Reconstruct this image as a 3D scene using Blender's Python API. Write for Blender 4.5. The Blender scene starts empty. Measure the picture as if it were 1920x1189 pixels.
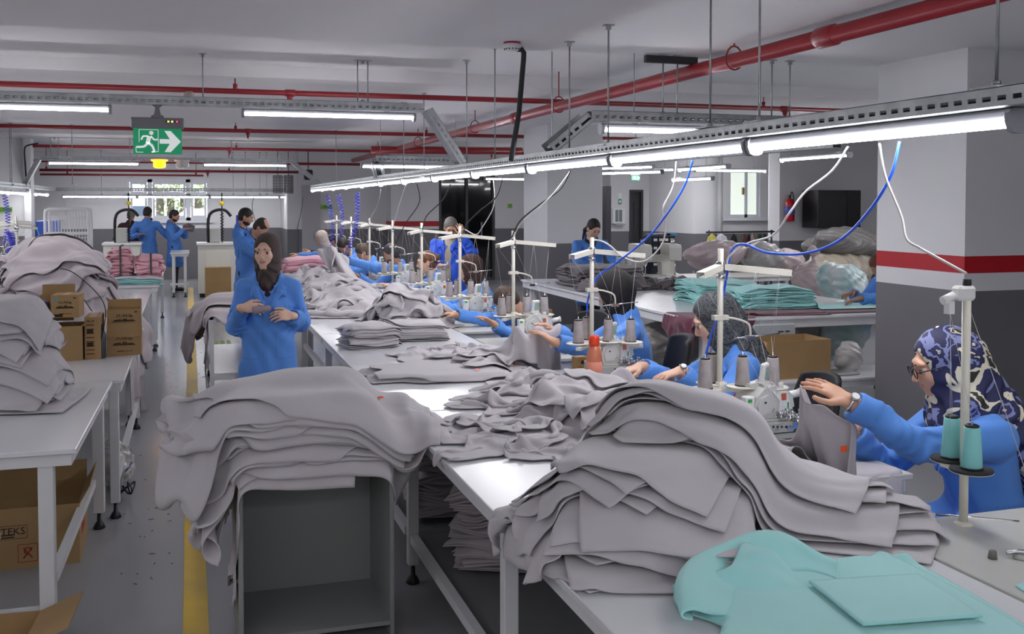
import bpy, math, random
import numpy as np
from mathutils import Vector, Matrix
sc = bpy.context.scene
COL = sc.collection
# ---------------------------------------------------------------- camera
FPX = 1900.0; TH = math.radians(2.0); CY = 446.5; H = 1.8
PSI = math.atan((960-355)/FPX*math.cos(TH))
_fw = np.array([math.sin(PSI)*math.cos(TH), math.cos(PSI)*math.cos(TH), -math.sin(TH)])
_rt = np.array([math.cos(PSI), -math.sin(PSI), 0.0]); _up = np.cross(_rt, _fw)
_C = np.array([0.0, 0.0, H])
cd = bpy.data.cameras.new('camera'); cam = bpy.data.objects.new('camera', cd); COL.objects.link(cam)
cd.sensor_width = 36.0; cd.lens = FPX/1920*36.0
cd.shift_y = -(594.5-CY)/1920.0
cd.clip_start = 0.05; cd.clip_end = 200
cam.location = (0, 0, H)
cam.rotation_euler = (math.pi/2-TH, 0, -PSI)
sc.camera = cam
# ---------------------------------------------------------------- world, exposure
sc.view_settings.view_transform = 'Standard'; sc.view_settings.look = 'None'
sc.view_settings.gamma = 1.0; sc.view_settings.use_curve_mapping = False
sc.view_settings.exposure = 1.15
w = bpy.data.worlds.new('overcast_sky'); sc.world = w; w.use_nodes = True
w.node_tree.nodes['Background'].inputs[0].default_value = (0.80, 0.88, 1.0, 1)
w.node_tree.nodes['Background'].inputs[1].default_value = 2.0
LAMP = 16            # emission of every ceiling tube
sc.cycles.max_bounces = 8; sc.cycles.diffuse_bounces = 5
sc.cycles.sample_clamp_indirect = 6.0
sc.cycles.caustics_reflective = False; sc.cycles.caustics_refractive = False

# ---------------------------------------------------------------- ray helpers: photo pixel -> point on a real plane
def _ray(u, v): return _fw + _rt*(u-960)/FPX - _up*(v-CY)/FPX
def PZ(u, v, z): d = _ray(u, v); return _C + d*(z-H)/d[2]
def PX(u, v, x): d = _ray(u, v); return _C + d*x/d[0]
def PY(u, v, y): d = _ray(u, v); return _C + d*y/d[1]
R = math.radians
rng = np.random.default_rng(7); random.seed(7)

# ---------------------------------------------------------------- materials
def lin(c):
    if isinstance(c, str):
        c = c.lstrip('#'); c = [int(c[i:i+2], 16)/255 for i in (0, 2, 4)]
        c = [x/12.92 if x <= .04045 else ((x+.055)/1.055)**2.4 for x in c]
    return (*c[:3], 1.0)
MATS = {}
def mat(name, color='808080', rough=.6, metal=0., bump=None, var=None, emit=None, alpha=None, trans=0., coat=0., sheen=0., fn=None, ior=None):
    if name in MATS: return MATS[name]
    m = bpy.data.materials.new(name); m.use_nodes = True; nt = m.node_tree; N = nt.nodes; L = nt.links
    b = N['Principled BSDF']; c = lin(color)
    b.inputs['Base Color'].default_value = c; b.inputs['Roughness'].default_value = rough; b.inputs['Metallic'].default_value = metal
    if trans: b.inputs['Transmission Weight'].default_value = trans
    if ior: b.inputs['IOR'].default_value = ior
    if coat: b.inputs['Coat Weight'].default_value = coat; b.inputs['Coat Roughness'].default_value = .1
    if sheen: b.inputs['Sheen Weight'].default_value = sheen; b.inputs['Sheen Roughness'].default_value = .5
    if alpha is not None: b.inputs['Alpha'].default_value = alpha
    if emit: b.inputs['Emission Color'].default_value = lin(emit[0]); b.inputs['Emission Strength'].default_value = emit[1]
    tc = N.new('ShaderNodeTexCoord'); src = tc.outputs['Object']
    if var:
        sc_, amt = var[:2]
        n = N.new('ShaderNodeTexNoise'); n.inputs['Scale'].default_value = sc_; n.inputs['Detail'].default_value = 5
        L.new(src, n.inputs['Vector'])
        mx = N.new('ShaderNodeMixRGB'); mx.blend_type = 'MIX'
        c2 = lin(var[2]) if len(var) > 2 else (*[x*(1-amt) for x in c[:3]], 1)
        mx.inputs['Color1'].default_value = c; mx.inputs['Color2'].default_value = c2
        r = N.new('ShaderNodeMapRange'); r.inputs['From Min'].default_value = .35; r.inputs['From Max'].default_value = .65
        L.new(n.outputs['Fac'], r.inputs['Value']); L.new(r.outputs[0], mx.inputs['Fac']); L.new(mx.outputs[0], b.inputs['Base Color'])
    if bump:
        n = N.new('ShaderNodeTexNoise'); n.inputs['Scale'].default_value = bump[0]; n.inputs['Detail'].default_value = 4
        L.new(src, n.inputs['Vector'])
        bp = N.new('ShaderNodeBump'); bp.inputs['Strength'].default_value = bump[1]; bp.inputs['Distance'].default_value = bump[2] if len(bump) > 2 else .01
        L.new(n.outputs['Fac'], bp.inputs['Height']); L.new(bp.outputs[0], b.inputs['Normal'])
    if fn: fn(m, nt, b, src)
    MATS[name] = m; return m

# ---------------------------------------------------------------- mesh builder
class MB:
    def __init__(s): s.v = []; s.f = []; s.m = []; s.sm = []
    def add(s, vs, fs, mi=0, smooth=False, M=None):
        o = len(s.v)
        if M is not None: vs = [tuple(M @ Vector(p)) for p in vs]
        s.v += [tuple(map(float, p)) for p in vs]
        for f in fs: s.f.append([i+o for i in f]); s.m.append(mi); s.sm.append(smooth)
        return s
    def box(s, a, b, mi=0, M=None, bev=0):
        x0, y0, z0 = a; x1, y1, z1 = b
        if x0 > x1: x0, x1 = x1, x0
        if y0 > y1: y0, y1 = y1, y0
        if z0 > z1: z0, z1 = z1, z0
        if bev:
            e = min(bev, (x1-x0)/2.01, (y1-y0)/2.01, (z1-z0)/2.01); vs = []; 
            for z, q in ((z0, e), (z0+e, 0), (z1-e, 0), (z1, e)):
                for X, Y in ((x0+e+q*0, y0+q), (x1-e, y0+q), (x1-q, y0+e), (x1-q, y1-e), (x1-e, y1-q), (x0+e, y1-q), (x0+q, y1-e), (x0+q, y0+e)):
                    vs.append((X, Y, z))
            fs = [[7, 6, 5, 4, 3, 2, 1, 0], [24+i for i in range(8)]]
            for k in range(3):
                for i in range(8): j = (i+1) % 8; fs.append([8*k+i, 8*k+j, 8*k+8+j, 8*k+8+i])
            return s.add(vs, fs, mi, False, M)
        vs = [(x0, y0, z0), (x1, y0, z0), (x1, y1, z0), (x0, y1, z0), (x0, y0, z1), (x1, y0, z1), (x1, y1, z1), (x0, y1, z1)]
        return s.add(vs, [(3, 2, 1, 0), (4, 5, 6, 7), (0, 1, 5, 4), (1, 2, 6, 5), (2, 3, 7, 6), (3, 0, 4, 7)], mi, False, M)
    def tube(s, pts, r, n=10, mi=0, caps=True, M=None):
        P = [Vector(p) for p in pts]; k = len(P); rs = r if hasattr(r, '__len__') else [r]*k
        vs = []; prev = None
        for i in range(k):
            t = (P[min(i+1, k-1)]-P[max(i-1, 0)]);
            t = t.normalized() if t.length > 1e-9 else Vector((0, 0, 1))
            if prev is None: a = Vector((0, 0, 1)) if abs(t.z) < .9 else Vector((1, 0, 0)); prev = (a-t*a.dot(t)).normalized()
            prev = (prev-t*prev.dot(t)); prev = prev.normalized() if prev.length > 1e-6 else t.orthogonal().normalized()
            q = t.cross(prev)
            for j in range(n):
                a = 2*math.pi*j/n; vs.append(P[i]+(prev*math.cos(a)+q*math.sin(a))*rs[i])
        fs = [(i*n+j, i*n+(j+1) % n, (i+1)*n+(j+1) % n, (i+1)*n+j) for i in range(k-1) for j in range(n)]
        s.add(vs, fs, mi, True, M)
        if caps:
            o = len(s.v)-k*n
            s.f.append([o+j for j in range(n)][::-1]); s.m.append(mi); s.sm.append(False)
            s.f.append([o+(k-1)*n+j for j in range(n)]); s.m.append(mi); s.sm.append(False)
        return s
    def cyl(s, a, b, r, n=14, mi=0, r2=None, M=None): return s.tube([a, b], [r, r if r2 is None else r2], n, mi, True, M)
    def lathe(s, prof, c=(0, 0, 0), n=20, mi=0, M=None, ax='z'):
        vs = []
        for r, z in prof:
            for j in range(n):
                a = 2*math.pi*j/n; x, y = r*math.cos(a), r*math.sin(a)
                p = (x, y, z) if ax == 'z' else ((z, x, y) if ax == 'x' else (y, z, x))
                vs.append((c[0]+p[0], c[1]+p[1], c[2]+p[2]))
        k = len(prof)
        fs = [(i*n+j, i*n+(j+1) % n, (i+1)*n+(j+1) % n, (i+1)*n+j) for i in range(k-1) for j in range(n)]
        s.add(vs, fs, mi, True, M); o = len(s.v)-k*n
        if prof[0][0] > 1e-5: s.f.append([o+j for j in range(n)][::-1]); s.m.append(mi); s.sm.append(False)
        if prof[-1][0] > 1e-5: s.f.append([o+(k-1)*n+j for j in range(n)]); s.m.append(mi); s.sm.append(False)
        return s
    def prism(s, poly, d0, d1, ax='y', mi=0, M=None):
        def P(a, b, d): return (a, d, b) if ax == 'y' else ((d, a, b) if ax == 'x' else (a, b, d))
        n = len(poly); vs = [P(a, b, d0) for a, b in poly]+[P(a, b, d1) for a, b in poly]
        fs = [list(range(n)), list(range(2*n-1, n-1, -1))]+[(i, i+n, (i+1) % n+n, (i+1) % n) for i in range(n)]
        return s.add(vs, fs, mi, False, M)
    def sph(s, c, r, n=12, mi=0, M=None):
        r = r if hasattr(r, '__len__') else (r, r, r)
        prof = [(max(1e-6, math.sin(math.pi*i/n)), -math.cos(math.pi*i/n)) for i in range(n+1)]
        vs = []; k = 2*n
        for a, z in prof:
            for j in range(k): t = 2*math.pi*j/k; vs.append((c[0]+r[0]*a*math.cos(t), c[1]+r[1]*a*math.sin(t), c[2]+r[2]*z))
        fs = [(i*k+j, i*k+(j+1) % k, (i+1)*k+(j+1) % k, (i+1)*k+j) for i in range(n) for j in range(k)]
        return s.add(vs, fs, mi, True, M)
    def mesh(s, name, mats):
        me = bpy.data.meshes.new(name); me.from_pydata(s.v, [], s.f)
        for m in (mats if isinstance(mats, (list, tuple)) else [mats]): me.materials.append(m)
        me.polygons.foreach_set('material_index', s.m); me.polygons.foreach_set('use_smooth', s.sm); me.update()
        return me
    def build(s, name, mats, parent=None, loc=None, rz=0):
        o = bpy.data.objects.new(name, s.mesh(name, mats)); COL.objects.link(o)
        if parent is not None: o.parent = parent
        if loc is not None: o.location = loc
        if rz: o.rotation_euler.z = rz
        return o
def tag(o, label, cat, group=None, kind=None):
    o['label'] = label; o['category'] = cat
    if group: o['group'] = group
    if kind: o['kind'] = kind
    return o
def thing(name, label, cat, loc=(0, 0, 0), rz=0, group=None):
    o = bpy.data.objects.new(name, None); COL.objects.link(o); o.empty_display_size = .1
    o.location = loc; o.rotation_euler = (0, 0, rz); return tag(o, label, cat, group)
def struct(o, label=None):
    o['kind'] = 'structure'
    if label: o['label'] = label
    return o
CH = {}
def kids(o): return [c for c in o.children]
def copy_tree(o, parent=None, label=None, loc=None, rz=None):
    c = o.copy(); COL.objects.link(c)
    if parent is not None: c.parent = parent
    for ch in kids(o): copy_tree(ch, c)
    if label: c['label'] = label
    if loc is not None: c.location = loc
    if rz is not None: c.rotation_euler = (0, 0, rz)
    return c
def np_mesh(name, V, F, mats, mi=None, smooth=True):
    me = bpy.data.meshes.new(name); V = np.asarray(V, np.float32); F = np.asarray(F, np.int32)
    me.vertices.add(len(V)); me.vertices.foreach_set('co', V.ravel())
    me.loops.add(F.size); me.loops.foreach_set('vertex_index', F.ravel())
    me.polygons.add(len(F)); me.polygons.foreach_set('loop_start', np.arange(0, F.size, 4, dtype=np.int32)); me.polygons.foreach_set('loop_total', np.full(len(F), 4, np.int32))
    if mi is not None: me.polygons.foreach_set('material_index', np.asarray(mi, np.int32))
    me.polygons.foreach_set('use_smooth', np.full(len(F), smooth))
    for m in (mats if isinstance(mats, (list, tuple)) else [mats]): me.materials.append(m)
    me.update(); me.validate(); return me
def curve_pts(P, n=8):
    P = [Vector(p) for p in P]; out = []
    for i in range(len(P)-1):
        a = P[max(i-1, 0)]; b = P[i]; c = P[i+1]; d = P[min(i+2, len(P)-1)]
        for k in range(n):
            t = k/n; out.append(.5*((2*b)+(c-a)*t+(2*a-5*b+4*c-d)*t*t+(3*b-a-3*c+d)*t**3))
    out.append(P[-1]); return out
# ================================================================ materials of the room
def floor_fn(m, nt, b, src):
    N, L = nt.nodes, nt.links
    n = N.new('ShaderNodeTexNoise'); n.inputs['Scale'].default_value = 1.3; n.inputs['Detail'].default_value = 8; L.new(src, n.inputs['Vector'])
    r = N.new('ShaderNodeMapRange'); r.inputs['From Min'].default_value = .3; r.inputs['From Max'].default_value = .7; r.inputs['To Min'].default_value = .20; r.inputs['To Max'].default_value = .24
    L.new(n.outputs['Fac'], r.inputs['Value']); L.new(r.outputs[0], b.inputs['Roughness'])
M_floor = mat('grey_epoxy_floor', '9a9b9f', .3, var=(.7, .05), fn=floor_fn)
M_ceil = mat('ceiling_plaster', 'dedcdd', .9, var=(.5, .05), bump=(6, .04))
M_wall = mat('white_wall_paint', 'd4d4d6', .6, var=(.8, .05), bump=(30, .04))
M_dado = mat('grey_wall_paint', '6c6b6f', .5, var=(.8, .07), bump=(30, .04))
M_red = mat('red_wall_paint', 'b00a1c', .5, var=(6, .12))
M_yel = mat('yellow_floor_tape', 'e8bf00', .4, var=(2.5, .3, 'c9a83a'))
M_btape = mat('blue_floor_tape', '4e6fc0', .5)
M_gtape = mat('green_floor_tape', '7fa03a', .5)
M_white = mat('white_powder_coat', 'd9dadc', .45, var=(3, .04))
M_lam = mat('white_laminate_top', 'dedfe2', .22, var=(2, .03), bump=(3, .02))
M_lamedge = mat('grey_laminate_edge', 'b3b5b6', .5)
M_blackp = mat('black_plastic', '151517', .45)
M_steel = mat('galvanised_steel', 'b4b8ba', .38, .85, var=(12, .25), bump=(40, .05))
M_dsteel = mat('dark_slots', '3a3c3e', .6, .5)
M_chrome = mat('chrome', 'd0d2d4', .15, 1.)
M_pipe = mat('red_painted_pipe', '8e1420', .38, var=(5, .12), coat=.2)
M_frame = mat('window_upvc', 'd5d8de', .4)
M_glass = mat('window_glass', 'ffffff', .02, trans=1., ior=1.02)
M_blackglass = mat('dark_glass', '0d0e10', .04, coat=.4)
M_door = mat('dark_grey_door_paint', '36363a', .5)

def plane_box(a, b, m, name, label=None):
    return struct(MB().box(a, b).build(name, m), label)
WY = 25.0
plane_box((-6.2, -4, -.1), (13, WY+.2, 0), M_floor, 'floor')
# ceiling: low slab, shallow trough, slab again
cm = MB()
for y0, y1, z in ((-4, 6.6, 2.84), (6.6, 9.6, 3.06), (9.6, 16, 2.95), (16, 18.4, 3.08), (18.4, WY+.2, 2.95)):
    cm.box((-6.2, y0, z), (13, y1, 3.3))
struct(cm.build('ceiling', M_ceil))
def wall(name, a, b, zs=((0, 1.2, 1), (1.2, 3.3, 0)), holes=()):
    """vertical wall slab a..b (x0,y0)-(x1,y1); zs = bands (z0,z1,material index)"""
    mb = MB(); (x0, y0), (x1, y1) = a, b
    for z0, z1, mi in zs:
        if not holes: mb.box((x0, y0, z0), (x1, y1, z1), mi); continue
        xs = sorted({x0, x1, *[h for q in holes for h in q[:2]]}); zz = sorted({z0, z1, *[min(max(h, z0), z1) for q in holes for h in q[2:]]})
        for i in range(len(xs)-1):
            for j in range(len(zz)-1):
                cx, cz = (xs[i]+xs[i+1])/2, (zz[j]+zz[j+1])/2
                if any(q[0] < cx < q[1] and q[2] < cz < q[3] for q in holes): continue
                mb.box((xs[i], y0, zz[j]), (xs[i+1], y1, zz[j+1]), mi)
    return struct(mb.build(name, [M_wall, M_dado, M_red]))
def pxw(u, Y): return float(PY(u, 380, Y)[0])
def pzw(v, u, Y): return float(PY(u, v, Y)[2])
# far wall with window
wx0, wx1 = pxw(237, WY), pxw(394, WY); wz0, wz1 = pzw(414, 300, WY), pzw(336, 300, WY)
wall('wall_far', (-6.2, WY), (2.1, WY+.2), holes=[(wx0, wx1, wz0, wz1)])
fw_ = thing('window_1', 'wide white window with three lights in the far wall', 'window'); del fw_['category']; struct(fw_)
fm = MB(); fy = WY+.03
def rectframe(mb, x0, x1, z0, z1, y, t, d=.06, mi=0):
    mb.box((x0, y, z0), (x0+t, y+d, z1), mi).box((x1-t, y, z0), (x1, y+d, z1), mi).box((x0+t, y, z0), (x1-t, y+d, z0+t), mi).box((x0+t, y, z1-t), (x1-t, y+d, z1), mi)
rectframe(fm, wx0, wx1, wz0, wz1, fy, .07)
xs = [pxw(u, WY) for u in (239, 281, 353, 392)]
for x in xs[1:3]: fm.box((x-.05, fy, wz0), (x+.05, fy+.06, wz1))
zm = pzw(366, 300, WY); fm.box((wx0, fy, zm-.03), (wx1, fy+.06, zm+.03)); fm.build('window_frame', M_frame, fw_)
for i in range(3):
    for z0, z1 in ((wz0+.07, zm-.03), (zm+.03, wz1-.07)):
        a, b_ = xs[i]+.06, xs[i+1]-.06
        sm = MB(); rectframe(sm, a, b_, z0, z1, fy-.01, .05, .05); sm.build('sash', M_frame, fw_)
        MB().box((a+.05, fy+.01, z0+.05), (b_-.05, fy+.016, z1-.05)).build('pane', M_glass, fw_)
MB().box((wx0-.08, WY-.1, wz0-.05), (wx1+.08, WY+.05, wz0)).build('window_sill', M_frame, fw_)
# jogged far walls: recess left, block at x 2..4, striped pillar, glass partition, middle block
wall('wall_left', (-6.4, -4), (-6.2, WY))
wall('wall_left_block', (-6.2, 20), (pxw(47, 20), 20.3))
struct(MB().box((pxw(47, 20), 19.9, 0), (pxw(60, 20), 20.3, 3.3)).build('wall_left_pilaster', M_wall))
wall('wall_far_jog', (2.1, 23.3), (2.35, WY+.2))
wall('wall_far_right', (2.35, 23.2), (pxw(733, 22.9), 23.4))
PB = ((0, 1.2, 1), (1.2, 1.26, 0), (1.26, 1.38, 2), (1.38, 3.3, 0))
px0, px1 = pxw(733, 22.6), pxw(823, 22.6)
wall('wall_striped_pillar', (px0, 22.6), (px1, 23.4), PB)
gx1 = pxw(928, 22.6)
g = struct(MB().box((px1, 22.68, .05), (gx1, 22.72, 2.45)).build('door_1', M_blackglass), 'black glass sliding partition door reflecting the lamps')
fr = MB(); rectframe(fr, px1, gx1, 0, 2.5, 22.6, .06, .15); fr.box(((px1+gx1)/2-.03, 22.62, .05), ((px1+gx1)/2+.03, 22.72, 2.45)); fr.build('door_frame', M_door, g)
MB().box((gx1-.35, 22.56, .95), (gx1-.32, 22.6, 1.35)).build('door_handle', M_chrome, g)
wall('wall_over_partition', (px1, 22.6), (gx1, 22.9), ((2.5, 3.3, 0),))
wall('wall_far_middle', (gx1, 22.6), (8.6, 22.8))
# right rear: wall with door, window
RY = 19.6; rx0 = 8.4
dx0, dx1, dz = pxw(1180, RY), pxw(1205, RY), pzw(356, 1190, RY)
vx0, vx1, vz0, vz1 = pxw(1366, 17.6), pxw(1425, 17.6), pzw(408, 1390, 17.6), pzw(318, 1390, 17.6)
wall('wall_right_jog', (8.4, RY), (8.6, 22.8))
wall('wall_back_right', (8.6, RY), (dx1+.15, RY+.2), holes=[(dx0, dx1, 0, dz)])
d2 = struct(MB().box((dx0, RY+.06, 0), (dx1, RY+.1, dz)).build('door_2', M_door), 'dark grey metal door beside the fire cabinet')
rectm = MB(); rectframe(rectm, dx0, dx1, -.05, dz, RY-.03, .05, .1); rectm.box((dx0+.13, RY+.04, 1.25), (dx1-.1, RY+.07, dz-.25)); rectm.build('door_frame', M_door, d2)
wall('wall_right_step', (dx1+.15, 17.8), (dx1+.3, RY))
wall('wall_right_window', (dx1+.15, 17.6), (13, 17.8), holes=[(vx0, vx1, vz0, vz1)])
w2 = thing('window_2', 'tall white two-light window in the right rear wall', 'window'); del w2['category']; struct(w2)
fm = MB(); rectframe(fm, vx0, vx1, vz0, vz1, 17.63, .06); fm.box(((vx0*.42+vx1*.58)-.03, 17.63, vz0), ((vx0*.42+vx1*.58)+.03, 17.69, vz1)); fm.build('window_frame', M_frame, w2)
MB().box((vx0+.06, 17.66, vz0+.06), (vx1-.06, 17.665, vz1-.06)).build('pane', mat('frosted_pane', 'dfe6dc', .3, emit=('dfe8dc', .35)), w2)
MB().box((vx0-.15, 17.5, vz0-.06), (vx1+.15, 17.66, vz0)).build('window_sill', M_frame, w2)
MB().box((vx0*.42+vx1*.58-.1, 17.58, (vz0+vz1)/2-.02), (vx0*.42+vx1*.58-.07, 17.63, (vz0+vz1)/2+.12)).build('window_handle', mat('brass', 'a08a50', .3, .8), w2)
wall('wall_right', (13, -4), (13.2, 17.8)); wall('wall_behind', (-6.2, -4.2), (13, -4))
# columns
CB = ((0, 1.2, 1), (1.2, 1.322, 0), (1.322, 1.438, 2), (1.438, 3.2, 0))
wall('column', (4.98, 5.58), (6.0, 6.5), CB)
wall('column', (5.0, 14.0), (5.87, 15.1), ((0, 1.2, 1), (1.2, 3.2, 0)))
cx = pxw(1492, 15.5)
wall('column', (cx-.12, 15.5), (cx+.9, 16.2), ((0, 1.15, 1), (1.15, 3.2, 0)))
for i, (u, Y, r) in enumerate(((1350, 17.45, .05), (1484, 15.3, .07), (1548, 15.4, .03), (1556, 15.4, .03))):
    o = MB().cyl((pxw(u, Y), Y, 0), (pxw(u, Y), Y, 2.95), r, 12).build('trim_%d' % (i+1), mat('grey_pipe_paint', '9a9b9d', .5)); struct(o)
o = MB().box((pxw(608, 23.15)-.5, 23.1, 0), (pxw(600, 23.15), 23.2, 2.2)).build('door_3', mat('pale_door', 'a8a7aa', .6)); struct(o, 'pale grey double door behind the sewing line')
MB().box((pxw(600, 23.1)-.12, 23.06, .95), (pxw(600, 23.1)-.08, 23.1, 1.15)).build('door_handle', M_chrome, o)
# dark door edge + outside
MB_ = MB().box((pxw(1136, 17), 17, 0), (pxw(1146, 17), 17.6, pzw(349, 1140, 17))).build('door_4', M_door); struct(MB_, 'narrow black door leaf standing open edge-on')
MB().box((pxw(1137, 17), 16.97, .98), (pxw(1139, 17), 17, 1.15)).build('door_handle', M_chrome, MB_)
# floor markings
o = MB().box((-.045, -1, .0), (.06, 22.5, .003)).build('floor_tape_yellow', M_yel); struct(o, 'yellow lane line taped along the aisle')
for (u, v, wd, dp) in ((395, 746, .22, .38), (391, 589, .22, .3)):
    p = PZ(u, v, 0); o = MB().box((p[0]-.09, p[1]-dp/2, 0), (p[0]+wd, p[1]+dp/2, .003)).build('floor_tape_blue', M_btape); struct(o)
p = PZ(407, 642, 0); o = MB()
for k in range(4): o.box((p[0]-.12+.08*k, p[1]-.15, 0), (p[0]-.07+.08*k, p[1]+.15, .003))
struct(o.build('floor_marking_green', M_gtape))
# outside the far window
MB().box((-8, 30, -1.2), (8, 60, -1.0)).build('ground_outside', mat('asphalt', '8a8c8c', .9)); struct(bpy.data.objects['ground_outside'])
# ================================================================ pipes, trunking, lamps
def pipe(name, label, cat, pts, r, m, group=None, n=14, couplings=()):
    P = [Vector(p) for p in pts]; root = thing(name, label, cat, P[0], 0, group)
    L = [p-P[0] for p in P]
    MB().tube(L, r, n).build('pipe_run', m, root)
    for t in couplings:
        q = L[0].lerp(L[-1], t); d = (L[-1]-L[0]).normalized()
        MB().tube([q-d*.09, q-d*.07, q+d*.07, q+d*.09], [r, r*1.22, r*1.22, r], n).build('coupling', m, root)
    return root
MX, MZ = 3.40, 2.73
mp = pipe('sprinkler_main_pipe', 'thick red sprinkler main pipe running away under the ceiling', 'pipe', [(MX, -2, MZ), (MX+.02, 10, MZ), (MX+.04, 22.3, MZ)], .05, M_pipe, couplings=(.284, .52))
for y in (5.9, 9.2, 12.2, 15.5, 19):
    z0 = -MZ+{1: 0}.get(0, 0); zc = (2.84 if y < 6.6 else 3.06 if y < 9.6 else 2.95 if y < 16 else 3.08 if y < 18.4 else 2.95)-MZ
    mb = MB().tube([(.0, y+2-.0, zc), (0, y+2, .09)], .006, 6)
    mb.tube([(.062*math.cos(a), y+2, .062*math.sin(a)+.03*max(0, math.sin(a))) for a in np.linspace(0, 2*math.pi, 17)], .006, 6)
    mb.build('clamp', M_pipe, mp)
def branch(Y, z, x0, x1, r, heads, risers, label, slope=0.):
    root = thing('sprinkler_branch_pipe', label, 'pipe', (x0, Y, z))
    MB().tube([(0, 0, 0), (x1-x0, slope, 0)], r, 12).build('pipe_run', M_pipe, root)
    zc = (2.84 if Y < 6.6 else 3.06 if Y < 9.6 else 2.95 if Y < 16 else 3.08 if Y < 18.4 else 2.95)
    for x in heads:
        x -= x0
        MB().lathe([(.02, .05), (.034, .045), (.034, -.045), (.02, -.05)], (x, 0, 0), 10, ax='x').lathe([(.03, -.01), (.026, -.06), (.018, -.065), (.018, -.1), (.01, -.105)], (x, 0, 0), 10).build('sprinkler_tee', M_pipe, root)
        MB().cyl((x, 0, -.1), (x, 0, -.13), .006, 6).lathe([(.018, -.132), (.018, -.136)], (x, 0, 0), 10).build('sprinkler_head', M_chrome, root)
    for x in risers:
        x -= x0
        MB().cyl((x, 0, 0), (x, 0, .07), .02, 10).cyl((x, 0, .07), (x, 0, zc-z), .006, 6).build('clamp', M_pipe, root)
    return root
b1, z1 = 9.75, 2.83
branch(b1, z1, -4, pxw(1595, b1), .026, [pxw(u, b1) for u in (-60, 545, 1470)], [pxw(u, b1) for u in (443, 1430)], 'nearest thin red cross pipe, with its right end capped in the open')
b2, z2 = 15.2, 2.84
branch(b2, z2, -5.5, pxw(1330, b2), .028, [pxw(u, b2) for u in (466, 1112)], [pxw(u, b2) for u in (443, 800)], 'second thin red cross pipe behind the exit sign')
branch(20.2, 2.83, -6, pxw(985, 20.2), .028, [pxw(431, 20.2), pxw(922, 20.2)], [pxw(444, 20.2), pxw(40, 20.2)], 'third red cross pipe, just under the exit sign')
branch(22.0, 2.63, -6, pxw(790, 22), .028, [], [pxw(43, 22), pxw(700, 22)], 'fourth red cross pipe, behind the orange beacon')
branch(23.0, 2.48, pxw(75, 23), pxw(560, 23), .028, [pxw(390, 23)], [pxw(88, 23), pxw(430, 23)], 'fifth red cross pipe, below the beacons')
branch(24.3, 2.42, pxw(76, 24.3), pxw(382, 24.3), .022, [], [pxw(127, 24.3), pxw(368, 24.3)], 'short lowest red cross pipe above the far window')
pipe('sprinkler_feed_pipe', 'stout red feed pipe joining the cross pipes near the middle column', 'pipe', [(pxw(700, 17), 17.2, 2.7), (pxw(985, 17), 17.2, 2.72)], .065, M_pipe)

def tray(name, label, a, b, wd=.09, ht=.075, parent=None, pitch=.06, slots=True):
    """slotted galvanised trunking from a to b (centre line of the bottom)"""
    a, b = Vector(a), Vector(b); d = b-a; Ln = d.length; x = d.normalized()
    up = Vector((0, 0, 1)) if abs(x.z) < .9 else Vector((0, -1, 0)); y = up.cross(x).normalized(); z = x.cross(y)
    Mx = Matrix((x, y, z)).transposed().to_4x4()
    mb = MB(); t = .003
    mb.box((0, -wd/2, 0), (Ln, wd/2, t)).box((0, -wd/2-.012, 0), (Ln, -wd/2, t)).box((0, wd/2, 0), (Ln, wd/2+.012, t))
    for s in (-1, 1):
        y0, y1 = (s*wd/2, s*(wd/2-t))
        mb.box((0, y0, t), (Ln, y1, ht*.3)).box((0, y0, ht*.55), (Ln, y1, ht)); mb.box((0, y0, ht-.003), (Ln, s*(wd/2-.012), ht))
        if slots:
            n = int(Ln/pitch)
            for i in range(n): mb.box((i*pitch, y0, ht*.3), (i*pitch+pitch*.42, y1, ht*.55))
        else: mb.box((0, y0, ht*.3), (Ln, y1, ht*.55))
    mb2 = MB()
    root = thing(name, label, 'cable tray', a) if parent is None else None
    o = mb.build('channel' if root else 'channel', M_steel, root or parent); o.rotation_euler = Mx.to_euler()
    if root is None: o.location = a-parent.location
    cb = MB()
    for k in range(3): cb.tube([(0, -.02+.02*k, .02), (Ln, -.02+.02*k, .022)], .008, 6)
    c = cb.build('cable_bundle', M_dsteel, root or parent); c.rotation_euler = Mx.to_euler(); c.location = o.location
    return root
LX = 2.35; LZ = 2.045
t_main = tray('cable_tray', 'long slotted steel trunking over the sewing line carrying the lamps', (LX, 1.2, LZ+.042), (LX, 20.5, LZ+.042), ht=.06)
T1Y = 9.0; T1Z = float(PY(680, 197, T1Y)[2])-.05
t_1 = tray('cable_tray', 'upper left cross trunking above the exit sign', (-4, T1Y, T1Z), (pxw(795, T1Y), T1Y, T1Z))
tray('cable_tray', '', (pxw(795, T1Y), T1Y, T1Z), (LX, T1Y, LZ+.09), wd=.16, parent=t_1)
T2Y = 6.5; T2Z = float(PY(1180, 222, T2Y)[2])-.03
t_2 = tray('cable_tray', 'short upper cross trunking left of the striped column', (pxw(1105, T2Y), T2Y, T2Z), (pxw(1600, T2Y), T2Y, T2Z))
tray('cable_tray', '', (LX, T2Y, LZ+.09), (pxw(1105, T2Y), T2Y, T2Z), wd=.16, parent=t_2)
T3Y = 19.5; T3Z = float(PY(300, 303, T3Y)[2])
t_3 = tray('cable_tray', 'far cross trunking holding the orange beacon', (pxw(78, T3Y), T3Y, T3Z), (pxw(545, T3Y), T3Y, T3Z))
tray('cable_tray', '', (pxw(78, T3Y), T3Y, T3Z), (pxw(48, T3Y), T3Y, 2.05), wd=.16, parent=t_3)
tray('cable_tray', '', (pxw(545, T3Y), T3Y, T3Z), (LX, T3Y, 2.12), wd=.16, parent=t_3)
LFX = pxw(45, T3Y)
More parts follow.
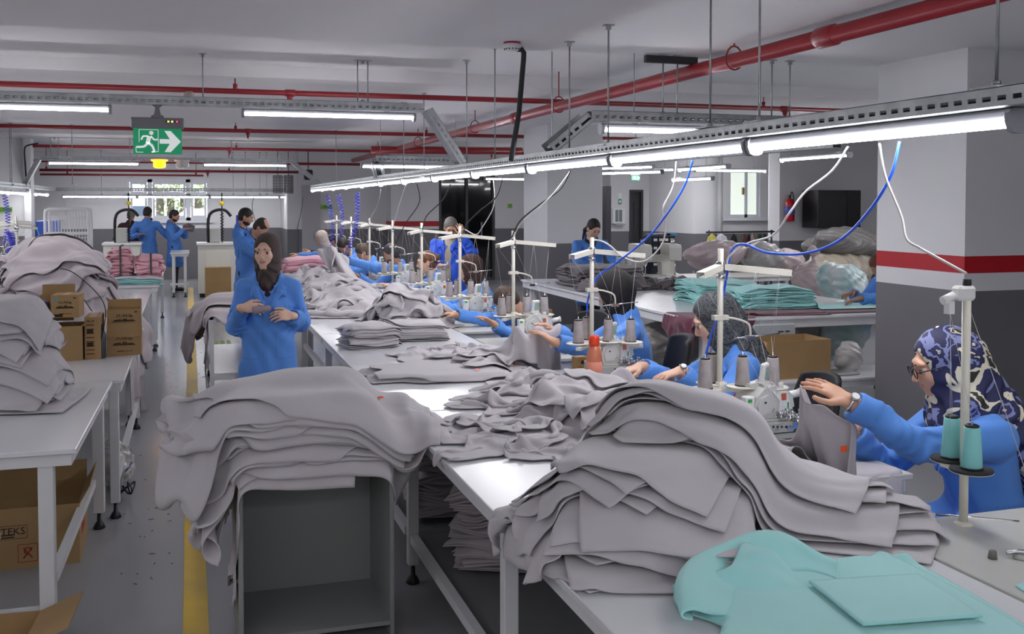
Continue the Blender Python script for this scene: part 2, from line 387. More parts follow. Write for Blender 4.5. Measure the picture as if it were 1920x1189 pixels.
tray('cable_tray', 'left trunking running away above the left sewing machines', (LFX, 8, 2.05), (LFX, 23.6, 2.05))
t_5 = tray('cable_tray', 'low cross trunking in front of the far window', (LFX, 23.8, 2.05), (pxw(540, 23.8), 23.8, 2.05))
T6Y = 13.0
t_6 = tray('cable_tray', 'cross trunking behind the main line left of the middle column', (pxw(705, T6Y), T6Y, float(PY(720, 303, T6Y)[2])), (pxw(860, T6Y), T6Y, float(PY(860, 305, T6Y)[2])))
tray('cable_tray', '', (pxw(705, T6Y), T6Y, float(PY(720, 303, T6Y)[2])), (LX, T6Y, LZ+.09), wd=.14, parent=t_6)

# lamps
M_led = mat('led_tube_diffuser', 'ffffff', .4, emit=('f7f6fb', LAMP))
M_lampbody = mat('grey_lamp_housing', '8f9197', .5)
def lamp_proto():
    root = thing('tube_lamp', '', 'lamp'); Ln = 1.47
    prof = [(-.030, .008), (-.030, .03), (-.022, .04), (.022, .04), (.030, .03), (.030, .008)]
    MB().prism(prof, -Ln/2, Ln/2, 'y').build('housing', M_lampbody, root)
    pr = [(.037*math.cos(a), .001-.019*math.sin(a)) for a in np.linspace(-.35, math.pi+.35, 11)]
    MB().prism(pr, -Ln/2, Ln/2, 'y').build('diffuser', M_led, root)
    ce = [(-.042, .025), (-.028, .04), (.028, .04), (.042, .025), (.042, 0), (.03, -.03), (.012, -.037), (-.012, -.037), (-.03, -.03), (-.042, 0)]
    for s in (-1, 1): MB().prism(ce, s*Ln/2, s*(Ln/2+.022), 'y').build('end_cap', M_lampbody, root)
    for s in (-1, 1): MB().box((-.02, s*.5-.02, .03), (.02, s*.5+.02, .05)).build('mounting_clip', M_steel, root)
    return root
LP = lamp_proto(); _first = [True]
def lamp(x, y, z, rz, label, group):
    if _first[0]:
        _first[0] = False; o = LP; o.location = (x, y, z); o.rotation_euler = (0, 0, rz); o['label'] = label
    else: o = copy_tree(LP, None, label, (x, y, z), rz)
    o['group'] = group
    if 'right of the main' in group or 'hidden' in group or 'behind the camera' in group or 'low line' in group:
        zc = (2.84 if y < 6.6 else 3.06 if y < 9.6 else 2.95 if y < 16 else 3.08 if y < 18.4 else 2.95)
        [MB().cyl((0, s_*.5, .04), (0, s_*.5, zc-z), .003, 5).build('suspension_wire', M_steel, o) for s_ in (-1, 1)]
    return o
for k in range(12):
    lb = ['large tube lamp of the main line, nearest, in front of the striped column', 'second nearest tube lamp of the main line', 'third nearest tube lamp of the main line', 'fourth nearest tube lamp of the main line'][k] if k < 4 else 'tube lamp in the far half of the long main line'
    lamp(LX+.03, 3.2+1.53*k, LZ, 0, lb, 'tube lamps of the main line' if k < 4 else 'far tube lamps of the main line')
lamp((PY(620, 218, T1Y)[0]), T1Y, T1Z-.05, math.pi/2, 'tube lamp hanging right of the exit sign', 'tube lamps on the upper left trunking')
lamp(pxw(210, T1Y)-.75, T1Y, T1Z-.05, math.pi/2, 'tube lamp at the left edge of the photo, left of the exit sign', 'tube lamps on the upper left trunking')
lamp(pxw(1126, T2Y)+.75, T2Y, T2Z-.05, math.pi/2, 'tube lamp on the short cross trunking left of the striped column', 'tube lamps right of the main line')
for u, lb in ((178, 'far tube lamp left of the orange beacon'), (461, 'far tube lamp right of the beacons')):
    lamp(pxw(u, T3Y), T3Y, T3Z-.05, math.pi/2, lb, 'tube lamps on the far cross trunking')
for k in range(9): lamp(LFX, 9.5+1.53*k, 1.96, 0, 'tube lamp of the left line above the left machines', 'tube lamps of the left line')
for k in range(5): lamp(LFX+.9+1.53*k, 23.8, 1.93, math.pi/2, 'tube lamp of the low line before the far window', 'tube lamps before the far window')
lamp(pxw(785, T6Y), T6Y, float(PY(785, 313, T6Y)[2]), math.pi/2, 'tube lamp behind the main line left of the middle column', 'tube lamps right of the main line')
# right hall rows
tray('cable_tray', 'trunking behind the main line, over the rear right tables', (5.4, 7.6, 2.28), (4.9, 16, 2.28))
lamp(7.68, 11.3, 2.38, 0, 'tube lamp right of the fire extinguisher, under the main line', 'tube lamps right of the main line')
lamp(7.24, 13.45, 2.31, 0, 'tube lamp above the rear sewing machines', 'tube lamps right of the main line')
lamp(8.62, 16.4, 2.22, 0, 'lowest tube lamp above the rear machines', 'tube lamps right of the main line')
for (u0, v0, Y, rz, lb) in ((1370, 320, 16.4, 1.62, 'tube lamp above the rear window'), (1162, 315, 17, .5, 'tube lamp left of the small exit sign'), (1175, 324, 15.6, .45, 'tube lamp beside the small exit sign, lower'), (1208, 320, 17.5, .4, 'tube lamp right of the small exit sign'), (975, 336, 19.8, 1.57, 'small far tube lamp left of the middle column')):
    p = PY(u0, v0, Y); lamp(p[0], p[1], p[2], rz, lb, 'tube lamps right of the main line')
for i in range(4): lamp(7.2+1.1*i, 7.0+.4*i, 2.5, 0, 'added fill lamp over the right hall, unseen behind the striped column', 'added fill lamps hidden by the striped column')  # extra lamps, out of sight behind the column, added to light the right hall
for i in range(3): lamp(8.6+1.0*i, 9.6, 2.6, 0, 'added fill lamp over the right hall, unseen behind the striped column', 'added fill lamps hidden by the striped column')  # farther row of the same added, unseen fill lamps
# the hall goes on behind the camera with the same rows of lamps
for y in (-2.6, -.6):
    for x in (-3.6, -1.8, 0, 1.8, 3.6, 5.4): lamp(x, y, 2.5, math.pi/2, 'tube lamp of the hall behind the camera', 'tube lamps behind the camera')
for y in (1.0, 3.2, 5.4, 7.6): lamp(-2.9, y, 2.35, 0, 'tube lamp over the left working tables', 'tube lamps behind the camera')
# rods
def rod(u, v0, v1, Y, lab, r=.0055, double=0):
    a = PY(u, v0, Y); b = PY(u, v1, Y); root = thing('hanger_rod', lab, 'rod', (a[0], Y, b[2]), 0, 'threaded hanger rods')
    zc = (2.84 if Y < 6.6 else 3.06 if Y < 9.6 else 2.95 if Y < 16 else 3.08 if Y < 18.4 else 2.95)
    h = zc-b[2]
    mb = MB()
    for dx in ((-double, double) if double else (0,)): mb.cyl((dx, 0, 0), (dx, 0, h), r, 7)
    mb.build('rod', M_steel, root)
    pb = MB().box((-.03-double, -.02, h-.006), (.03+double, .02, h)).box((-.012, -.012, h-.03), (.012, .012, h)); pb.build('ceiling_plate', M_steel, root)
    MB().box((-.05, -.055, -.012), (.05, .055, -.006)).box((-.02, -.02, -.03), (.02, .02, 0)).lathe([(.014, .0), (.014, .014)], n=6).build('bracket', M_steel, root)
for (u, v0, v1, X, lb) in ((1871, 0, 160, LX, 'nearest hanger rod, in front of the striped column'), (1333, 0, 236, LX, 'long hanger rod crossing the thick red pipe, left of the pipe clamp'), (1425, 0, 225, LX+.1, 'hanger rod just right of the pipe clamp'), (1141, 90, 270, LX, 'hanger rod near the top of the right sloping trunking'), (1068, 88, 285, LX, 'hanger rod at the foot of the right sloping trunking'),
                       (875, 163, 305, LX, 'hanger rod right of the left sloping trunking'), (928, 165, 300, LX, 'hanger rod left of the smoke detector conduit'), (795, 225, 330, LX, 'thin hanger rod beside the left sloping trunking'), (757, 225, 335, LX, 'thin hanger rod over the far lamps'), (1035, 128, 290, LX+.2, 'hanger rod between conduit and right sloping trunking')):
    Y = float(PX(u, v1, X)[1]); rod(u, v0, v1, Y, lb)
rod(380, 122, 186, T1Y, 'hanger rod right of the exit sign'); rod(680, 130, 190, T1Y, 'double hanger rod above the lamp right of the exit sign', double=.045)
rod(1243, 160, 213, T2Y, 'hanger rod under the black ceiling rail, left one'); rod(1270, 160, 215, T2Y, 'hanger rod under the black ceiling rail, right one'); rod(1447, 175, 222, T2Y, 'thin hanger rod left of the last sprinkler'); rod(1481, 165, 222, T2Y, 'thin hanger rod right of the last sprinkler')
for u in (102, 250): rod(u, 262, 296, T3Y, 'double hanger rod of the far cross trunking', double=.06)
rod(434, 270, 296, T3Y, 'single hanger rod right of the beacons')
for u in (190, 437, 460, 487, 500): rod(u, 320, 364, 23.8, 'thin hanger rod before the far wall')
for u in (18, 21, 135, 630): rod(u, 275, 345 if u < 600 else 350, 18.0, 'dark hanger rod of the far lines')
o = MB().box((-.2, -.02, -.05), (.2, .02, 0)); o = tag(o.build('ceiling_rail', M_dsteel, None, (float(PY(1258, 158, T2Y)[0]), T2Y, 2.83)), 'short black perforated rail on the ceiling left of the thick pipe', 'rail')
# exit signs
def text_curve(s, size, m, parent, loc, rot, name='lettering', ext=.0006, align='CENTER', label=None):
    cu = bpy.data.curves.new(name, 'FONT'); cu.body = s; cu.size = size; cu.extrude = ext; cu.align_x = align; cu.align_y = 'CENTER'; cu.resolution_u = 2
    cu.materials.append(m); o = bpy.data.objects.new(name, cu); COL.objects.link(o)
    o.parent = parent; o.location = loc; o.rotation_euler = rot
    if label: o['label'] = label
    return o
M_green = mat('exit_sign_green', '109765', .4, emit=('109765', .15)); M_signw = mat('exit_sign_white', 'e8f0ec', .4, emit=('ffffff', .15)); M_signbody = mat('sign_housing_grey', '76777b', .5)
def exit_sign(x, y, z, w, label, ltor=True):
    h = w*.56; root = thing('exit_sign', label, 'exit sign', (x, y, z)); s = w/.4
    if y > 12: MB().cyl((0, 0, w*.54), (0, 0, 2.95-z), .008, 6).build('suspension_rod', M_steel, root)
    MB().box((-w/2, -.008, -h), (w/2, .008, 0)).build('sign_panel', M_green, root)
    MB().box((-w*.545, -.03, 0), (w*.545, .03, w*.23), bev=.006).build('housing', M_signbody, root)
    MB().prism([(-w*.13, w*.27), (-w*.07, w*.3), (-w*.04, w*.45), (-w*.15, w*.54), (w*.15, w*.54), (w*.04, w*.45), (w*.07, w*.3), (w*.13, w*.27), (w*.13, w*.23), (-w*.13, w*.23)], -.02, .02).build('hanger_bracket', M_signbody, root)
    def pc(pts, name): return MB().prism([(a*w, b*w) for a, b in pts], -.0105, -.0082).build(name, M_signw, root)
    # arrow
    pc([(.04, -.33), (.04, -.23), (.25, -.23), (.14, -.05), (.27, -.05), (.48, -.28), (.27, -.51), (.14, -.51), (.25, -.33)][::-1], 'arrow')
    # doorway outline and running figure
    mb = MB()
    def seg(a, b, t):
        a = Vector((a[0]*w, 0, a[1]*w)); b = Vector((b[0]*w, 0, b[1]*w)); d = (b-a).normalized(); n = Vector((-d.z, 0, d.x))*t*w/2
        mb.prism([((a-n).x, (a-n).z), ((b-n).x, (b-n).z), ((b+n).x, (b+n).z), ((a+n).x, (a+n).z)], -.0105, -.0082)
    for a, b in (((-.38, -.3), (-.38, -.03)), ((-.38, -.03), (.01, -.03)), ((.01, -.03), (.01, -.5)), ((.01, -.5), (-.12, -.52)), ((-.45, -.42), (-.44, -.52)), ((-.44, -.52), (-.3, -.52))): seg(a, b, .012)
    cx_, cz_ = -.13, -.1; mb.prism([((cx_+.045*math.cos(t))*w, (cz_+.045*math.sin(t))*w) for t in np.linspace(0, 2*math.pi, 16, endpoint=False)], -.0105, -.0082)
    for a, b, t in (((-.17, -.17), (-.21, -.33), .085), ((-.2, -.17), (-.3, -.17), .035), ((-.3, -.17), (-.34, -.25), .035), ((-.14, -.17), (-.07, -.25), .035), ((-.07, -.25), (.0, -.24), .035), ((-.2, -.32), (-.28, -.4), .05), ((-.28, -.4), (-.44, -.41), .045), ((-.2, -.31), (-.11, -.38), .055), ((-.11, -.38), (-.07, -.5), .05), ((-.07, -.5), (-.13, -.515), .03)): seg(a, b, t)
    mb.build('running_figure', M_signw, root)
    MB().box((w*.17, -.032, w*.13), (w*.45, -.03, w*.17)).build('indicator_strip', mat('indicator_black', '222222', .4), root)
    for a, c in ((.22, 'e8c050'), (.3, 'd0e070'), (.4, 'ff3050')): MB().box((w*(a-.015), -.034, w*.135), (w*(a+.025), -.031, w*.165)).build('indicator_light', mat('indicator_'+c, c, .4, emit=(c, 1.5)), root)
    return root
p = PY(295.5, 241, T1Y); exit_sign(p[0], T1Y, p[2], 81*9.0/FPX, 'large green exit sign with running figure and arrow hung from the upper left trunking')
p = PY(1192, 329, 15.5); exit_sign(p[0], 15.5, p[2], 17*16.3/FPX, 'small distant green exit sign above the dark grey door')
# smoke detector, conduit, beacons
p = PZ(962, 128, 2.84); Yd = 6.3; p = PY(960, 126, Yd)
sd = thing('smoke_detector', 'white round smoke detector with a red rim on the ceiling', 'smoke detector', (p[0], Yd, 2.84))
MB().lathe([(.055, -.0), (.055, -.012)], n=20).build('base_ring', mat('detector_red', 'b02030', .5), sd)
MB().lathe([(.06, -.012), (.062, -.03), (.045, -.05), (.04, -.055), (.02, -.06), (0.001, -.06)], n=20).build('detector_body', M_white, sd)
mb = MB(); [mb.box((-.004, -.002, 0), (.004, .003, .018), M=Matrix.Translation((.05*math.cos(t), .05*math.sin(t), -.05)) @ Matrix.Rotation(t+math.pi/2, 4, 'Z')) for t in np.linspace(0, 2*math.pi, 14, endpoint=False)]; mb.build('vent_slot', M_blackp, sd)
Yd = float(PX(974, 290, LX)[1]); Yd = 6.45; c0 = PY(970, 128, Yd)
tag(MB().tube([(0, 0, 0), (.03, 0, 0), (.045, .0, -.02), (.05, .02, -.06), (.045, .1, -.4), (.02, .2, -.73)], .018, 10).build('conduit', M_dsteel, None, (c0[0], Yd, 2.82)), 'thick dark grey flexible conduit dropping from the smoke detector', 'conduit')
tag(MB().tube(curve_pts([(0, 0, .0), (-.01, 0, .3), (-.02, 0, .62), (.03, 0, .70), (.2, 0, .74)]), .013, 8).build('conduit', M_dsteel, None, (pxw(50, T3Y), T3Y, 2.1)), 'dark bent conduit rising from the left line of lamps', 'conduit')
def beacon(u, v, col, lit, label):
    Y = T3Y-.1; p = PY(u, v, Y); root = thing('warning_beacon', label, 'warning lamp', (p[0], Y, p[2]))
    m = mat('amber_lens' if lit else 'clear_lens', col, .2, trans=.5, emit=(col, 1.6) if lit else None)
    MB().lathe([(.15, .08), (.14, .06), (.11, .05), (.105, -.05), (.07, -.07), (.001, -.07)], n=16).build('lens', m, root)
    MB().sph((0, 0, .0), .04, 8).build('bulb', mat('bulb_amber', 'ffe080', .3, emit=('ffe890', 12.)) if lit else mat('bulb_red', 'a02030', .3), root)
    MB().box((-.16, -.06, .08), (.16, .06, .1)).build('base_plate', M_steel, root)
beacon(299, 308, 'f5a800', True, 'lit amber warning beacon under the far trunking'); beacon(342, 308, 'e8e0dc', False, 'unlit clear warning beacon with a red bulb')
for (u, v, Y, lb) in ((355, 180, T1Y, 'small round white occupancy sensor on the upper left trunking'),):
    p = PY(u, v+3, Y+.25); tag(MB().lathe([(.05, -.05), (.05, .02), (.03, .05), (.001, .055)], n=14).build('ceiling_sensor', mat('sensor_beige', 'c8b8b0', .6), None, p), lb, 'sensor')
# hanging wire baskets at the far right of the low trunking
for i, u in enumerate((521, 541)):
    p = PY(u, 347, 22); root = thing('wire_grid_panel', ['hanging grey wire grid panel, left of two', 'hanging grey wire grid panel, right of two'][i], 'grid panel', p, R(15))
    mb = MB(); [mb.cyl((x, 0, -.17), (x, 0, .2), .007, 5) for x in np.linspace(-.1, .1, 7)]; [mb.cyl((-.1, 0, z), (.1, 0, z), .007, 5) for z in np.linspace(-.17, .2, 12)]; mb.build('wire_grid', M_dsteel, root)
    MB().tube([(0, 0, .2), (0, 0, 2.95-p[2])], .006, 6).build('hook', M_dsteel, root)
p = PY(578, 327, 22.4); tag(MB().box((-.09, -.09, -.12), (.09, .09, .1), bev=.02).cyl((0, 0, .1), (0, 0, 2.95-p[2]), .01, 6).build('loudspeaker', M_blackp, None, p), 'small black box speaker under the ceiling, above the far lamps', 'speaker')
# ================================================================ tables
def wtable(label, x0, x1, y0, y1, z, legs, group=None, rz=0, org=None, apron=.05, shelf=None, rails=(), leg_w=.05, top=.022, mt=None):
    """table with corner at (x0,y0); legs = list of (x,y)"""
    root = thing('work_table', label, 'table', (x0, y0, 0), rz, group)
    X, Y = x1-x0, y1-y0
    MB().box((0, 0, z-top), (X, Y, z), bev=.003).build('tabletop', mt or M_lam, root)
    a = MB(); t = .03
    a.box((.02, .02, z-top-apron), (X-.02, .02+t, z-top)).box((.02, Y-.02-t, z-top-apron), (X-.02, Y-.02, z-top)).box((.02, .02+t, z-top-apron), (.02+t, Y-.02-t, z-top)).box((X-.02-t, .02+t, z-top-apron), (X-.02, Y-.02-t, z-top))
    a.build('apron', M_white, root)
    for lx, ly in legs:
        l = MB().box((lx-x0-leg_w/2, ly-y0-leg_w/2, .09), (lx-x0+leg_w/2, ly-y0+leg_w/2, z-top-.001), bev=.003).build('leg', M_white, root)
        MB().lathe([(.03, 0), (.033, .006), (.022, .03), (.012, .04), (.01, .09)], (lx-x0, ly-y0, 0), 12).build('foot', M_blackp, l)
    for (a_, b_, zz) in rails:
        (ax, ay), (bx, by) = a_, b_; h = .018
        if abs(bx-ax) > abs(by-ay): MB().box((ax-x0, ay-y0-h, zz-.02), (bx-x0, ay-y0+h, zz+.02)).build('rail', M_white, root)
        else: MB().box((ax-x0-h, ay-y0, zz-.02), (ax-x0+h, by-y0, zz+.02)).build('rail', M_white, root)
    if shelf: (sx0, sx1, sy0, sy1, sz) = shelf; MB().box((sx0-x0, sy0-y0, sz), (sx1-x0, sy1-y0, sz+.016)).build('shelf', mat('grey_shelf_board', '77797a', .5), root)
    return root
TZ = .8
def quad_legs(x0, x1, y0, y1, n=2, e=.06):
    ys = np.linspace(y0+e, y1-e, n); return [(x, y) for y in ys for x in (x0+e, x1-e)]
# the long sorting table (three units) along the aisle
GR = 'white sorting tables of the long row'
wtable('white sorting table nearest the camera carrying the turquoise garment', .93, 1.98, 1.2, 3.08, TZ, [(.99, 1.26), (1.9, 1.26), (1.9, 3.0)], GR, rails=[((.99, 1.26), (.99, 3.0), .22)])
wtable('white sorting table between the big front pile and the open cabinet', .93, 1.98, 3.09, 4.72, TZ, [(.99, 3.14), (.99, 4.66), (1.9, 3.14), (1.9, 4.66)], GR, shelf=(1.02, 1.9, 3.12, 4.68, .2), rails=[((.99, 3.12), (.99, 4.68), .22), ((.99, 3.14), (1.9, 3.14), .22)])
wtable('white sorting table hidden behind the stack on the open cabinet', .93, 1.98, 4.73, 6.2, TZ, [(.99, 6.14), (1.9, 4.8), (1.9, 6.14)], GR, shelf=(1.02, 1.9, 4.76, 6.18, .2), rails=[((.99, 4.76), (.99, 6.18), .22)])
wtable('white sorting table with the folded grey stacks, beside the standing woman', .93, 1.98, 6.21, 7.76, TZ, [(.99, 7.70), (1.9, 6.3), (1.9, 7.7)], GR, rails=[((.99, 6.25), (.99, 7.7), .5)])
wtable('white sorting table with its corner behind the standing woman', .93, 1.98, 7.77, 9.45, TZ, [(.99, 9.39), (1.9, 7.83), (1.9, 9.39)], GR, rails=[((.99, 7.8), (.99, 9.3), .5)])
wtable('farthest white sorting table under the crumpled grey heap', 1.0, 1.98, 9.46, 13.2, TZ, quad_legs(1.0, 1.98, 9.46, 13.2, 3), 'white sorting tables of the long row')
# machine tables on the right of it
M_cream = mat('cream_machine_enamel', 'd6d5cd', .35, coat=.2)
MT_ = mat('cream_table_laminate', 'c9c9c3', .3, var=(3, .04))
for k in range(9):
    y = 3.1+1.5*k
    wtable(['machine table of the woman in the patterned headscarf', 'machine table of the woman in the black paisley headscarf', 'machine table of the woman in the plain black headscarf'][k] if k < 3 else 'machine table in the far part of the sewing line', 2.0, 2.55, y, y+1.1, TZ-.005, quad_legs(2.0, 2.55, y, y+1.1), 'sewing machine tables', mt=MT_)
near_mt = wtable('pale machine table in the lower right corner of the photo', 1.99, 3.1, 1.15, 2.62, TZ+.004, quad_legs(1.99, 3.1, 1.15, 2.62), 'sewing machine tables', mt=MT_)
# open cabinet
M_cab = mat('grey_melamine', '8f9290', .45, var=(2, .05)); M_cabe = mat('grey_melamine_edge', '9a9f9b', .5)
cab = thing('open_cabinet', 'open grey cabinet buried under the draped stack of grey garments', 'cabinet', (.17, 4.08, 0))
CW, CDp, CZ = .62, .5, .735
MB().box((0, 0, .0), (.018, CDp, CZ-.018), bev=.002).build('side_panel', M_cab, cab); MB().box((CW-.018, 0, 0), (CW, CDp, CZ-.018), bev=.002).build('side_panel', M_cab, cab)
MB().box((0, 0, CZ-.018), (CW, CDp, CZ), bev=.002).build('top_panel', M_cab, cab); MB().box((.018, CDp-.01, .0), (CW-.018, CDp, CZ-.018)).build('back_panel', M_cab, cab)
MB().box((.018, .0, .06), (CW-.018, CDp-.01, .078)).build('bottom_panel', M_cab, cab)
gm = MB(); [gm.box((-.004, .02, z-.004), (-.0005, CDp-.02, z+.004)) for z in (.1, .3, .5)]; gm.build('side_trim', M_cabe, cab)
# left tables
LT = wtable('white worktable at the lower left with cartons under it', -1.75, -.45, 4.46, 6.08, TZ, [(-.57, 4.52), (-.52, 6.0), (-1.7, 4.52), (-1.7, 6.0)], 'white worktables on the left', rz=R(-1), rails=[((-.55, 4.52), (-.55, 6.0), .26), ((-1.7, 6.0), (-.52, 6.0), .26), ((-1.7, 4.52), (-.57, 4.52), .12)], leg_w=.06)
wtable('white worktable with the small brown thread cartons on its near end', -1.8, -.36, 6.09, 8.6, TZ, quad_legs(-1.8, -.36, 6.09, 8.6), 'white worktables on the left', rails=[((-.42, 6.15), (-.42, 8.5), .2)])
wtable('white worktable under the rear of the big left heap', -1.8, -.42, 8.61, 12.4, TZ, quad_legs(-1.8, -.42, 8.61, 12.4, 3), 'white worktables on the left')
wtable('white table carrying the pink bundles', -1.25, -.36, 12.9, 16.8, TZ, [(-.42, 12.96), (-.42, 13.4), (-.42, 16.7), (-1.2, 12.96), (-1.2, 16.7)], 'white worktables on the left')
# rear right cutting tables
wtable('large white cutting table with burgundy cloth and the teal stack', 3.9, 6.1, 7.3, 9.4, .85, quad_legs(3.9, 6.1, 7.3, 9.4, e=.12), 'white cutting tables', apron=.07, leg_w=.07)
wtable('white cutting table with the grey fleece stack at its left corner', 3.9, 6.1, 9.41, 11.9, .85, quad_legs(3.9, 6.1, 9.41, 11.9, e=.12), 'white cutting tables', apron=.07, leg_w=.07)
wtable('low pale bench with the large brown carton', 3.6, 6.2, 6.75, 7.25, .42, quad_legs(3.6, 6.2, 6.75, 7.25), 'white cutting tables')
# far table of the young man, machine stand tables behind
wtable('white frame table where the young man checks a piece of cloth', pxw(318, 20.5), pxw(352, 20.5)+.02, 20.2, 21.4, .85, quad_legs(pxw(318, 20.5), pxw(352, 20.5), 20.2, 21.4), rails=[((pxw(318, 20.5), 20.26), (pxw(352, 20.5), 20.26), .25)])
# laundry cart in the middle
ct = thing('laundry_cart', 'white frame cart draped with grey cloth behind the standing woman', 'cart', (pxw(392, 9.6), 9.0, 0))
cwx = pxw(470, 9.6)-pxw(392, 9.6)
f = MB()
for z in (.30, .80):
    rectm = [(0, 0), (cwx, 0), (cwx, 1.9), (0, 1.9)]
    for i in range(4):
        a, b_ = rectm[i], rectm[(i+1) % 4]; f.box((min(a[0], b_[0])-.015, min(a[1], b_[1])-.015, z-.02), (max(a[0], b_[0])+.015, max(a[1], b_[1])+.015, z+.02))
f.build('frame', M_white, ct)
for a in ((0, 0), (cwx, 0), (cwx, 1.9), (0, 1.9)):
    l = MB().box((a[0]-.017, a[1]-.017, .08), (a[0]+.017, a[1]+.017, .8)).build('leg', M_white, ct); MB().cyl((a[0]-.012, a[1], .035), (a[0]+.012, a[1], .035), .035, 12).build('caster', M_blackp, l)
MB().box((.02, .02, .32), (cwx-.02, 1.88, .335)).build('shelf', M_lam, ct)
# white wire cage trolley at the left
cg = thing('cage_trolley', 'tall white wire cage trolley with rounded top behind the left heap', 'trolley', (pxw(84, 17), 17, 0))
cw = pxw(165, 17)-pxw(84, 17); ctop = pzw(392, 125, 17); dpt = .5
for j, y in enumerate((0, dpt)):
    f = MB().tube(curve_pts([(0, y, .15), (0, y, 1.0), (0, y, ctop-.09), (.03, y, ctop-.02), (.1, y, ctop), (cw-.1, y, ctop), (cw-.03, y, ctop-.02), (cw, y, ctop-.09), (cw, y, 1.), (cw, y, .15)], 4), .022, 8)
    if j == 0:
        f.box((0, y-.012, pzw(440, 100, 17)), (cw, y+.012, pzw(435, 100, 17)))
    f.build('tube_frame', M_white, cg)
    w_ = MB(); [w_.cyl((x, y, .2), (x, y, ctop-.02), .005, 5) for x in np.linspace(.05, cw-.05, 13)]; [w_.cyl((0, y, z), (cw, y, z), .005, 5) for z in (.5, 1.1, 1.2, 1.25, 1.3, 1.55, ctop-.12)]; w_.build('wire_mesh', M_white, cg)
for x in (0, cw):
    w_ = MB(); [w_.cyl((x, 0, z), (x, dpt, z), .005, 5) for z in (.3, .6, .9, 1.2)]; w_.build('side_rail', M_white, cg)
    for y in (0, dpt): MB().cyl((x-.015, y, .07), (x+.015, y, .07), .07, 12).build('caster', M_blackp, cg)
MB().box((0, 0, .14), (cw, dpt, .17)).build('base', M_white, cg)
# ================================================================ cloth: small position-based solver over a height map
class HMap:
    def __init__(s, x0, x1, y0, y1, cs=.0125, base=0.):
        s.x0, s.y0, s.cs = x0, y0, cs; s.nx = int((x1-x0)/cs)+1; s.ny = int((y1-y0)/cs)+1
        s.h = np.full((s.nx, s.ny), base, float)
    def rect(s, x0, x1, y0, y1, z):
        a, b = [int(round((v-s.x0)/s.cs)) for v in (x0, x1)]; c, d = [int(round((v-s.y0)/s.cs)) for v in (y0, y1)]
        s.h[max(a, 0):max(b, 0), max(c, 0):max(d, 0)] = np.maximum(s.h[max(a, 0):max(b, 0), max(c, 0):max(d, 0)], z)
    def ball(s, cx, cy, rx, ry, z0, hh, ang=0.):
        X = s.x0+np.arange(s.nx)*s.cs; Y = s.y0+np.arange(s.ny)*s.cs; X, Y = np.meshgrid(X, Y, indexing='ij')
        c, t = math.cos(ang), math.sin(ang); u = ((X-cx)*c+(Y-cy)*t)/rx; v = (-(X-cx)*t+(Y-cy)*c)/ry
        q = np.clip(1-(u*u+v*v), 0, 1); s.h = np.maximum(s.h, np.where(q > 0, z0+hh*np.sqrt(q), -9))
    def prep(s):
        b = s.h.copy()
        for _ in range(2): b[1:-1, 1:-1] = (b[1:-1, 1:-1]*2+b[:-2, 1:-1]+b[2:, 1:-1]+b[1:-1, :-2]+b[1:-1, 2:])/6
        s.gx, s.gy = np.gradient(b, s.cs)
    def idx(s, x, y):
        return np.clip((x-s.x0)/s.cs, 0, s.nx-1.001), np.clip((y-s.y0)/s.cs, 0, s.ny-1.001)
    def at(s, x, y):
        i, j = s.idx(x, y); a = i.astype(int); b = j.astype(int); f = i-a; g = j-b; h = s.h
        return h[a, b]*(1-f)*(1-g)+h[a+1, b]*f*(1-g)+h[a, b+1]*(1-f)*g+h[a+1, b+1]*f*g
    def add(s, P, th):
        for _ in range(2):
            Q = np.empty((P.shape[0]*2-1, P.shape[1], 3)); Q[::2] = P; Q[1::2] = (P[:-1]+P[1:])/2
            P = np.empty((Q.shape[0], Q.shape[1]*2-1, 3)); P[:, ::2] = Q; P[:, 1::2] = (Q[:, :-1]+Q[:, 1:])/2
        i, j = s.idx(P[..., 0], P[..., 1]); np.maximum.at(s.h, (i.round().astype(int).ravel(), j.round().astype(int).ravel()), P[..., 2].ravel()+th)
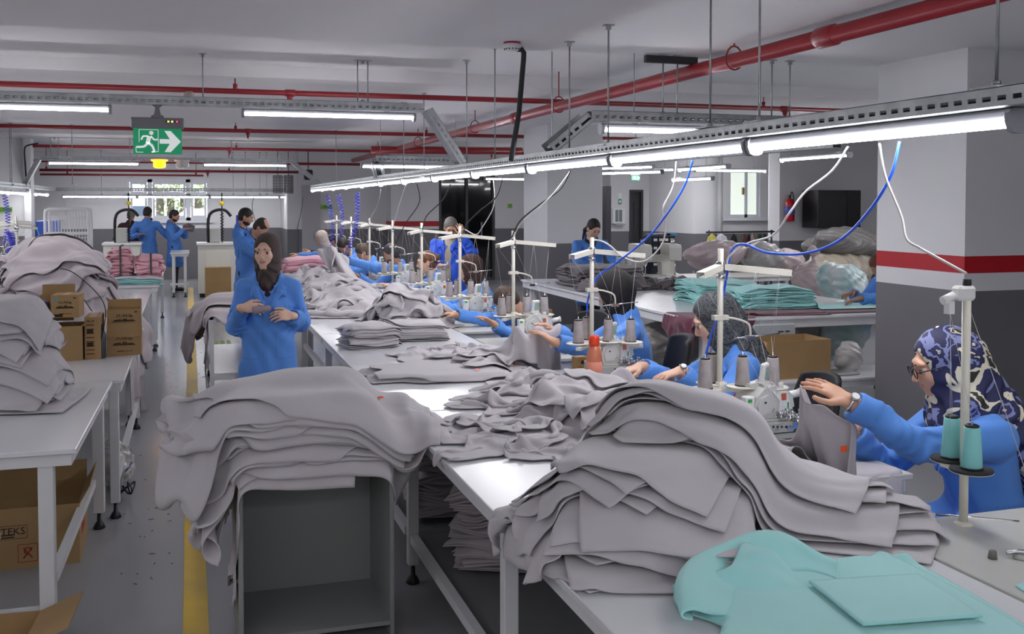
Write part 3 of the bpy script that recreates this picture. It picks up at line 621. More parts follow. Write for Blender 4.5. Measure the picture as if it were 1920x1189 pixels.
def drape(P, Rst, hm, steps=60, iters=4, th=.008, fric=.35, bend=.25, pins=None, damp=.93, dt=1/50., g=9.8):
    """P start (n,m,3), Rst rest shape (n,m,2); settles the sheet on the height map"""
    n, m = P.shape[:2]; X = P.copy(); V = np.zeros_like(X); hm.prep()
    cons = []
    def fam(a, b, k):
        L = np.linalg.norm(Rst[a]-Rst[b], axis=-1); cons.append((a, b, L, k))
    for st, k in ((1, 1.), (2, bend), (4, bend*.5)):
        for o in range(2*st if st == 1 else 2*st):
            ia = np.arange(o, n-st, 2*st)
            if len(ia): fam((slice(o, n-st, 2*st), slice(None)), (slice(o+st, n, 2*st), slice(None)), k)
            fam((slice(None), slice(o, m-st, 2*st)), (slice(None), slice(o+st, m, 2*st)), k)
            if o >= st*2-1: break
    for (di, dj) in ((0, 0),):
        for o in (0, 1):
            fam((slice(o, n-1, 2), slice(0, m-1)), (slice(o+1, n, 2), slice(1, m)), .5)
            fam((slice(o, n-1, 2), slice(1, m)), (slice(o+1, n, 2), slice(0, m-1)), .5)
    fixed = []
    for (a, b, L, k) in cons:
        na = X[a].shape; nb = X[b].shape
        if na[:2] != nb[:2]:
            q0, q1 = min(na[0], nb[0]), min(na[1], nb[1])
        else: q0, q1 = na[:2]
        fixed.append((a, b, L, k, q0, q1))
    pm = None
    if pins is not None: pm = pins; P0 = P.copy()
    for it in range(steps):
        Xo = X.copy(); V[..., 2] -= g*dt; V *= damp; X = X+V*dt
        con = None
        for _ in range(iters):
            for (a, b, L, k, q0, q1) in fixed:
                A = X[a]; B = X[b]; D = B-A; l = np.sqrt((D*D).sum(-1))+1e-9
                f = (l-L)/l*k*.5
                if k < 1: f = np.where(l < L, f, f*.2) 
                D *= f[..., None]; X[a] = A+D; X[b] = B-D
            if pm is not None: X[pm] = P0[pm]
            hz = hm.at(X[..., 0], X[..., 1])+th; pen = hz-X[..., 2]; c = pen > 0
            deep = pen > .05
            X[..., 2] += np.where(c & ~deep, pen, 0)
            if deep.any():
                i, j = hm.idx(X[..., 0], X[..., 1]); i = i.astype(int); j = j.astype(int)
                gx = hm.gx[i, j]; gy = hm.gy[i, j]; gl = np.sqrt(gx*gx+gy*gy); ok = deep & (gl > .5)
                sp = np.minimum(pen/np.maximum(gl, .5), .012)+.003
                X[..., 0] -= np.where(ok, gx/np.maximum(gl, 1e-6)*sp, 0); X[..., 1] -= np.where(ok, gy/np.maximum(gl, 1e-6)*sp, 0)
                X[..., 2] += np.where(deep & ~ok, pen*.5, 0)
            con = c if con is None else (con | c)
        w_ = (1-fric); X[..., 0] = np.where(con, Xo[..., 0]+(X[..., 0]-Xo[..., 0])*w_, X[..., 0]); X[..., 1] = np.where(con, Xo[..., 1]+(X[..., 1]-Xo[..., 1])*w_, X[..., 1])
        if pm is not None: X[pm] = P0[pm]
        V = (X-Xo)/dt; sp = np.sqrt((V*V).sum(-1, keepdims=True)); V = np.where(sp > 3, V*3/np.maximum(sp, 1e-6), V)
    return X
# garment outlines as warped grids, unit square -> metres
def shape_grid(kind, w_, l_, n=28, m=34):
    s = np.linspace(-1, 1, n)[:, None]*np.ones((1, m)); t = np.linspace(0, 1, m)[None, :]*np.ones((n, 1))
    if kind == 'rect': x = s*w_/2; y = (t-.5)*l_
    elif kind == 'body':        # hoodie body panel: armholes, neckline, slightly curved hem
        wd = 1-.30*np.clip((t-.62)/.12, 0, 1)**.7+.0*t; x = s*w_/2*wd
        y = (t-.5)*l_+np.where(t > .8, -(t-.8)/.2*(.10*l_*np.exp(-(s/.35)**2)+.05*l_*s*s), 0)+.012*(1-t)*s*s
    elif kind == 'sleeve':
        x = s*w_/2*(1-.45*t); y = (t-.5)*l_+(1-t)*.12*l_*(1-s*s)*-1
    return np.stack([x, y], -1)
def noise2(n, m, k, rg):
    """smooth random field, k bumps across"""
    a = rg.normal(size=(k+3, k+3)); u = np.linspace(0, k, n); v = np.linspace(0, k, m)
    iu = u.astype(int); fu = u-iu; iv = v.astype(int); fv = v-iv; fu = fu*fu*(3-2*fu); fv = fv*fv*(3-2*fv)
    A = a[iu][:, iv]; B = a[iu+1][:, iv]; C_ = a[iu][:, iv+1]; D = a[iu+1][:, iv+1]
    fu = fu[:, None]; fv = fv[None]; return A*(1-fu)*(1-fv)+B*fu*(1-fv)+C_*(1-fu)*fv+D*fu*fv
def weld_grid(P):
    n, m = P.shape[:2]; I = np.arange(n*m).reshape(n, m)
    F = np.stack([I[:-1, :-1], I[1:, :-1], I[1:, 1:], I[:-1, 1:]], -1).reshape(-1, 4); return P.reshape(-1, 3), F
def smooth_grid(P, k=1):
    for _ in range(k):
        Q = P.copy(); Q[1:-1, 1:-1] = P[1:-1, 1:-1]*.5+(P[:-2, 1:-1]+P[2:, 1:-1]+P[1:-1, :-2]+P[1:-1, 2:])*.125
        Q[0, 1:-1] = P[0, 1:-1]*.6+(P[0, :-2]+P[0, 2:])*.2; Q[-1, 1:-1] = P[-1, 1:-1]*.6+(P[-1, :-2]+P[-1, 2:])*.2
        Q[1:-1, 0] = P[1:-1, 0]*.6+(P[:-2, 0]+P[2:, 0])*.2; Q[1:-1, -1] = P[1:-1, -1]*.6+(P[:-2, -1]+P[2:, -1])*.2; P = Q
    return P
def cloth_obj(name, P, m, label, cat='cloth', group=None, th=.0032, sub=1, origin=None):
    P = smooth_grid(P, 1)
    if sub:
        for ax in (0, 1):      # one Catmull-like refinement
            P = np.moveaxis(P, ax, 0); Q = np.empty((P.shape[0]*2-1,)+P.shape[1:]); Q[::2] = P
            mid = (P[:-1]+P[1:])/2; 
            if len(P) > 3: mid[1:-1] = (9*(P[1:-2]+P[2:-1])-(P[:-3]+P[3:]))/16
            Q[1::2] = mid; P = np.moveaxis(Q, 0, ax)
    o3 = np.array([P[..., 0].mean(), P[..., 1].mean(), P[..., 2].min()]) if origin is None else np.array(origin)
    n, m_ = P.shape[:2]; du = np.gradient(P, axis=0); dv = np.gradient(P, axis=1); N_ = np.cross(du, dv); N_ /= np.linalg.norm(N_, axis=-1, keepdims=True)+1e-9
    if N_[..., 2].mean() < 0: N_ = -N_; flip = True
    else: flip = False
    # rolled, slightly thicker hem rim
    T = P+N_*th/2; B = P-N_*th/2
    V = np.concatenate([T.reshape(-1, 3), B.reshape(-1, 3)])-o3; k = n*m_; I = np.arange(k).reshape(n, m_)
    F = np.stack([I[:-1, :-1], I[1:, :-1], I[1:, 1:], I[:-1, 1:]], -1).reshape(-1, 4)
    if flip: F = F[:, ::-1]
    E = np.concatenate([I[0, ::-1], I[1:, 0], I[-1, 1:], I[-2:0:-1, -1]]); E2 = np.roll(E, -1)
    S = np.stack([E2, E, E+k, E2+k], -1)
    if flip: S = S[:, ::-1]
    me = np_mesh(name, V, np.concatenate([F, F[:, ::-1]+k, S]), m)
    st = np.zeros((2*k, 3), np.float32); st[:k, 0] = st[k:, 0] = np.repeat(np.linspace(0, 1, n), m_); st[:k, 1] = st[k:, 1] = np.tile(np.linspace(0, 1, m_), n)
    at = me.attributes.new('st', 'FLOAT_VECTOR', 'POINT'); at.data.foreach_set('vector', st.ravel())
    o = bpy.data.objects.new(name, me); COL.objects.link(o); o.location = o3
    if label is not None: tag(o, label, cat, group)
    return o
def start_sheet(Rst, cx, cy, ang, z, comp=(1., 1.), amp=0., k=3, rg=rng, jit=0.):
    n, m = Rst.shape[:2]; c, s = math.cos(ang), math.sin(ang)
    u = Rst[..., 0]*comp[0]; v = Rst[..., 1]*comp[1]
    if jit: u = u+noise2(n, m, k, rg)*jit; v = v+noise2(n, m, k, rg)*jit
    P = np.stack([cx+u*c-v*s, cy+u*s+v*c, np.full_like(u, z)], -1)
    if amp: P[..., 2] += np.abs(noise2(n, m, k, rg))*amp
    return P
def fleece_fn(m, nt, b, src):
    N, L = nt.nodes, nt.links
    n = N.new('ShaderNodeTexNoise'); n.inputs['Scale'].default_value = 7; n.inputs['Detail'].default_value = 3; L.new(src, n.inputs['Vector'])
    n2 = N.new('ShaderNodeTexNoise'); n2.inputs['Scale'].default_value = 900; n2.inputs['Detail'].default_value = 2; L.new(src, n2.inputs['Vector'])
    ad = N.new('ShaderNodeMath'); ad.operation = 'MULTIPLY_ADD'; ad.inputs[1].default_value = 6.; L.new(n.outputs['Fac'], ad.inputs[0]); L.new(n2.outputs['Fac'], ad.inputs[2])
    bp = N.new('ShaderNodeBump'); bp.inputs['Strength'].default_value = .35; bp.inputs['Distance'].default_value = .0018; 
    av = N.new('ShaderNodeAttribute'); av.attribute_name = 'st'; sp_ = N.new('ShaderNodeSeparateXYZ'); L.new(av.outputs['Vector'], sp_.inputs[0])
    def mth(op, a, b_=None):
        q = N.new('ShaderNodeMath'); q.operation = op
        for i_, x_ in enumerate((a, b_)):
            if x_ is None: continue
            if isinstance(x_, (int, float)): q.inputs[i_].default_value = x_
            else: L.new(x_, q.inputs[i_])
        return q.outputs[0]
    dx = mth('SUBTRACT', .5, mth('ABSOLUTE', mth('SUBTRACT', sp_.outputs[0], .5))); dy = sp_.outputs[1]
    line = mth('MAXIMUM', mth('LESS_THAN', mth('ABSOLUTE', mth('SUBTRACT', dx, .05)), .0035), mth('LESS_THAN', mth('ABSOLUTE', mth('SUBTRACT', dy, .10)), .0028))
    hh = mth('SUBTRACT', ad.outputs[0], mth('MULTIPLY', line, 1.6)); L.new(hh, bp.inputs['Height']); L.new(bp.outputs[0], b.inputs['Normal'])
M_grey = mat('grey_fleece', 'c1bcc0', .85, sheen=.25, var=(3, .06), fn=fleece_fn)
M_grey2 = mat('darker_grey_fleece', 'a89fa3', .85, sheen=.25, var=(3, .06), fn=fleece_fn)  # same fleece as the plain grey, in a darker pinkish tone
M_teal = mat('turquoise_fleece', 'a2dedc', .85, sheen=.3, var=(3, .05), fn=fleece_fn)
M_pink = mat('pink_fleece', 'f0b8c6', .85, sheen=.3, var=(3, .05), fn=fleece_fn)
M_burg = mat('burgundy_fleece', '5e2439', .85, sheen=.2, var=(3, .08), fn=fleece_fn)
M_cgrey = mat('charcoal_grey_fleece', '6c666a', .85, sheen=.2, var=(3, .08), fn=fleece_fn)
M_orange = mat('orange_sticker', 'f0561a', .5)
def sticker(x, y, hm, parent, s=.012, z=None):
    o = MB().box((-s, -s*.7, 0), (s, s*.7, .0015)).build('orange_sticker', M_orange, parent)
    w_ = Vector((x, y, (hm.at(np.array(x), np.array(y)) if z is None else z)+.002)); o.location = w_-parent.location; o.rotation_euler = (.3, 0, .5)
def pile(hm, specs, m, name, labels, group, th, rg, cat='garment', steps=45, zadd=.10, objth=.0032, iters=4, fric=.35, bend=.25, reg=None):
    out = []
    for i, sp in enumerate(specs):
        kind, wd, ln, cx, cy, ang = sp[:6]; o = sp[6] if len(sp) > 6 else {}
        G = shape_grid(kind, wd, ln, o.get('n', 26), o.get('m', 32))
        P = start_sheet(G, cx, cy, ang, 0, o.get('comp', (1, 1)), 0, o.get('k', 3), rg, o.get('jit', 0))
        hz = hm.at(P[..., 0], P[..., 1]); z = hz.max()+.02 if not o.get('follow', 1) else None
        P[..., 2] = np.maximum(hz, hz.max()-o.get('drop', .25))+.02+np.abs(noise2(*P.shape[:2], o.get('k', 3), rg))*o.get('amp', .01) if z is None else z
        X = drape(P, G, hm, o.get('steps', steps), iters, th, fric, o.get('bend', bend))
        hm.add(X, th*o.get('thk', 1.))
        lb = labels[i] if isinstance(labels, (list, tuple)) else labels
        ob = cloth_obj(name, X, o.get('mat', m), o.get('label', lb), cat, o.get('group', group), objth)
        out.append(ob)
    return out
import time as _t
_T0 = _t.time()
def hit(hm_, u, v):
    for z in np.linspace(1.6, .75, 200):
        p_ = PZ(u, v, z)
        if float(hm_.at(np.array(p_[0]), np.array(p_[1]))) >= z: return p_
    return p_
def U(a, b, rg): return a+(b-a)*rg.random()
# ---- P1: stack draped over the open cabinet
hm = HMap(-.6, 1.6, 3.4, 5.4)
hm.rect(.17, .79, 4.08, 4.58, .735); hm.rect(.93, 1.6, 3.4, 5.4, TZ)
rg = np.random.default_rng(11); sp = []
NS = 19
hm.ball(.60, 4.52, .30, .16, .735, .05)
for i in range(NS):
    a = U(-.07, .07, rg)+math.pi/2; side = (-.13, .20, .04, -.105, .16)[i % 5]
    d = dict(amp=.012, k=3, n=24, m=38, comp=(.97, 1.))
    if side < -.1: d.update(label='grey garment draped far down the left side of the open cabinet', group='garments hanging down the cabinet side')
    if i >= NS-3: d = dict(amp=.10, k=4, n=32, m=48, comp=(.80, .93), jit=.02, bend=.4)
    if i >= NS-3: side = (.02, -.06, .12)[i-NS+3]
    sp.append(('body', U(.60, .68, rg), U(1.0, 1.15, rg)-(.08 if side < -.1 else 0), .38+side+U(-.04, .04, rg), U(4.33, 4.39, rg), a+(math.pi if i % 2 else 0), d))
lab = ['grey fleece garment panel in the stack draped over the open cabinet']*(NS-1)+['topmost grey fleece garment with an orange sticker on the stack over the open cabinet']
ob = pile(hm, sp, M_grey, 'fleece_garment', lab, 'grey garments draped over the open cabinet', .0078, rg, steps=62)
_q = hit(hm, 714, 752); sticker(_q[0], _q[1], hm, ob[-1])
print('P1', _t.time()-_T0)
# ---- long table map for everything on the sorting row
ht = HMap(.3, 3.2, 1.6, 14.0)
ht.rect(.93, 1.98, 1.2, 13.2, TZ); ht.rect(1.99, 3.1, 1.15, 2.62, TZ+.004)
for k in range(9): ht.rect(2.0, 2.55, 3.1+1.5*k, 4.2+1.5*k, TZ)
# P2 big pile near right
rg = np.random.default_rng(5); sp = []
for i in range(15):
    f = i/14
    sp.append(('body', U(.5, .62, rg), U(.8, .95, rg), 1.34+.12*f+U(-.06, .06, rg), 2.78+.12*f+U(-.09, .09, rg), R(-48)+U(-.6, .55, rg), dict(amp=.03, k=4, comp=(.90, .95), m=34)))
for i in range(3): sp.insert(3+4*i, ('sleeve', .36, .6, 1.10+U(-.04, .04, rg), 2.85+U(-.2, .2, rg), R(100)+U(-.5, .3, rg), dict(amp=.02, label='grey sleeve piece sticking out of the left side of the large front pile', group='grey sleeves in the large front pile')))
for i in range(10):
    f = i/9
    sp.append(('body', U(.42, .55, rg), U(1.0, 1.15, rg), 1.72-.05*f+U(-.06, .06, rg), 2.78+.16*f+U(-.06, .06, rg), R(62)+U(-.2, .25, rg), dict(amp=.10, k=4, comp=(.70, .90), jit=.02, n=28, m=42, bend=.4, **({} if i >= 8 else dict(label='long grey garment in the upper right part of the large front pile', group='long garments on the large front pile')))))
lab = ['grey fleece panel in the large pile at the front of the sorting table']*(len(sp)-2)+['long grey fleece garment lying second from the top of the large front pile', 'uppermost long grey fleece garment of the large front pile']
ob = pile(ht, sp, M_grey, 'fleece_garment', lab, 'grey garments in the large front pile', .0078, rg, steps=45, fric=.5)
print('P2', _t.time()-_T0)
# P3 loose garments between the pile and the orange bottle
rg = np.random.default_rng(21)
CR = dict(amp=.13, jit=.03, comp=(.62, .72), k=4, bend=.5, n=30, m=36)
CR2 = dict(amp=.09, jit=.03, comp=(.75, .8), k=4, bend=.5, n=30, m=36)
for _ in range(6): ht.ball(U(1.55, 1.95, rg), U(3.9, 5.0, rg), U(.16, .25, rg), U(.12, .2, rg), TZ, U(.09, .15, rg), U(0, 3, rg))
for _ in range(16): ht.ball(U(1.35, 2.1, rg), U(3.35, 5.3, rg), U(.08, .16, rg), U(.06, .12, rg), TZ, U(.03, .075, rg), U(0, 3, rg))
for _ in range(4): ht.ball(U(1.75, 2.05, rg), U(3.2, 3.9, rg), U(.12, .2, rg), U(.1, .15, rg), TZ, U(.08, .13, rg), U(0, 3, rg))
sp = [('body', .6, .8, 1.33, 4.12, R(75), CR2), ('body', .6, .85, 1.80, 4.0, R(40), CR), ('sleeve', .4, .6, 1.18, 3.90, R(110), CR2), ('body', .6, .85, 1.92, 4.5, R(85), CR),
      ('body', .6, .8, 1.50, 4.70, R(60), CR), ('sleeve', .4, .65, 1.85, 3.6, R(30), CR2), ('body', .6, .85, 1.98, 4.9, R(95), CR), ('sleeve', .4, .6, 1.42, 3.68, R(65), CR),
      ('body', .6, .8, 1.75, 5.15, R(120), CR), ('body', .55, .85, 2.0, 3.35, R(-70), CR2), ('body', .6, .85, 1.75, 4.35, R(10), CR), ('body', .55, .8, 1.65, 3.55, R(-30), CR), ('sleeve', .4, .6, 1.25, 4.3, R(20), CR2)]
lab = ['crumpled grey garment panel lying left in front of the orange bottle', 'crumpled grey garment between the front pile and the second machine', 'small grey sleeve piece at the table edge behind the open cabinet stack', 'grey garment spread out left of the second machine', 'rumpled grey garment with upturned collar below the orange bottle',
       'grey sleeve piece behind the top of the front pile', 'grey garment being fed under the orange bottle machine', 'grey sleeve rolled up on the left of the front pile top', 'grey garment rumpled between the flat stack and the orange bottle', 'grey garment with many folds right behind the front pile', 'grey garment tossed across the middle of the loose heap', 'grey garment against the rear of the large front pile', 'grey sleeve lying on the left border of the loose heap']
pile(ht, sp, M_grey, 'fleece_garment', lab, 'loose grey garments on the sorting table', .010, rg, steps=34, fric=.8)
print('P3', _t.time()-_T0)
# P4 flat pieces
sp = [('body', .62, .85, 1.35, 5.75, R(88), dict(amp=.01)), ('body', .6, .8, 1.3, 5.72, R(92), dict(amp=.012)), ('body', .6, .8, 1.36, 5.7, R(86), dict(amp=.02)), ('sleeve', .4, .6, 1.7, 6.1, R(60), CR2),
      ('body', .6, .8, 1.62, 6.45, R(70), CR), ('body', .6, .8, 1.8, 5.8, R(100), CR), ('body', .6, .8, 1.85, 6.3, R(40), CR), ('sleeve', .4, .6, 1.4, 6.3, R(20), CR2)]
lab = ['flat grey garment piece lowest in the flat stack behind the open cabinet', 'flat grey garment piece in the middle of the flat stack', 'top flat grey garment piece with an orange sticker on it', 'grey sleeve thrown beside the flat stack', 'rumpled grey garment behind the flat stack', 'rumpled grey garment right of the flat stack', 'rumpled grey garment under the held cloth', 'grey sleeve between the folded stack and the flat stack']
ob = pile(ht, sp, M_grey, 'fleece_garment', lab, 'loose grey garments on the sorting table', .009, rg, steps=34, fric=.7)
_q = hit(ht, 895, 694); sticker(_q[0], _q[1], ht, ob[2])
_q = hit(ht, 968, 684); sticker(_q[0], _q[1], ht, ob[3])
# folded stacks: each garment folded in half with a rounded fold
def folded(hm, cx, cy, ang, w_, l_, h, m, label, group, rg, name='folded_garment', sag=.0, n=14, wav=.006, turns=2):
    """one garment folded 'turns' times; the profile is a serpentine of layers"""
    w_ *= U(.95, 1.03, rg); l_ *= U(.94, 1.03, rg); pts = []; lay = turns; hh = h/lay; r = hh/2
    for k in range(lay):
        z = hh*(k+.5)*1.0; xs_ = np.linspace(0, l_, 9) if k % 2 == 0 else np.linspace(l_, 0, 9)
        for x in xs_: pts.append((x, z))
        if k < lay-1:
            xe = xs_[-1]; s_ = 1 if k % 2 == 0 else -1
            for a in (-60, -20, 20, 60): pts.append((xe+s_*r*1.1*math.cos(R(a)), z+r+r*math.sin(R(a))))
    pts = np.array(pts); m_ = len(pts); s = np.linspace(-w_/2, w_/2, n)
    U_ = s[:, None]*np.ones((1, m_)); Xl = np.ones((n, 1))*(pts[:, 0]-l_/2)[None]; Z = np.ones((n, 1))*pts[:, 1][None]
    sh = noise2(n, m_, 3, rg)*.008; Xl = Xl+sh; U_ = U_+noise2(n, m_, 3, rg)*.006
    c, s2 = math.cos(ang), math.sin(ang); PX_ = cx+Xl*c-U_*s2; PY_ = cy+Xl*s2+U_*c
    sm = hm.at(np.full_like(PX_, cx), np.full_like(PX_, cy)); hz = np.maximum(hm.at(PX_, PY_), sm-.05)
    wv = wav*np.sin(Xl*rg.uniform(14, 26)+rg.uniform(0, 6))*np.cos(U_*rg.uniform(6, 14)+rg.uniform(0, 6))
    base = hz*.85+sm*.15
    P = np.stack([PX_, PY_, base+Z+wv+.002], -1)
    ob = cloth_obj(name, P, m, label, 'garment', group, min(.004, hh*.32), sub=1)
    top = P.copy(); hm.add(P, hh*.5); return ob
rg = np.random.default_rng(3)
for i in range(6): folded(ht, 1.18+U(-.012, .012, rg), 7.02+U(-.012, .012, rg), R(8)+U(-.04, .04, rg), .32, .36, .024, M_grey, ['folded grey garment in the neat folded stack beside the standing woman', 'topmost folded grey garment of the neat folded stack beside the standing woman'][i == 5], 'neatly folded grey garments', rg)
for i in range(5): folded(ht, 1.55+U(-.012, .012, rg), 7.3+U(-.012, .012, rg), R(-6)+U(-.04, .04, rg), .34, .46, .026, M_grey, ['folded grey garment in the longer folded stack behind the neat one', 'topmost folded grey garment of the longer folded stack'][i == 4], 'long folded grey garments', rg)
print('P5', _t.time()-_T0)
# P6 bundle
rg = np.random.default_rng(9)
ht.ball(1.72, 8.1, .32, .42, TZ, .12)
sp = [('body', .6, .9, 1.65+U(-.12, .12, rg), 8.1+U(-.25, .25, rg), U(0, 3, rg), dict(amp=.20, jit=.04, comp=(.58, .62), k=4, bend=.5, n=30, m=36)) for i in range(7)]
lab = ['grey garment thrown on the rolled bundle in front of the fourth machine']*6+['rolled grey garment on top of the bundle in front of the fourth machine']
pile(ht, sp, M_grey, 'fleece_garment', lab, 'grey garments of the rolled bundle', .010, rg, steps=32, fric=.75)
# P7 long crumpled heap
ht.ball(1.5, 10.6, .42, 1.5, TZ, .10); ht.ball(1.35, 12.4, .4, .9, TZ, .16)
sp = []
for _ in range(22): ht.ball(U(1.1, 1.85, rg), U(8.9, 12.8, rg), U(.1, .2, rg), U(.1, .18, rg), TZ, U(.05, .14, rg), U(0, 3, rg))
for i in range(18):
    y = 12.9-4.0*i/17; sp.append(('body', .6, .85, 1.42+U(-.2, .25, rg), y+U(-.1, .1, rg), U(0, 3.1, rg), dict(amp=.18, jit=.04, comp=(.6, .65), k=4, n=24, m=28, bend=.5)))
pile(ht, sp, M_grey, 'fleece_garment', ['crumpled grey garment in the long heap behind the standing woman, near end' if i > 7 else 'crumpled grey garment in the long heap behind the standing woman, far end' for i in range(18)], 'crumpled grey garments of the long heap', .010, rg, steps=30, fric=.75)
print('P7', _t.time()-_T0)
# P9 left near stack
hl = HMap(-2.6, .3, 4.0, 12.8); hl.rect(-1.8, -.42, 4.38, 12.4, TZ)
rg = np.random.default_rng(31)
hl.ball(-1.12, 5.75, .5, .5, TZ, .03)
sp = []
for i in range(24):
    f = i/23; sp.append(('body', U(.58, .7, rg), U(.8, 1.0, rg), -1.04-.14*f+U(-.07, .09, rg), 5.60+.1*f+U(-.08, .08, rg), R(84)+U(-.3, .3, rg), dict(amp=.04, comp=(.9, .88), jit=.015, k=4)))
pile(hl, sp, M_grey, 'fleece_garment', ['grey fleece panel in the tall stack at the left edge of the photo']*23+['top grey fleece panel of the tall stack at the left edge'], 'grey panels of the tall left stack', .0105, rg, steps=38)
print('P9', _t.time()-_T0)
# P10 large left heap
rg = np.random.default_rng(41)
hl.ball(-1.15, 9.6, .6, 1.4, TZ, .20); hl.ball(-1.2, 9.5, .32, .8, TZ, .30)
sp = []
for _ in range(26): hl.ball(U(-1.7, -.6, rg), U(7.9, 10.6, rg), U(.12, .22, rg), U(.12, .2, rg), TZ+.0, U(.12, .34, rg), U(0, 3, rg))
for i in range(34):
    f = i/33; sp.append(('body', U(.58, .68, rg), U(.85, 1.05, rg), -1.0-.12*f+U(-.3, .3, rg)*(1-.5*f), 9.1+.35*f+U(-.8, .7, rg)*(1-.4*f), R(75)+U(-.9, .9, rg), dict(amp=.12, comp=(.7, .78), jit=.04, k=4, bend=.4, n=28, m=34)))
for i in range(6): sp.insert(2+3*i, ('body', .6, 1.1, -.45+U(-.08, .06, rg), 8.4+U(-.6, .9, rg), R(90)+U(-.4, .4, rg), dict(amp=.04, comp=(.8, .95), jit=.04, k=4, label='grey garment hanging off the aisle side of the large left heap', group='garments hanging off the left heap')))
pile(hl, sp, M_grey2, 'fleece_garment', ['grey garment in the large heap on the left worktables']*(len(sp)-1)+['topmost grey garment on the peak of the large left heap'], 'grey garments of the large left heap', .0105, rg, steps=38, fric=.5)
print('P10', _t.time()-_T0)
# cart cloths
hc = HMap(-.5, 1.6, 8.4, 11.6); hc.rect(ct.location.x-.02, ct.location.x+cwx+.02, 8.98, 10.92, .82)
rg = np.random.default_rng(51)
sp = [('body', .7, 1.3, ct.location.x+U(-.02, .3, rg), 9.3+U(-.35, .9, rg), R(80)+U(-.3, .3, rg), dict(amp=.04, comp=(.8, .95), jit=.04, k=4)) for i in range(7)]
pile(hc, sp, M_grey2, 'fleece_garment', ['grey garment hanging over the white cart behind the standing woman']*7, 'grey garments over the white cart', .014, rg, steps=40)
# teal garment bottom right: body panels, pocket, second layer
rg = np.random.default_rng(61)
sp = [('body', .62, .76, 1.50, 2.06, R(84), dict(mat=M_teal, amp=.012, n=34, m=44)), ('body', .64, .74, 1.47, 2.06, R(86), dict(mat=M_teal, amp=.07, n=40, m=50, comp=(.92, .88), jit=.01, k=3, bend=.4))]
ob = pile(ht, sp, M_teal, 'turquoise_garment', ['lower layer of the turquoise garment at the right table end', 'turquoise garment with a square patch pocket lying at the right table end'], None, .008, rg, steps=45, objth=.005)
cv = [Vector(PZ(u, v, .825)) for u, v in ((1278, 1165), (1268, 1118), (1300, 1072), (1380, 1045), (1460, 1036), (1530, 1050), (1570, 1062))]
cv = curve_pts(cv, 5); n_ = len(cv); m_ = 12; P = np.zeros((n_, m_, 3)); cen = Vector((1.52, 2.1, .82))
_pr = [(.03, -.004), (.008, .008), (-.004, .03), (.004, .052), (.022, .062), (.042, .052), (.058, .034), (.078, .018), (.10, .008), (.12, .002)]
m_ = len(_pr); P = np.zeros((n_, m_, 3))
for i, q in enumerate(cv):
    inn = (cen-q); inn.z = 0; inn.normalize(); t_ = i/(n_-1); k_ = .25+.85*math.sin(math.pi*min(1, .08+t_*.9))**1.2+.18*math.sin(t_*13)
    for j, (o_, h_) in enumerate(_pr): P[i, j] = tuple(q+inn*(o_*(.8+.4*k_))+Vector((0, 0, h_*max(k_, .15))))
ob2 = cloth_obj('turquoise_collar', P, M_teal, 'curled up collar end of the turquoise garment, standing off the table', 'garment', None, .005)
G = shape_grid('rect', .30, .27, 16, 16); P = start_sheet(G, 1.62, 2.04, R(-8), 1.0)
P[..., 2] = ht.at(P[..., 0], P[..., 1])+.02; X = drape(P, G, ht, 25, 4, .006); pk = cloth_obj('patch_pocket', X, M_teal, None, th=.006); 
del_lab = [pk.pop(k) for k in list(pk.keys()) if k in ('label', 'category', 'group')]
pk.parent = ob[1]; pk.location = Vector(pk.location)-ob[1].location
print('teal', _t.time()-_T0)
# teal stack, burgundy, grey stack on the cutting tables
hr = HMap(3.2, 6.6, 7.0, 12.2); hr.rect(3.9, 6.1, 7.3, 11.9, .85)
rg = np.random.default_rng(71)
pile(hr, [('rect', .60, .85, 4.08, 7.52, R(62), dict(amp=.04, jit=.02, comp=(.85, .9))), ('rect', .42, 1.5, 5.2, 7.62, R(88), dict(amp=.008)), ('rect', .3, 1.0, 4.7, 7.55, R(80), dict(amp=.008))], M_burg, 'burgundy_cloth', ['burgundy cloth hanging off the corner of the cutting table', 'burgundy cloth lying flat along the cutting table front edge', 'narrow burgundy piece under the turquoise stack'], None, .006, rg, steps=50)
for i in range(12):
    folded(hr, 4.95+U(-.02, .02, rg), 8.0+U(-.02, .02, rg), R(-4)+U(-.03, .03, rg), .5, .72, .019, M_teal, ['flat turquoise garment in the big turquoise stack', 'topmost turquoise garment of the big turquoise stack'][i == 11], 'turquoise garments of the big stack', rg, wav=.018)
for i in range(12): folded(hr, 4.82+U(-.02, .02, rg), 8.72+U(-.02, .02, rg), R(5)+U(-.03, .03, rg), .5, .6, .018, M_teal, 'flat turquoise garment in the rear turquoise stack', 'turquoise garments of the rear stack', rg, wav=.018)
pile(hr, [('rect', .55, .9, 5.75, 7.85, R(85), dict(amp=.003, mat=M_teal))], M_teal, 'turquoise_cloth', ['pale turquoise piece lying under the hands of the worker beside the column'], None, .004, rg, steps=20)
for i in range(20): folded(hr, 4.46+U(-.02, .02, rg), 10.75+U(-.04, .04, rg), R(0)+U(-.03, .03, rg), .75, .75, .018, M_cgrey, ['dark grey cut panel in the thick stack on the rear cutting table', 'top dark grey cut panel of the thick stack on the rear cutting table'][i == 19], 'dark grey cut panels', rg, wav=.012)
pile(hr, [('rect', .24, .3, 4.1+.16*(i % 5)+U(-.04, .04, rg), 10.2+U(-.05, .05, rg)-.02*(i//5), U(0, 3, rg), dict(n=14, m=16, amp=.14, comp=(.5, .5), k=4, bend=.4)) for i in range(20)], M_cgrey, 'ruffled_cut_piece', 'ruffled dark grey cut piece heaped against the thick stack', 'ruffled dark grey cut pieces', .012, rg, steps=22, fric=.85)
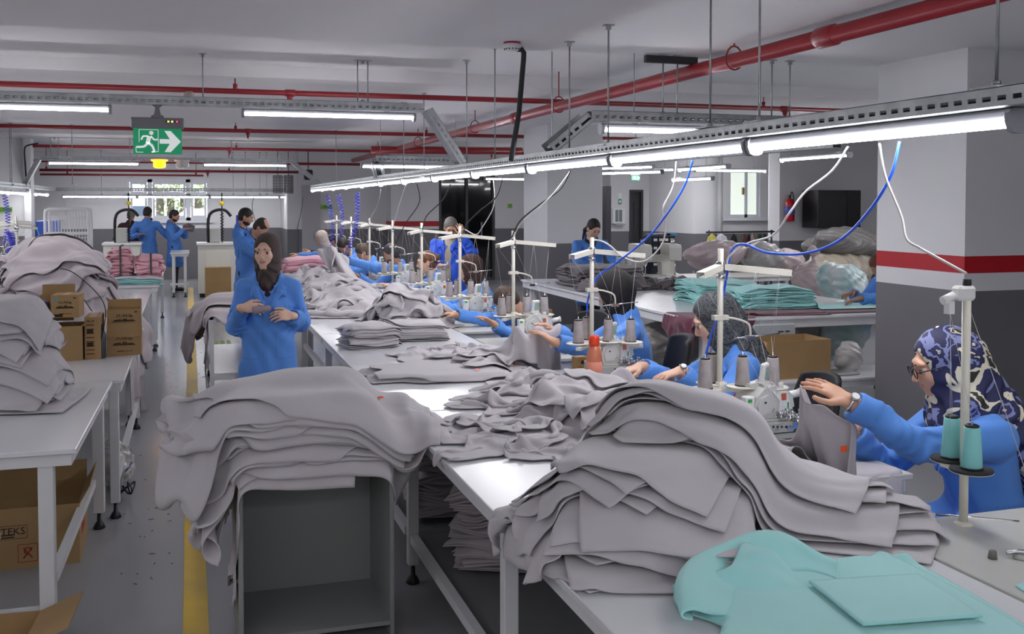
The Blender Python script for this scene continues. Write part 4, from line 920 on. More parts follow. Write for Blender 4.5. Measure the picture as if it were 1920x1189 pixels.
# little bundles of cut cuffs
def cuff_bundle(x, y, z, rz, tilt):
    mb = MB(); n = 6
    for k in range(n): mb.box((-.075, -.05, k*.007), (.075, .05, k*.007+.0055), M=Matrix.Rotation((k-n/2)*.02, 4, 'Z'))
    return mb
cb = cuff_bundle(0, 0, 0, 0, 0).build('cuff_bundle', M_cgrey); tag(cb, 'small dark grey bundle of cut cuffs on the rear cutting table', 'cloth bundle', 'bundles of cut grey cuffs')
rg = np.random.default_rng(81); first = True
for i in range(120):
    x = 5.25+rg.normal()*.22; y = 10.1+rg.normal()*.30
    x = min(max(x, 4.95), 6.0); y = min(max(y, 9.5), 11.3)
    o = cb if first else cb.copy()
    if not first: COL.objects.link(o)
    first = False; z = float(hr.at(np.array(x), np.array(y))); o.location = (x, y, z+.003); o.rotation_euler = (U(-.5, .5, rg), U(-.5, .5, rg), U(0, 6.28, rg))
    P = np.array([[[x-.06, y-.06, z+.03], [x-.06, y+.06, z+.03]], [[x+.06, y-.06, z+.03], [x+.06, y+.06, z+.03]]]); hr.add(P, .0)
# pink bundles left
hp = HMap(-1.6, 0, 12.5, 17); hp.rect(-1.25, -.36, 12.9, 16.8, TZ)
rg = np.random.default_rng(91)
for i in range(5): folded(hp, -.66+U(-.01, .01, rg), 13.5+U(-.02, .02, rg), R(3)+U(-.03, .03, rg), .6, .62, .022, M_teal if i < 4 else mat('white_fleece', 'd8d8dc', .85, sheen=.2, fn=fleece_fn), ['folded turquoise garment under the pink bundles on the left', 'folded white garment under the pink bundles on the left'][i == 4], 'folded garments under the pink bundles', rg)
for j, (cx_, n_) in enumerate(((-.83, 14), (-.48, 12))):
    for i in range(n_):
        folded(hp, cx_+U(-.02, .02, rg), 13.5+U(-.02, .02, rg), R(0)+U(-.1, .1, rg), .5, .34-.014*abs(i-5), .021, M_pink, [['pink garment in the left strapped pink bundle', 'pink garment in the right strapped pink bundle'][j], ['topmost pink garment of the left strapped bundle', 'topmost pink garment of the right strapped bundle'][j]][i == n_-1], ['pink garments of the left bundle', 'pink garments of the right bundle'][j], rg, wav=.014)
    z = float(hp.at(np.array(cx_), np.array(13.5)))
    tag(MB().box((-.012, -.27, .0), (.012, -.262, z-TZ-.1)).box((-.012, -.27, z-TZ-.1), (.012, .26, z-TZ-.09)).build('bundle_strap', mat('dark_strap', '4a4648', .7), None, (cx_+.02, 13.5, TZ+.11)), ['dark strap round the left pink bundle', 'dark strap round the right pink bundle'][j], 'strap')
for i in range(7): folded(ht, 1.36+U(-.02, .02, rg), 12.75+U(-.03, .03, rg), R(6)+U(-.03, .03, rg), .4, .55, .028, M_pink, ['folded pink garment behind the head of the standing woman', 'topmost folded pink garment behind the standing woman'][i == 6], 'pink garments on the far sorting table', rg, wav=.008)
# dark stacks under the sorting table
hs = HMap(.8, 2.2, 2.4, 5.9); hs.rect(.9, 2.1, 2.4, 5.8, .236)
for (cx_, cy_, n_, a_) in ((1.36, 4.22, 20, -24), (1.30, 5.02, 18, -8)):
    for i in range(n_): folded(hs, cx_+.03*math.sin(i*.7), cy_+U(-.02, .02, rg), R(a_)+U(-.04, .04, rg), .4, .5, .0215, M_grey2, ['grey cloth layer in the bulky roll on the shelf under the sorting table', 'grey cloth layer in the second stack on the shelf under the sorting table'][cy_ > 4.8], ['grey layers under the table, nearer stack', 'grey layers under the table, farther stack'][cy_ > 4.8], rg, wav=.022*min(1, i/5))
print('cloth total', _t.time()-_T0)
# ================================================================ people: smooth distance fields turned into one continuous skin
class Vol:
    def __init__(s, lo, hi, h):
        s.lo = np.array(lo, float); s.h = h; s.n = np.ceil((np.array(hi)-s.lo)/h).astype(int)+1
        s.d = np.full(s.n, 1., np.float32); s.m = np.zeros(s.n, np.uint8)
        s.ax = [(s.lo[i]+h*np.arange(s.n[i])).astype(np.float32) for i in range(3)]
    def _sl(s, a, b, pad):
        a = np.minimum(a, b)-pad-s.lo; b2 = np.maximum(b, a+s.lo+pad)+0; 
        return a
    def box(s, lo, hi):
        i0 = np.clip(np.floor((lo-s.lo)/s.h).astype(int), 0, s.n); i1 = np.clip(np.ceil((hi-s.lo)/s.h).astype(int)+1, 0, s.n)
        if (i1 <= i0).any(): return None, None
        sl = tuple(slice(a, b) for a, b in zip(i0, i1))
        return sl, (s.ax[0][sl[0]][:, None, None], s.ax[1][sl[1]][None, :, None], s.ax[2][sl[2]][None, None, :])
    def mix(s, sl, dd, k, mi, sub=False):
        D = s.d[sl]
        if sub:
            e = -dd; 
            if k > 0: h = np.maximum(k-np.abs(D-e), 0)/k; s.d[sl] = np.maximum(D, e)+h*h*k*.25
            else: s.d[sl] = np.maximum(D, e)
            return
        if mi is not None: s.m[sl] = np.where(dd < D, mi, s.m[sl])
        if k > 0: h = np.maximum(k-np.abs(D-dd), 0)/k; s.d[sl] = np.minimum(D, dd)-h*h*k*.25
        else: s.d[sl] = np.minimum(D, dd)
    def cap(s, p, q, r1, r2, k=.01, mi=0, sq=None, sub=False):
        p = np.array(p, float); q = np.array(q, float); R_ = max(r1, r2)+k+3*s.h
        sl, g = s.box(np.minimum(p, q)-R_, np.maximum(p, q)+R_)
        if sl is None: return
        X, Y, Z = g[0]-p[0], g[1]-p[1], g[2]-p[2]; d = q-p; L = float(d@d)+1e-12
        t = np.clip((X*d[0]+Y*d[1]+Z*d[2])/L, 0, 1)
        X = X-t*d[0]; Y = Y-t*d[1]; Z = Z-t*d[2]; r = r1+(r2-r1)*t
        if sq is not None:
            a, f = np.array(sq[0], float), sq[1]; a = a/np.linalg.norm(a); w_ = (X*a[0]+Y*a[1]+Z*a[2])
            l = np.sqrt(X*X+Y*Y+Z*Z+(f*f-1)*w_*w_); l0 = np.sqrt(X*X+Y*Y+Z*Z)+1e-9
            dd = (l-r)*np.clip(l0/np.maximum(l, 1e-9), 1/f if f > 1 else 1, 1)
        else: dd = np.sqrt(X*X+Y*Y+Z*Z)-r
        s.mix(sl, dd.astype(np.float32), k, mi, sub)
    def ell(s, c, B, rad, k=.01, mi=0, sub=False):
        """ellipsoid, B rows = axes"""
        c = np.array(c, float); rad = np.array(rad, float); B = np.array(B, float); R_ = rad.max()+k+3*s.h
        e = np.abs(B.T*rad).sum(1)+k+3*s.h; sl, g = s.box(c-e, c+e)
        if sl is None: return
        X, Y, Z = g[0]-c[0], g[1]-c[1], g[2]-c[2]; k0 = 0; k1 = 0
        for a, r in zip(B, rad):
            w_ = X*a[0]+Y*a[1]+Z*a[2]; k0 = k0+(w_/r)**2; k1 = k1+(w_/(r*r))**2
        k0 = np.sqrt(k0); dd = k0*(k0-1)/np.maximum(np.sqrt(k1), 1e-6)
        s.mix(sl, dd.astype(np.float32), k, mi, sub)
    def patch(s, fn, amt):
        """raise the skin by amt where fn(X,Y,Z) in 0..1"""
        near = np.abs(s.d) < .05; i = np.nonzero(near); X = s.ax[0][i[0]]; Y = s.ax[1][i[1]]; Z = s.ax[2][i[2]]
        s.d[i] -= (amt*fn(X, Y, Z)).astype(np.float32)
    def mesh(s):
        d = s.d; S = d < 0; n = np.array(d.shape)
        c = np.zeros(n-1, np.int8)
        for i in (0, 1):
            for j in (0, 1):
                for k in (0, 1): c += S[i:n[0]-1+i, j:n[1]-1+j, k:n[2]-1+k]
        act = (c > 0) & (c < 8); cells = np.argwhere(act); idx = np.full(act.shape, -1, np.int64); idx[act] = np.arange(len(cells))
        acc = np.zeros((len(cells), 3)); cnt = np.zeros(len(cells))
        for a in range(3):
            b, e = [x for x in range(3) if x != a]
            for i in (0, 1):
                for j in (0, 1):
                    o = np.zeros(3, int); o[b] = i; o[e] = j; P = cells+o; Q = P.copy(); Q[:, a] += 1
                    A = d[P[:, 0], P[:, 1], P[:, 2]]; B = d[Q[:, 0], Q[:, 1], Q[:, 2]]; m = (A < 0) != (B < 0)
                    t = A[m]/(A[m]-B[m]); w_ = np.tile(o.astype(float), (m.sum(), 1)); w_[:, a] += t; acc[m] += w_; cnt[m] += 1
        V = s.lo+s.h*(cells+acc/np.maximum(cnt, 1)[:, None])
        Fs = []
        for a in range(3):
            b, e = (a+1) % 3, (a+2) % 3
            sl0 = [slice(1, -1)]*3; sl0[a] = slice(0, n[a]-1); sl1 = list(sl0); sl1[a] = slice(1, n[a])
            s0 = S[tuple(sl0)]; s1 = S[tuple(sl1)]
            for val in (True, False):
                E = np.argwhere((s0 == val) & (s1 == (not val)))
                if not len(E): continue
                off = np.ones(3, int); off[a] = 0; E = E+off
                q = []
                for (i, j) in ((0, 0), (1, 0), (1, 1), (0, 1)):
                    C_ = E.copy(); C_[:, b] -= i; C_[:, e] -= j; q.append(idx[C_[:, 0], C_[:, 1], C_[:, 2]])
                q = np.stack(q, -1); Fs.append(q if val else q[:, ::-1])
        F = np.concatenate(Fs); F = F[(F >= 0).all(1)]
        mi = s.m[cells[F[:, 0], 0], cells[F[:, 0], 1], cells[F[:, 0], 2]]
        return V, F, mi
def vol_obj(vol, name, mats, parent, relax=1):
    V, F, mi = vol.mesh()
    for _ in range(relax):      # light smoothing
        A = np.zeros_like(V); c = np.zeros(len(V))
        for i in range(4): np.add.at(A, F[:, i], V[F[:, (i+1) % 4]]+V[F[:, (i+3) % 4]]); np.add.at(c, F[:, i], 2)
        V = V*.45+A/np.maximum(c, 1)[:, None]*.55
    o3 = np.array(parent.location) if parent is not None else np.zeros(3)
    me = np_mesh(name, V-o3, F, mats, np.minimum(mi, (len(mats) if isinstance(mats, (list, tuple)) else 1)-1)); o = bpy.data.objects.new(name, me); COL.objects.link(o)
    if parent is not None: o.parent = parent
    return o
def unit(v): v = np.array(v, float); return v/(np.linalg.norm(v)+1e-12)
def skin(c): return mat('skin_'+c, c, .5, var=(18, .06), bump=(120, .04))
M_lip = mat('lips', 'bd8478', .5); M_eyew = mat('eye_white', 'cfc9c4', .25); M_iris = mat('iris_dark', '2a1c14', .2); M_brow = mat('eyebrow_hair', '2a2019', .8)
M_coat = mat('blue_work_coat', '5690e2', .72, var=(2.5, .08), bump=(60, .06), sheen=.1)
M_coatb = mat('vivid_blue_work_coat', '2456cf', .72, var=(2.5, .08), bump=(60, .06))
M_coatd = mat('darker_blue_work_coat', '4b82cf', .72, var=(2.5, .08), bump=(60, .06))
M_trous = mat('dark_trousers', '26262c', .8); M_shoe = mat('black_shoes', '141416', .5); M_jeans = mat('blue_trousers', '23477e', .8)
def hairm(c): return mat('hair_'+c, c, .6, var=(40, .4), bump=(90, .5, .01))
def ik(S, W, l1, l2, pole):
    S = np.array(S, float); W = np.array(W, float); D = W-S; d = np.linalg.norm(D)
    if d > (l1+l2)*.995: f = d/((l1+l2)*.995); l1 *= f; l2 *= f
    a = (l1*l1-l2*l2+d*d)/(2*d); h = math.sqrt(max(l1*l1-a*a, 0)); u = D/d; pole = np.array(pole, float); q = unit(pole-u*(pole@u)); return S+u*a+q*h
def hand(vol, w_, d, n, t, mi, s=1., curl=.5, spread=.12, k=.006, fr=.0085):
    """w_ wrist, d pointing direction, n back-of-hand normal, t thumb side"""
    d = unit(d); n = unit(n-d*(n@d)); t0 = unit(np.cross(d, n)); t = t0 if t0@t > 0 else -t0
    vol.cap(w_-d*.02, w_+d*.02*s, .026*s, .026*s, .012, mi, (n, 1.35))
    vol.ell(w_+d*.048*s, (t, n, d), (.041*s, .0155*s, .052*s), .01, mi)
    Ls = (.072, .080, .074, .058)
    for i, L in enumerate(Ls):
        o = (.030-.020*i)*s; b = w_+d*(.082-.004*abs(i-1.3))*s+t*o; dr = unit(d+t*spread*(1.5-i)*.6)
        segs = (.42, .32, .26); a = 0; p = b; r = fr*s*(1.05 if i < 3 else .9)
        for j, f in enumerate(segs):
            a += curl*(.5, .65, .5)[j]; dd = unit(dr*math.cos(a)-n*math.sin(a)); q = p+dd*L*f*s; vol.cap(p, q, r*(1-.08*j), r*(1-.08*(j+1)), .0035, mi); p = q
    b = w_+d*.018*s+t*.026*s; p1 = b+unit(d*.75+t*.75-n*.2)*.042*s; p2 = p1+unit(d*.95+t*.3-n*.3*(curl+.3))*.030*s; p3 = p2+unit(d-n*.35*curl)*.022*s
    vol.cap(b, p1, .0135*s, .011*s, .008, mi); vol.cap(p1, p2, .0105*s, .0098*s, .003, mi); vol.cap(p2, p3, .0098*s, .0085*s, .003, mi)
def head(vol, c, f, u, s, mi, lip=None, ears=True, detail=True, male=False):
    f = unit(f); u = unit(u-f*(np.dot(u, f))); r = np.cross(f, u); B = (r, f, u)
    P = lambda a, b, e: c+r*a*s+f*b*s+u*e*s
    E = lambda a, b, e, ra, rb, re, k, m=mi, sub=False: vol.ell(P(a, b, e), B, (ra*s, rb*s, re*s), k*s, m, sub)
    E(0, -.012, .032, .074, .093, .088, .02); E(0, .022, -.035, .0625, .068, .078, .03)
    E(0, .058, -.094, .024 if not male else .03, .022, .018, .03)
    if detail:
        for sx in (-1, 1):
            E(sx*.033, .058, -.022, .026, .026, .026, .02)            # cheeks
            E(sx*.034, .097, .006, .019, .014, .013, .010, None, True)  # eye sockets
            E(sx*.031, .078, .028, .026, .014, .010, .012)
            E(sx*.033, .0755, .004, .0155, .0155, .0125, .003)          # lids
        E(0, .082, .03, .03, .012, .014, .02)
        vol.cap(P(0, .086, .018), P(0, .108, -.026), .0075*s, .0105*s, .010*s, mi); E(0, .100, -.030, .0165, .011, .009, .008)
        E(0, .078, -.055, .026, .016, .018, .014)
        l = lip if lip is not None else mi
        E(0, .0905, -.0540, .0195, .0070, .0036, .004, l); E(0, .0895, -.0615, .0160, .0072, .0044, .004, l)
    if ears:
        for sx in (-1, 1): E(sx*.077, -.008, -.008, .009, .019, .031, .008); E(sx*.083, -.002, -.005, .006, .009, .017, .003, None, True)
    return P, B
def face_parts(root, c, f, u, s, brow=M_brow, glasses=False, down=0.):
    f = unit(f); u = unit(u-f*(np.dot(u, f))); r = np.cross(f, u); o3 = np.array(root.location)
    P = lambda a, b, e: c+r*a*s+f*b*s+u*e*s-o3
    for sx in (-1, 1):
        e = MB(); q = P(sx*.033, .0745, .004); e.sph(q, .0152*s, 10, 0); g = unit(f-u*.25-u*down+r*0)
        i = q+g*.0118*s; e.sph(i, .0072*s, 8, 1); e.build('eye', [M_eyew, M_iris], root)
        lid = MB(); lid.tube([P(sx*(.033+a), .0905-abs(a)*.35, .0105-8*a*a) for a in (-.016, -.008, 0, .008, .016)], [.0012*s, .0022*s, .0026*s, .0022*s, .0012*s], 6); lid.build('eyelid', M_iris, root)
        b = MB(); b.tube([P(sx*(.015+.011*k_), .0965-.0045*k_-.0007*k_*k_, .026+.0035*min(k_, 2)-.001*k_) for k_ in range(4)], [.0034*s, .0042*s, .0038*s, .002*s], 6); b.build('eyebrow', brow, root)
    if glasses:
        g = MB()
        for sx in (-1, 1):
            g.tube([P(sx*.034+.024*math.cos(t), .108, .002+.019*math.sin(t)) for t in np.linspace(0, 2*math.pi, 17)], .0022*s, 6); g.tube([P(sx*.058, .106, .006), P(sx*.078, .05, .01), P(sx*.08, 0, .01)], .002*s, 6)
        g.tube([P(-.01, .109, .006), P(.01, .109, .006)], .002*s, 6); g.build('glasses', M_blackp, root)
def person(label, pel, face, headc, look, hands, sit=True, coat=M_coat, sk='c99a7c', top='hair', topm=None, s=1., vox=.009, group=None, lookp=0., hdir=None, curl=.5, under=None, trousers=M_trous, bald=False, beard=False, bun=False, pony=False, glasses=False, detail=True, extra=None, coatz=None, palm_n=None, thumb=None, extra_coat=None, neckv=True, tuck=False, openv=False, sh=.19, cat='person', floor_z=0., skirt=1., belt=False, hoodc=None, arms=(.29, .26), elbow=None):
    """pel pelvis point, face horizontal body direction, headc head centre, look horizontal look direction, hands [left,right] wrist targets or None"""
    pel = np.array(pel, float); headc = np.array(headc, float); F_ = unit((face[0], face[1], 0)); U3 = np.array((0, 0, 1.)); R_ = np.cross(F_, U3)
    L_ = unit((look[0], look[1], 0)); lf = unit(L_*math.cos(lookp)-U3*math.sin(lookp)); lu = unit(U3*math.cos(lookp)+L_*math.sin(lookp)); lr = np.cross(lf, lu)
    root = thing('person', label, cat, (pel[0], pel[1], floor_z), 0, group)
    neck = headc-lu*.115*s-lf*.025*s; nb = neck-unit(neck-pel)*.075*s-F_*.01
    spine = unit(nb-pel); chest = nb-spine*.16*s; sw = sh*s
    fwd = unit(F_-spine*(F_@spine))
    Sh = [nb-spine*.045*s-R_*sw*sx*-1*-1 if False else nb-spine*.05*s+R_*sw*sx for sx in (-1, 1)]
    SKN = skin(sk); um = under or M_trous
    # ------- body
    lo = np.array([1e9]*3); hi = -lo; pts = [pel, headc]+Sh
    Wr = []; El = []
    for i, sx in enumerate((-1, 1)):
        w_ = hands[i]
        if w_ is None: w_ = Sh[i]-U3*.48*s+F_*.12*s+R_*sx*.05
        w_ = np.array(w_, float); Wr.append(w_)
        pole = -U3*1.0+R_*sx*.55-F_*.2
        if elbow is not None and elbow[i] is not None: pole = np.array(elbow[i], float)
        El.append(ik(Sh[i], w_, arms[0]*s, arms[1]*s, pole)); pts += [w_, El[-1]]
    hips = [pel+R_*.09*s*sx-U3*.02 for sx in (-1, 1)]; knees = []; ank = []
    for i, sx in enumerate((-1, 1)):
        if sit: kn = hips[i]+F_*.40*s+R_*sx*.05-U3*.03; an = np.array((kn[0], kn[1], floor_z+.09))-F_*.05
        else: an = np.array((pel[0], pel[1], floor_z+.08))+R_*sx*.10*s+F_*(.03*sx); kn = (hips[i]+an)/2+F_*.02
        knees.append(kn); ank.append(an); pts += [kn, an-U3*.09, an+F_*.2]
    pts = np.array(pts); lo = pts.min(0)-.22; hi = pts.max(0)+.22; lo[2] = max(lo[2], floor_z-.02)
    v = Vol(lo, hi, vox)
    v.cap(pel, chest, .125*s, .135*s, .05, 1, (fwd, 1.35)); v.cap(chest, nb-spine*.05*s, .13*s, .10*s, .05, 1, (fwd, 1.5)); v.cap(Sh[0]+R_*.03, Sh[1]-R_*.03, .055*s, .055*s, .04, 1)
    v.cap(nb-spine*.02, neck+lu*.02*s, .058*s, .05*s, .02, 0)
    for i, sx in enumerate((-1, 1)):
        v.cap(hips[i], knees[i], .082*s, .058*s, .03, 2); v.cap(knees[i], ank[i], .055*s, .038*s, .015, 2)
        v.cap(ank[i]-U3*.035-F_*.03, ank[i]-U3*.04+F_*.14*s, .036*s, .032*s, .01, 3)
        v.cap(Sh[i], El[i], .052*s, .041*s, .03, 1); v.cap(El[i], El[i]+(Wr[i]-El[i])*.8, .040*s, .030*s, .01, 1); v.cap(El[i]+(Wr[i]-El[i])*.78, Wr[i], .030*s, .0255*s, .006, 0)
        fd = unit(Wr[i]-El[i]); dd = fd if hdir is None or hdir[i] is None else unit(hdir[i])
        pn = U3 if palm_n is None or palm_n[i] is None else np.array(palm_n[i], float); tt = -R_*sx if thumb is None or thumb[i] is None else np.array(thumb[i], float)
        cu = curl[i] if hasattr(curl, '__len__') else curl
        hand(v, Wr[i], dd, pn, tt, 0, s, cu, fr=max(.0085, vox*.95))
    head(v, headc, lf, lu, s, 0, 4, ears=(top != 'scarf'), detail=detail)
    vol_obj(v, 'body', [SKN, um, trousers, M_shoe, M_lip], root)
    if detail: face_parts(root, headc, lf, lu, s, glasses=glasses)
    elif glasses: pass
    # ------- coat
    if coat is not None:
        v2 = Vol(lo-.02, hi+.02, max(vox, .007)); cz = coatz
        v2.cap(pel+spine*.02, chest, .150*s, .158*s, .06, 0, (fwd, 1.28)); v2.cap(chest, nb-spine*.055*s, .152*s, .115*s, .05, 0, (fwd, 1.45))
        v2.cap(Sh[0]+R_*.02, Sh[1]-R_*.02, .066*s, .066*s, .05, 0)
        for i, sx in enumerate((-1, 1)):
            v2.cap(Sh[i], El[i], .068*s, .058*s, .03, 0); we = El[i]+(Wr[i]-El[i])*.86; v2.cap(El[i], we, .058*s, .047*s, .012, 0)
            e = unit(Wr[i]-El[i]); v2.cap(we+e*.058, we+e*.12, .06*s, .06*s, .0, None, None, True)
        if sit:
            for i in (0, 1): v2.cap(hips[i], hips[i]+(knees[i]-hips[i])*.9, .11*s, .092*s, .06, 0)
            v2.ell(pel-U3*.02, (R_, F_, U3), (.20*s, .17*s, .11*s), .06, 0)
        else:
            z1 = cz if cz is not None else pel[2]-.42*s; bot = np.array((pel[0], pel[1], z1))+F_*.0
            v2.cap(pel+U3*.0, bot+U3*.1, .165*s, .205*s*skirt, .05, 0, (F_, 1.25))
            lo_ = np.array((lo[0]-1, lo[1]-1, lo[2]-1)); sl = tuple([slice(None), slice(None), slice(0, max(1, int((z1-v2.lo[2])/v2.h)))])
            v2.d[sl] = np.maximum(v2.d[sl], .02)
        # collar stand and neck opening
        v2.cap(nb-spine*.03*s, nb+spine*.03*s, .096*s, .088*s, .02, 0)
        v2.cap(nb-spine*.02*s+fwd*.02, neck+lu*.1, .076*s, .084*s, .006, None, None, True)
        if neckv:
            for sx in (-1, 1):
                a = nb+spine*.03*s+R_*sx*.070*s-fwd*.005; b = nb-spine*.060*s+R_*sx*.085*s+fwd*.100*s; c_ = nb-spine*.17*s+fwd*.142*s+R_*sx*.020*s
                v2.cap(a, b, .022*s, .030*s, .002, 0, (unit(fwd+spine*.35+R_*sx*.35), 3.0)); v2.cap(b, b-spine*.035*s+R_*sx*.03*s+fwd*.014*s, .032*s, .014*s, .002, 0, (unit(fwd+spine*.15+R_*sx*.2), 3.2)); v2.cap(b-R_*sx*.012*s+fwd*.02*s-spine*.02*s, c_, .026*s, .014*s, .002, 0, (fwd, 3.0))
            for a in (0, .33, .66, 1.): p = nb-spine*(-.01+.15*a)*s+fwd*.075*s; v2.cap(p, p+fwd*.12, (.050*(1-a)+.006)*s, (.062*(1-a)+.008)*s, .002, None, None, True)
            if openv: v2.cap(nb-spine*.03*s+fwd*.14*s, pel-U3*.5+F_*.19, .05*s, .045*s, .003, None, None, True)
        ph = rng.random(6)*6
        def wr(X, Y, Z):
            a = X*R_[0]+Y*R_[1]; b = X*F_[0]+Y*F_[1]
            w1 = np.sin(a*38+7*np.sin(Z*6+ph[0])+b*9+ph[1])*np.sin(Z*9+ph[2]+4*np.sin(a*8)); w2 = np.sin((a+b)*55+Z*38+5*np.sin(Z*11+ph[3])+ph[4])
            return w1*.8+w2*.45*np.clip(np.sin(Z*14+a*10+ph[5]), 0, 1)
        v2.patch(wr, .0085*s)
        for i in (0, 1):    # sleeve bunching and cuffs
            e = unit(Wr[i]-El[i]); L = np.linalg.norm(Wr[i]-El[i]); E0 = El[i]
            def sl_(X, Y, Z, E0=E0, e=e, L=L):
                t = (X-E0[0])*e[0]+(Y-E0[1])*e[1]+(Z-E0[2])*e[2]; q = np.sqrt(np.maximum((X-E0[0])**2+(Y-E0[1])**2+(Z-E0[2])**2-t*t, 0))
                m = (q < .09) & (t > -.1) & (t < L*.95); return m*np.sin(t*105+3*np.sin(q*60+(X+Y)*30))*.8*np.exp(-((t-.02)/.11)**2)+m*(t > L*.66)*.7
            v2.patch(sl_, .0075*s)
        if not sit:
            def det(X, Y, Z):
                a = (X-pel[0])*R_[0]+(Y-pel[1])*R_[1]; b = (X-pel[0])*F_[0]+(Y-pel[1])*F_[1]; z = Z-pel[2]; fr = b > 0
                pk = fr & (np.abs(np.abs(a)-.115*s) < .065*s) & (z > -.17*s) & (z < .02*s)
                pl = fr & (a > -.012) & (a < .03*s) & (z < .36*s); bt = (~fr) & (np.abs(z-.13*s) < .022) if belt else np.zeros_like(fr)
                return pk*1.+pl*.7+bt*1.2
            v2.patch(det, .0035*s)
        if extra_coat: extra_coat(v2, dict(nb=nb, spine=spine, F=F_, R=R_, Sh=Sh, s=s, fwd=fwd))
        co = vol_obj(v2, 'work_coat', coat, root)
        if not sit and vox < .008:
            for k_ in range(4):
                t = .02+.11*k_; q = pel+U3*(.33-.14*k_)*s
    # ------- head cover
    if top:
        h2 = vox if vox < .006 else min(vox, .008)
        hlo = headc-np.array([.26, .26, .50])*s; hhi = headc+np.array([.26, .26, .2])*s; v3 = Vol(hlo, hhi, h2)
        P = lambda a, b, e: headc+lr*a*s+lf*b*s+lu*e*s; B = (lr, lf, lu)
        if top == 'hair':
            v3.ell(P(0, -.016, .036), B, (.0815*s, .100*s, .0945*s), .01, 0)
            v3.ell(P(0, -.05, -.02), B, (.068*s, .058*s, .075*s), .03, 0)
            v3.ell(P(0, .102, -.035), B, (.078*s, .082*s, .098*s), .02, None, True)
            for sx in (-1, 1): v3.ell(P(sx*.08, .03, -.055), B, (.03*s, .06*s, .05*s), .01, None, True)
            v3.ell(P(0, -.03, -.13), B, (.09*s, .10*s, .06*s), .02, None, True)
            if bald: v3.ell(P(0, .03, .11), B, (.06*s, .075*s, .05*s), .015, None, True)
            if bun: v3.ell(P(0, -.125, .035), B, (.036*s, .036*s, .036*s), .015, 0)
            if pony: v3.cap(P(0, -.09, .0), P(.03, -.14, -.10), .034*s, .028*s, .02, 0); v3.cap(P(.03, -.14, -.10), P(.02, -.15, -.24), .026*s, .012*s, .01, 0)
            if beard:
                v3.ell(P(0, .022, -.068), B, (.0615*s, .0705*s, .050*s), .0, 0); 
            v3.patch(lambda X, Y, Z: np.sin(X*150+4*np.sin(Z*40))*np.sin(Y*140+3*np.sin(Z*60)), .0022)
            if beard: v3.ell(P(0, .09, -.012), B, (.048*s, .07*s, .062*s), .008, None, True)
            vol_obj(v3, 'hair', topm, root)
        else:
            v3.ell(P(0, -.022, .034), B, (.088*s, .114*s, .104*s), .02, 0); v3.ell(P(0, -.01, -.055), B, (.079*s, .096*s, .085*s), .04, 0)
            v3.cap(P(0, -.02, -.06), nb+spine*.01, .082*s, .078*s if tuck else .098*s, .04, 0)
            if tuck: v3.cap(nb+fwd*.02, nb-spine*.03*s+fwd*.045*s, .06*s, .045*s, .03, 0)
            else: v3.cap(nb+spine*.02*s, nb-spine*.04*s, .105*s, .125*s, .04, 0, (fwd, 1.3))
            if extra: extra(v3, P, B, dict(nb=nb, spine=spine, F=F_, R=R_, s=s, fwd=fwd))
            v3.ell(P(0, .112, -.010), B, (.064*s, .088*s, .094*s), .010, None, True)
            def fold(X, Y, Z):
                a = (X-headc[0])*lr[0]+(Y-headc[1])*lr[1]; z = Z-headc[2]; b = (X-headc[0])*lf[0]+(Y-headc[1])*lf[1]
                return np.sin(z*70+b*45+6*np.abs(a)*20)*np.clip((-z-.02)*14, 0.15, 1)+.5*np.sin(a*60+z*40)*np.clip(-z*8, 0, 1)
            v3.patch(fold, .005*s)
            vol_obj(v3, 'headscarf', topm, root)
    return root, dict(nb=nb, Sh=Sh, El=El, Wr=Wr, R=R_, F=F_, spine=spine, fwd=fwd, lf=lf, lu=lu, lr=lr)
# scarf prints
def print_fn(cols, sc_, dist=2.):
    def fn(m, nt, b, src):
        N, L = nt.nodes, nt.links
        n = N.new('ShaderNodeTexNoise'); n.inputs['Scale'].default_value = sc_; n.inputs['Detail'].default_value = 3; n.inputs['Distortion'].default_value = dist; L.new(src, n.inputs['Vector'])
        r = N.new('ShaderNodeValToRGB'); r.color_ramp.interpolation = 'CONSTANT'
        while len(r.color_ramp.elements) < len(cols): r.color_ramp.elements.new(.5)
        for e, (p, c) in zip(r.color_ramp.elements, cols): e.position = p; e.color = lin(c)
        L.new(n.outputs['Fac'], r.inputs[0]); L.new(r.outputs[0], b.inputs['Base Color'])
    return fn
M_sc_brown = mat('plain_brown_grey_scarf', '4c403c', .85, bump=(200, .1)); M_sc_dark = mat('black_scarf', '1c1a1c', .85, bump=(200, .1)); M_sc_choc = mat('chocolate_scarf', '3a241d', .85, bump=(200, .1)); M_sc_beige = mat('beige_scarf', 'b3a49c', .85, bump=(200, .1))
M_sc_pais = mat('black_paisley_scarf', '333538', .8, fn=print_fn([(0, '303236'), (.46, '6f7478'), (.5, '26282b'), (.55, '5f6468'), (.6, '2e3034')], 22, 3.))
M_sc_flor = mat('navy_cream_floral_scarf', '262a55', .7, fn=print_fn([(0, '2b2b25'), (.34, 'ddd6c0'), (.415, '23264f'), (.54, '7f86b4'), (.60, '262a58'), (.67, 'cfc8b0'), (.70, '2b2b2b')], 3.6, 3.0))
A3 = np.array
_T1 = _t.time()
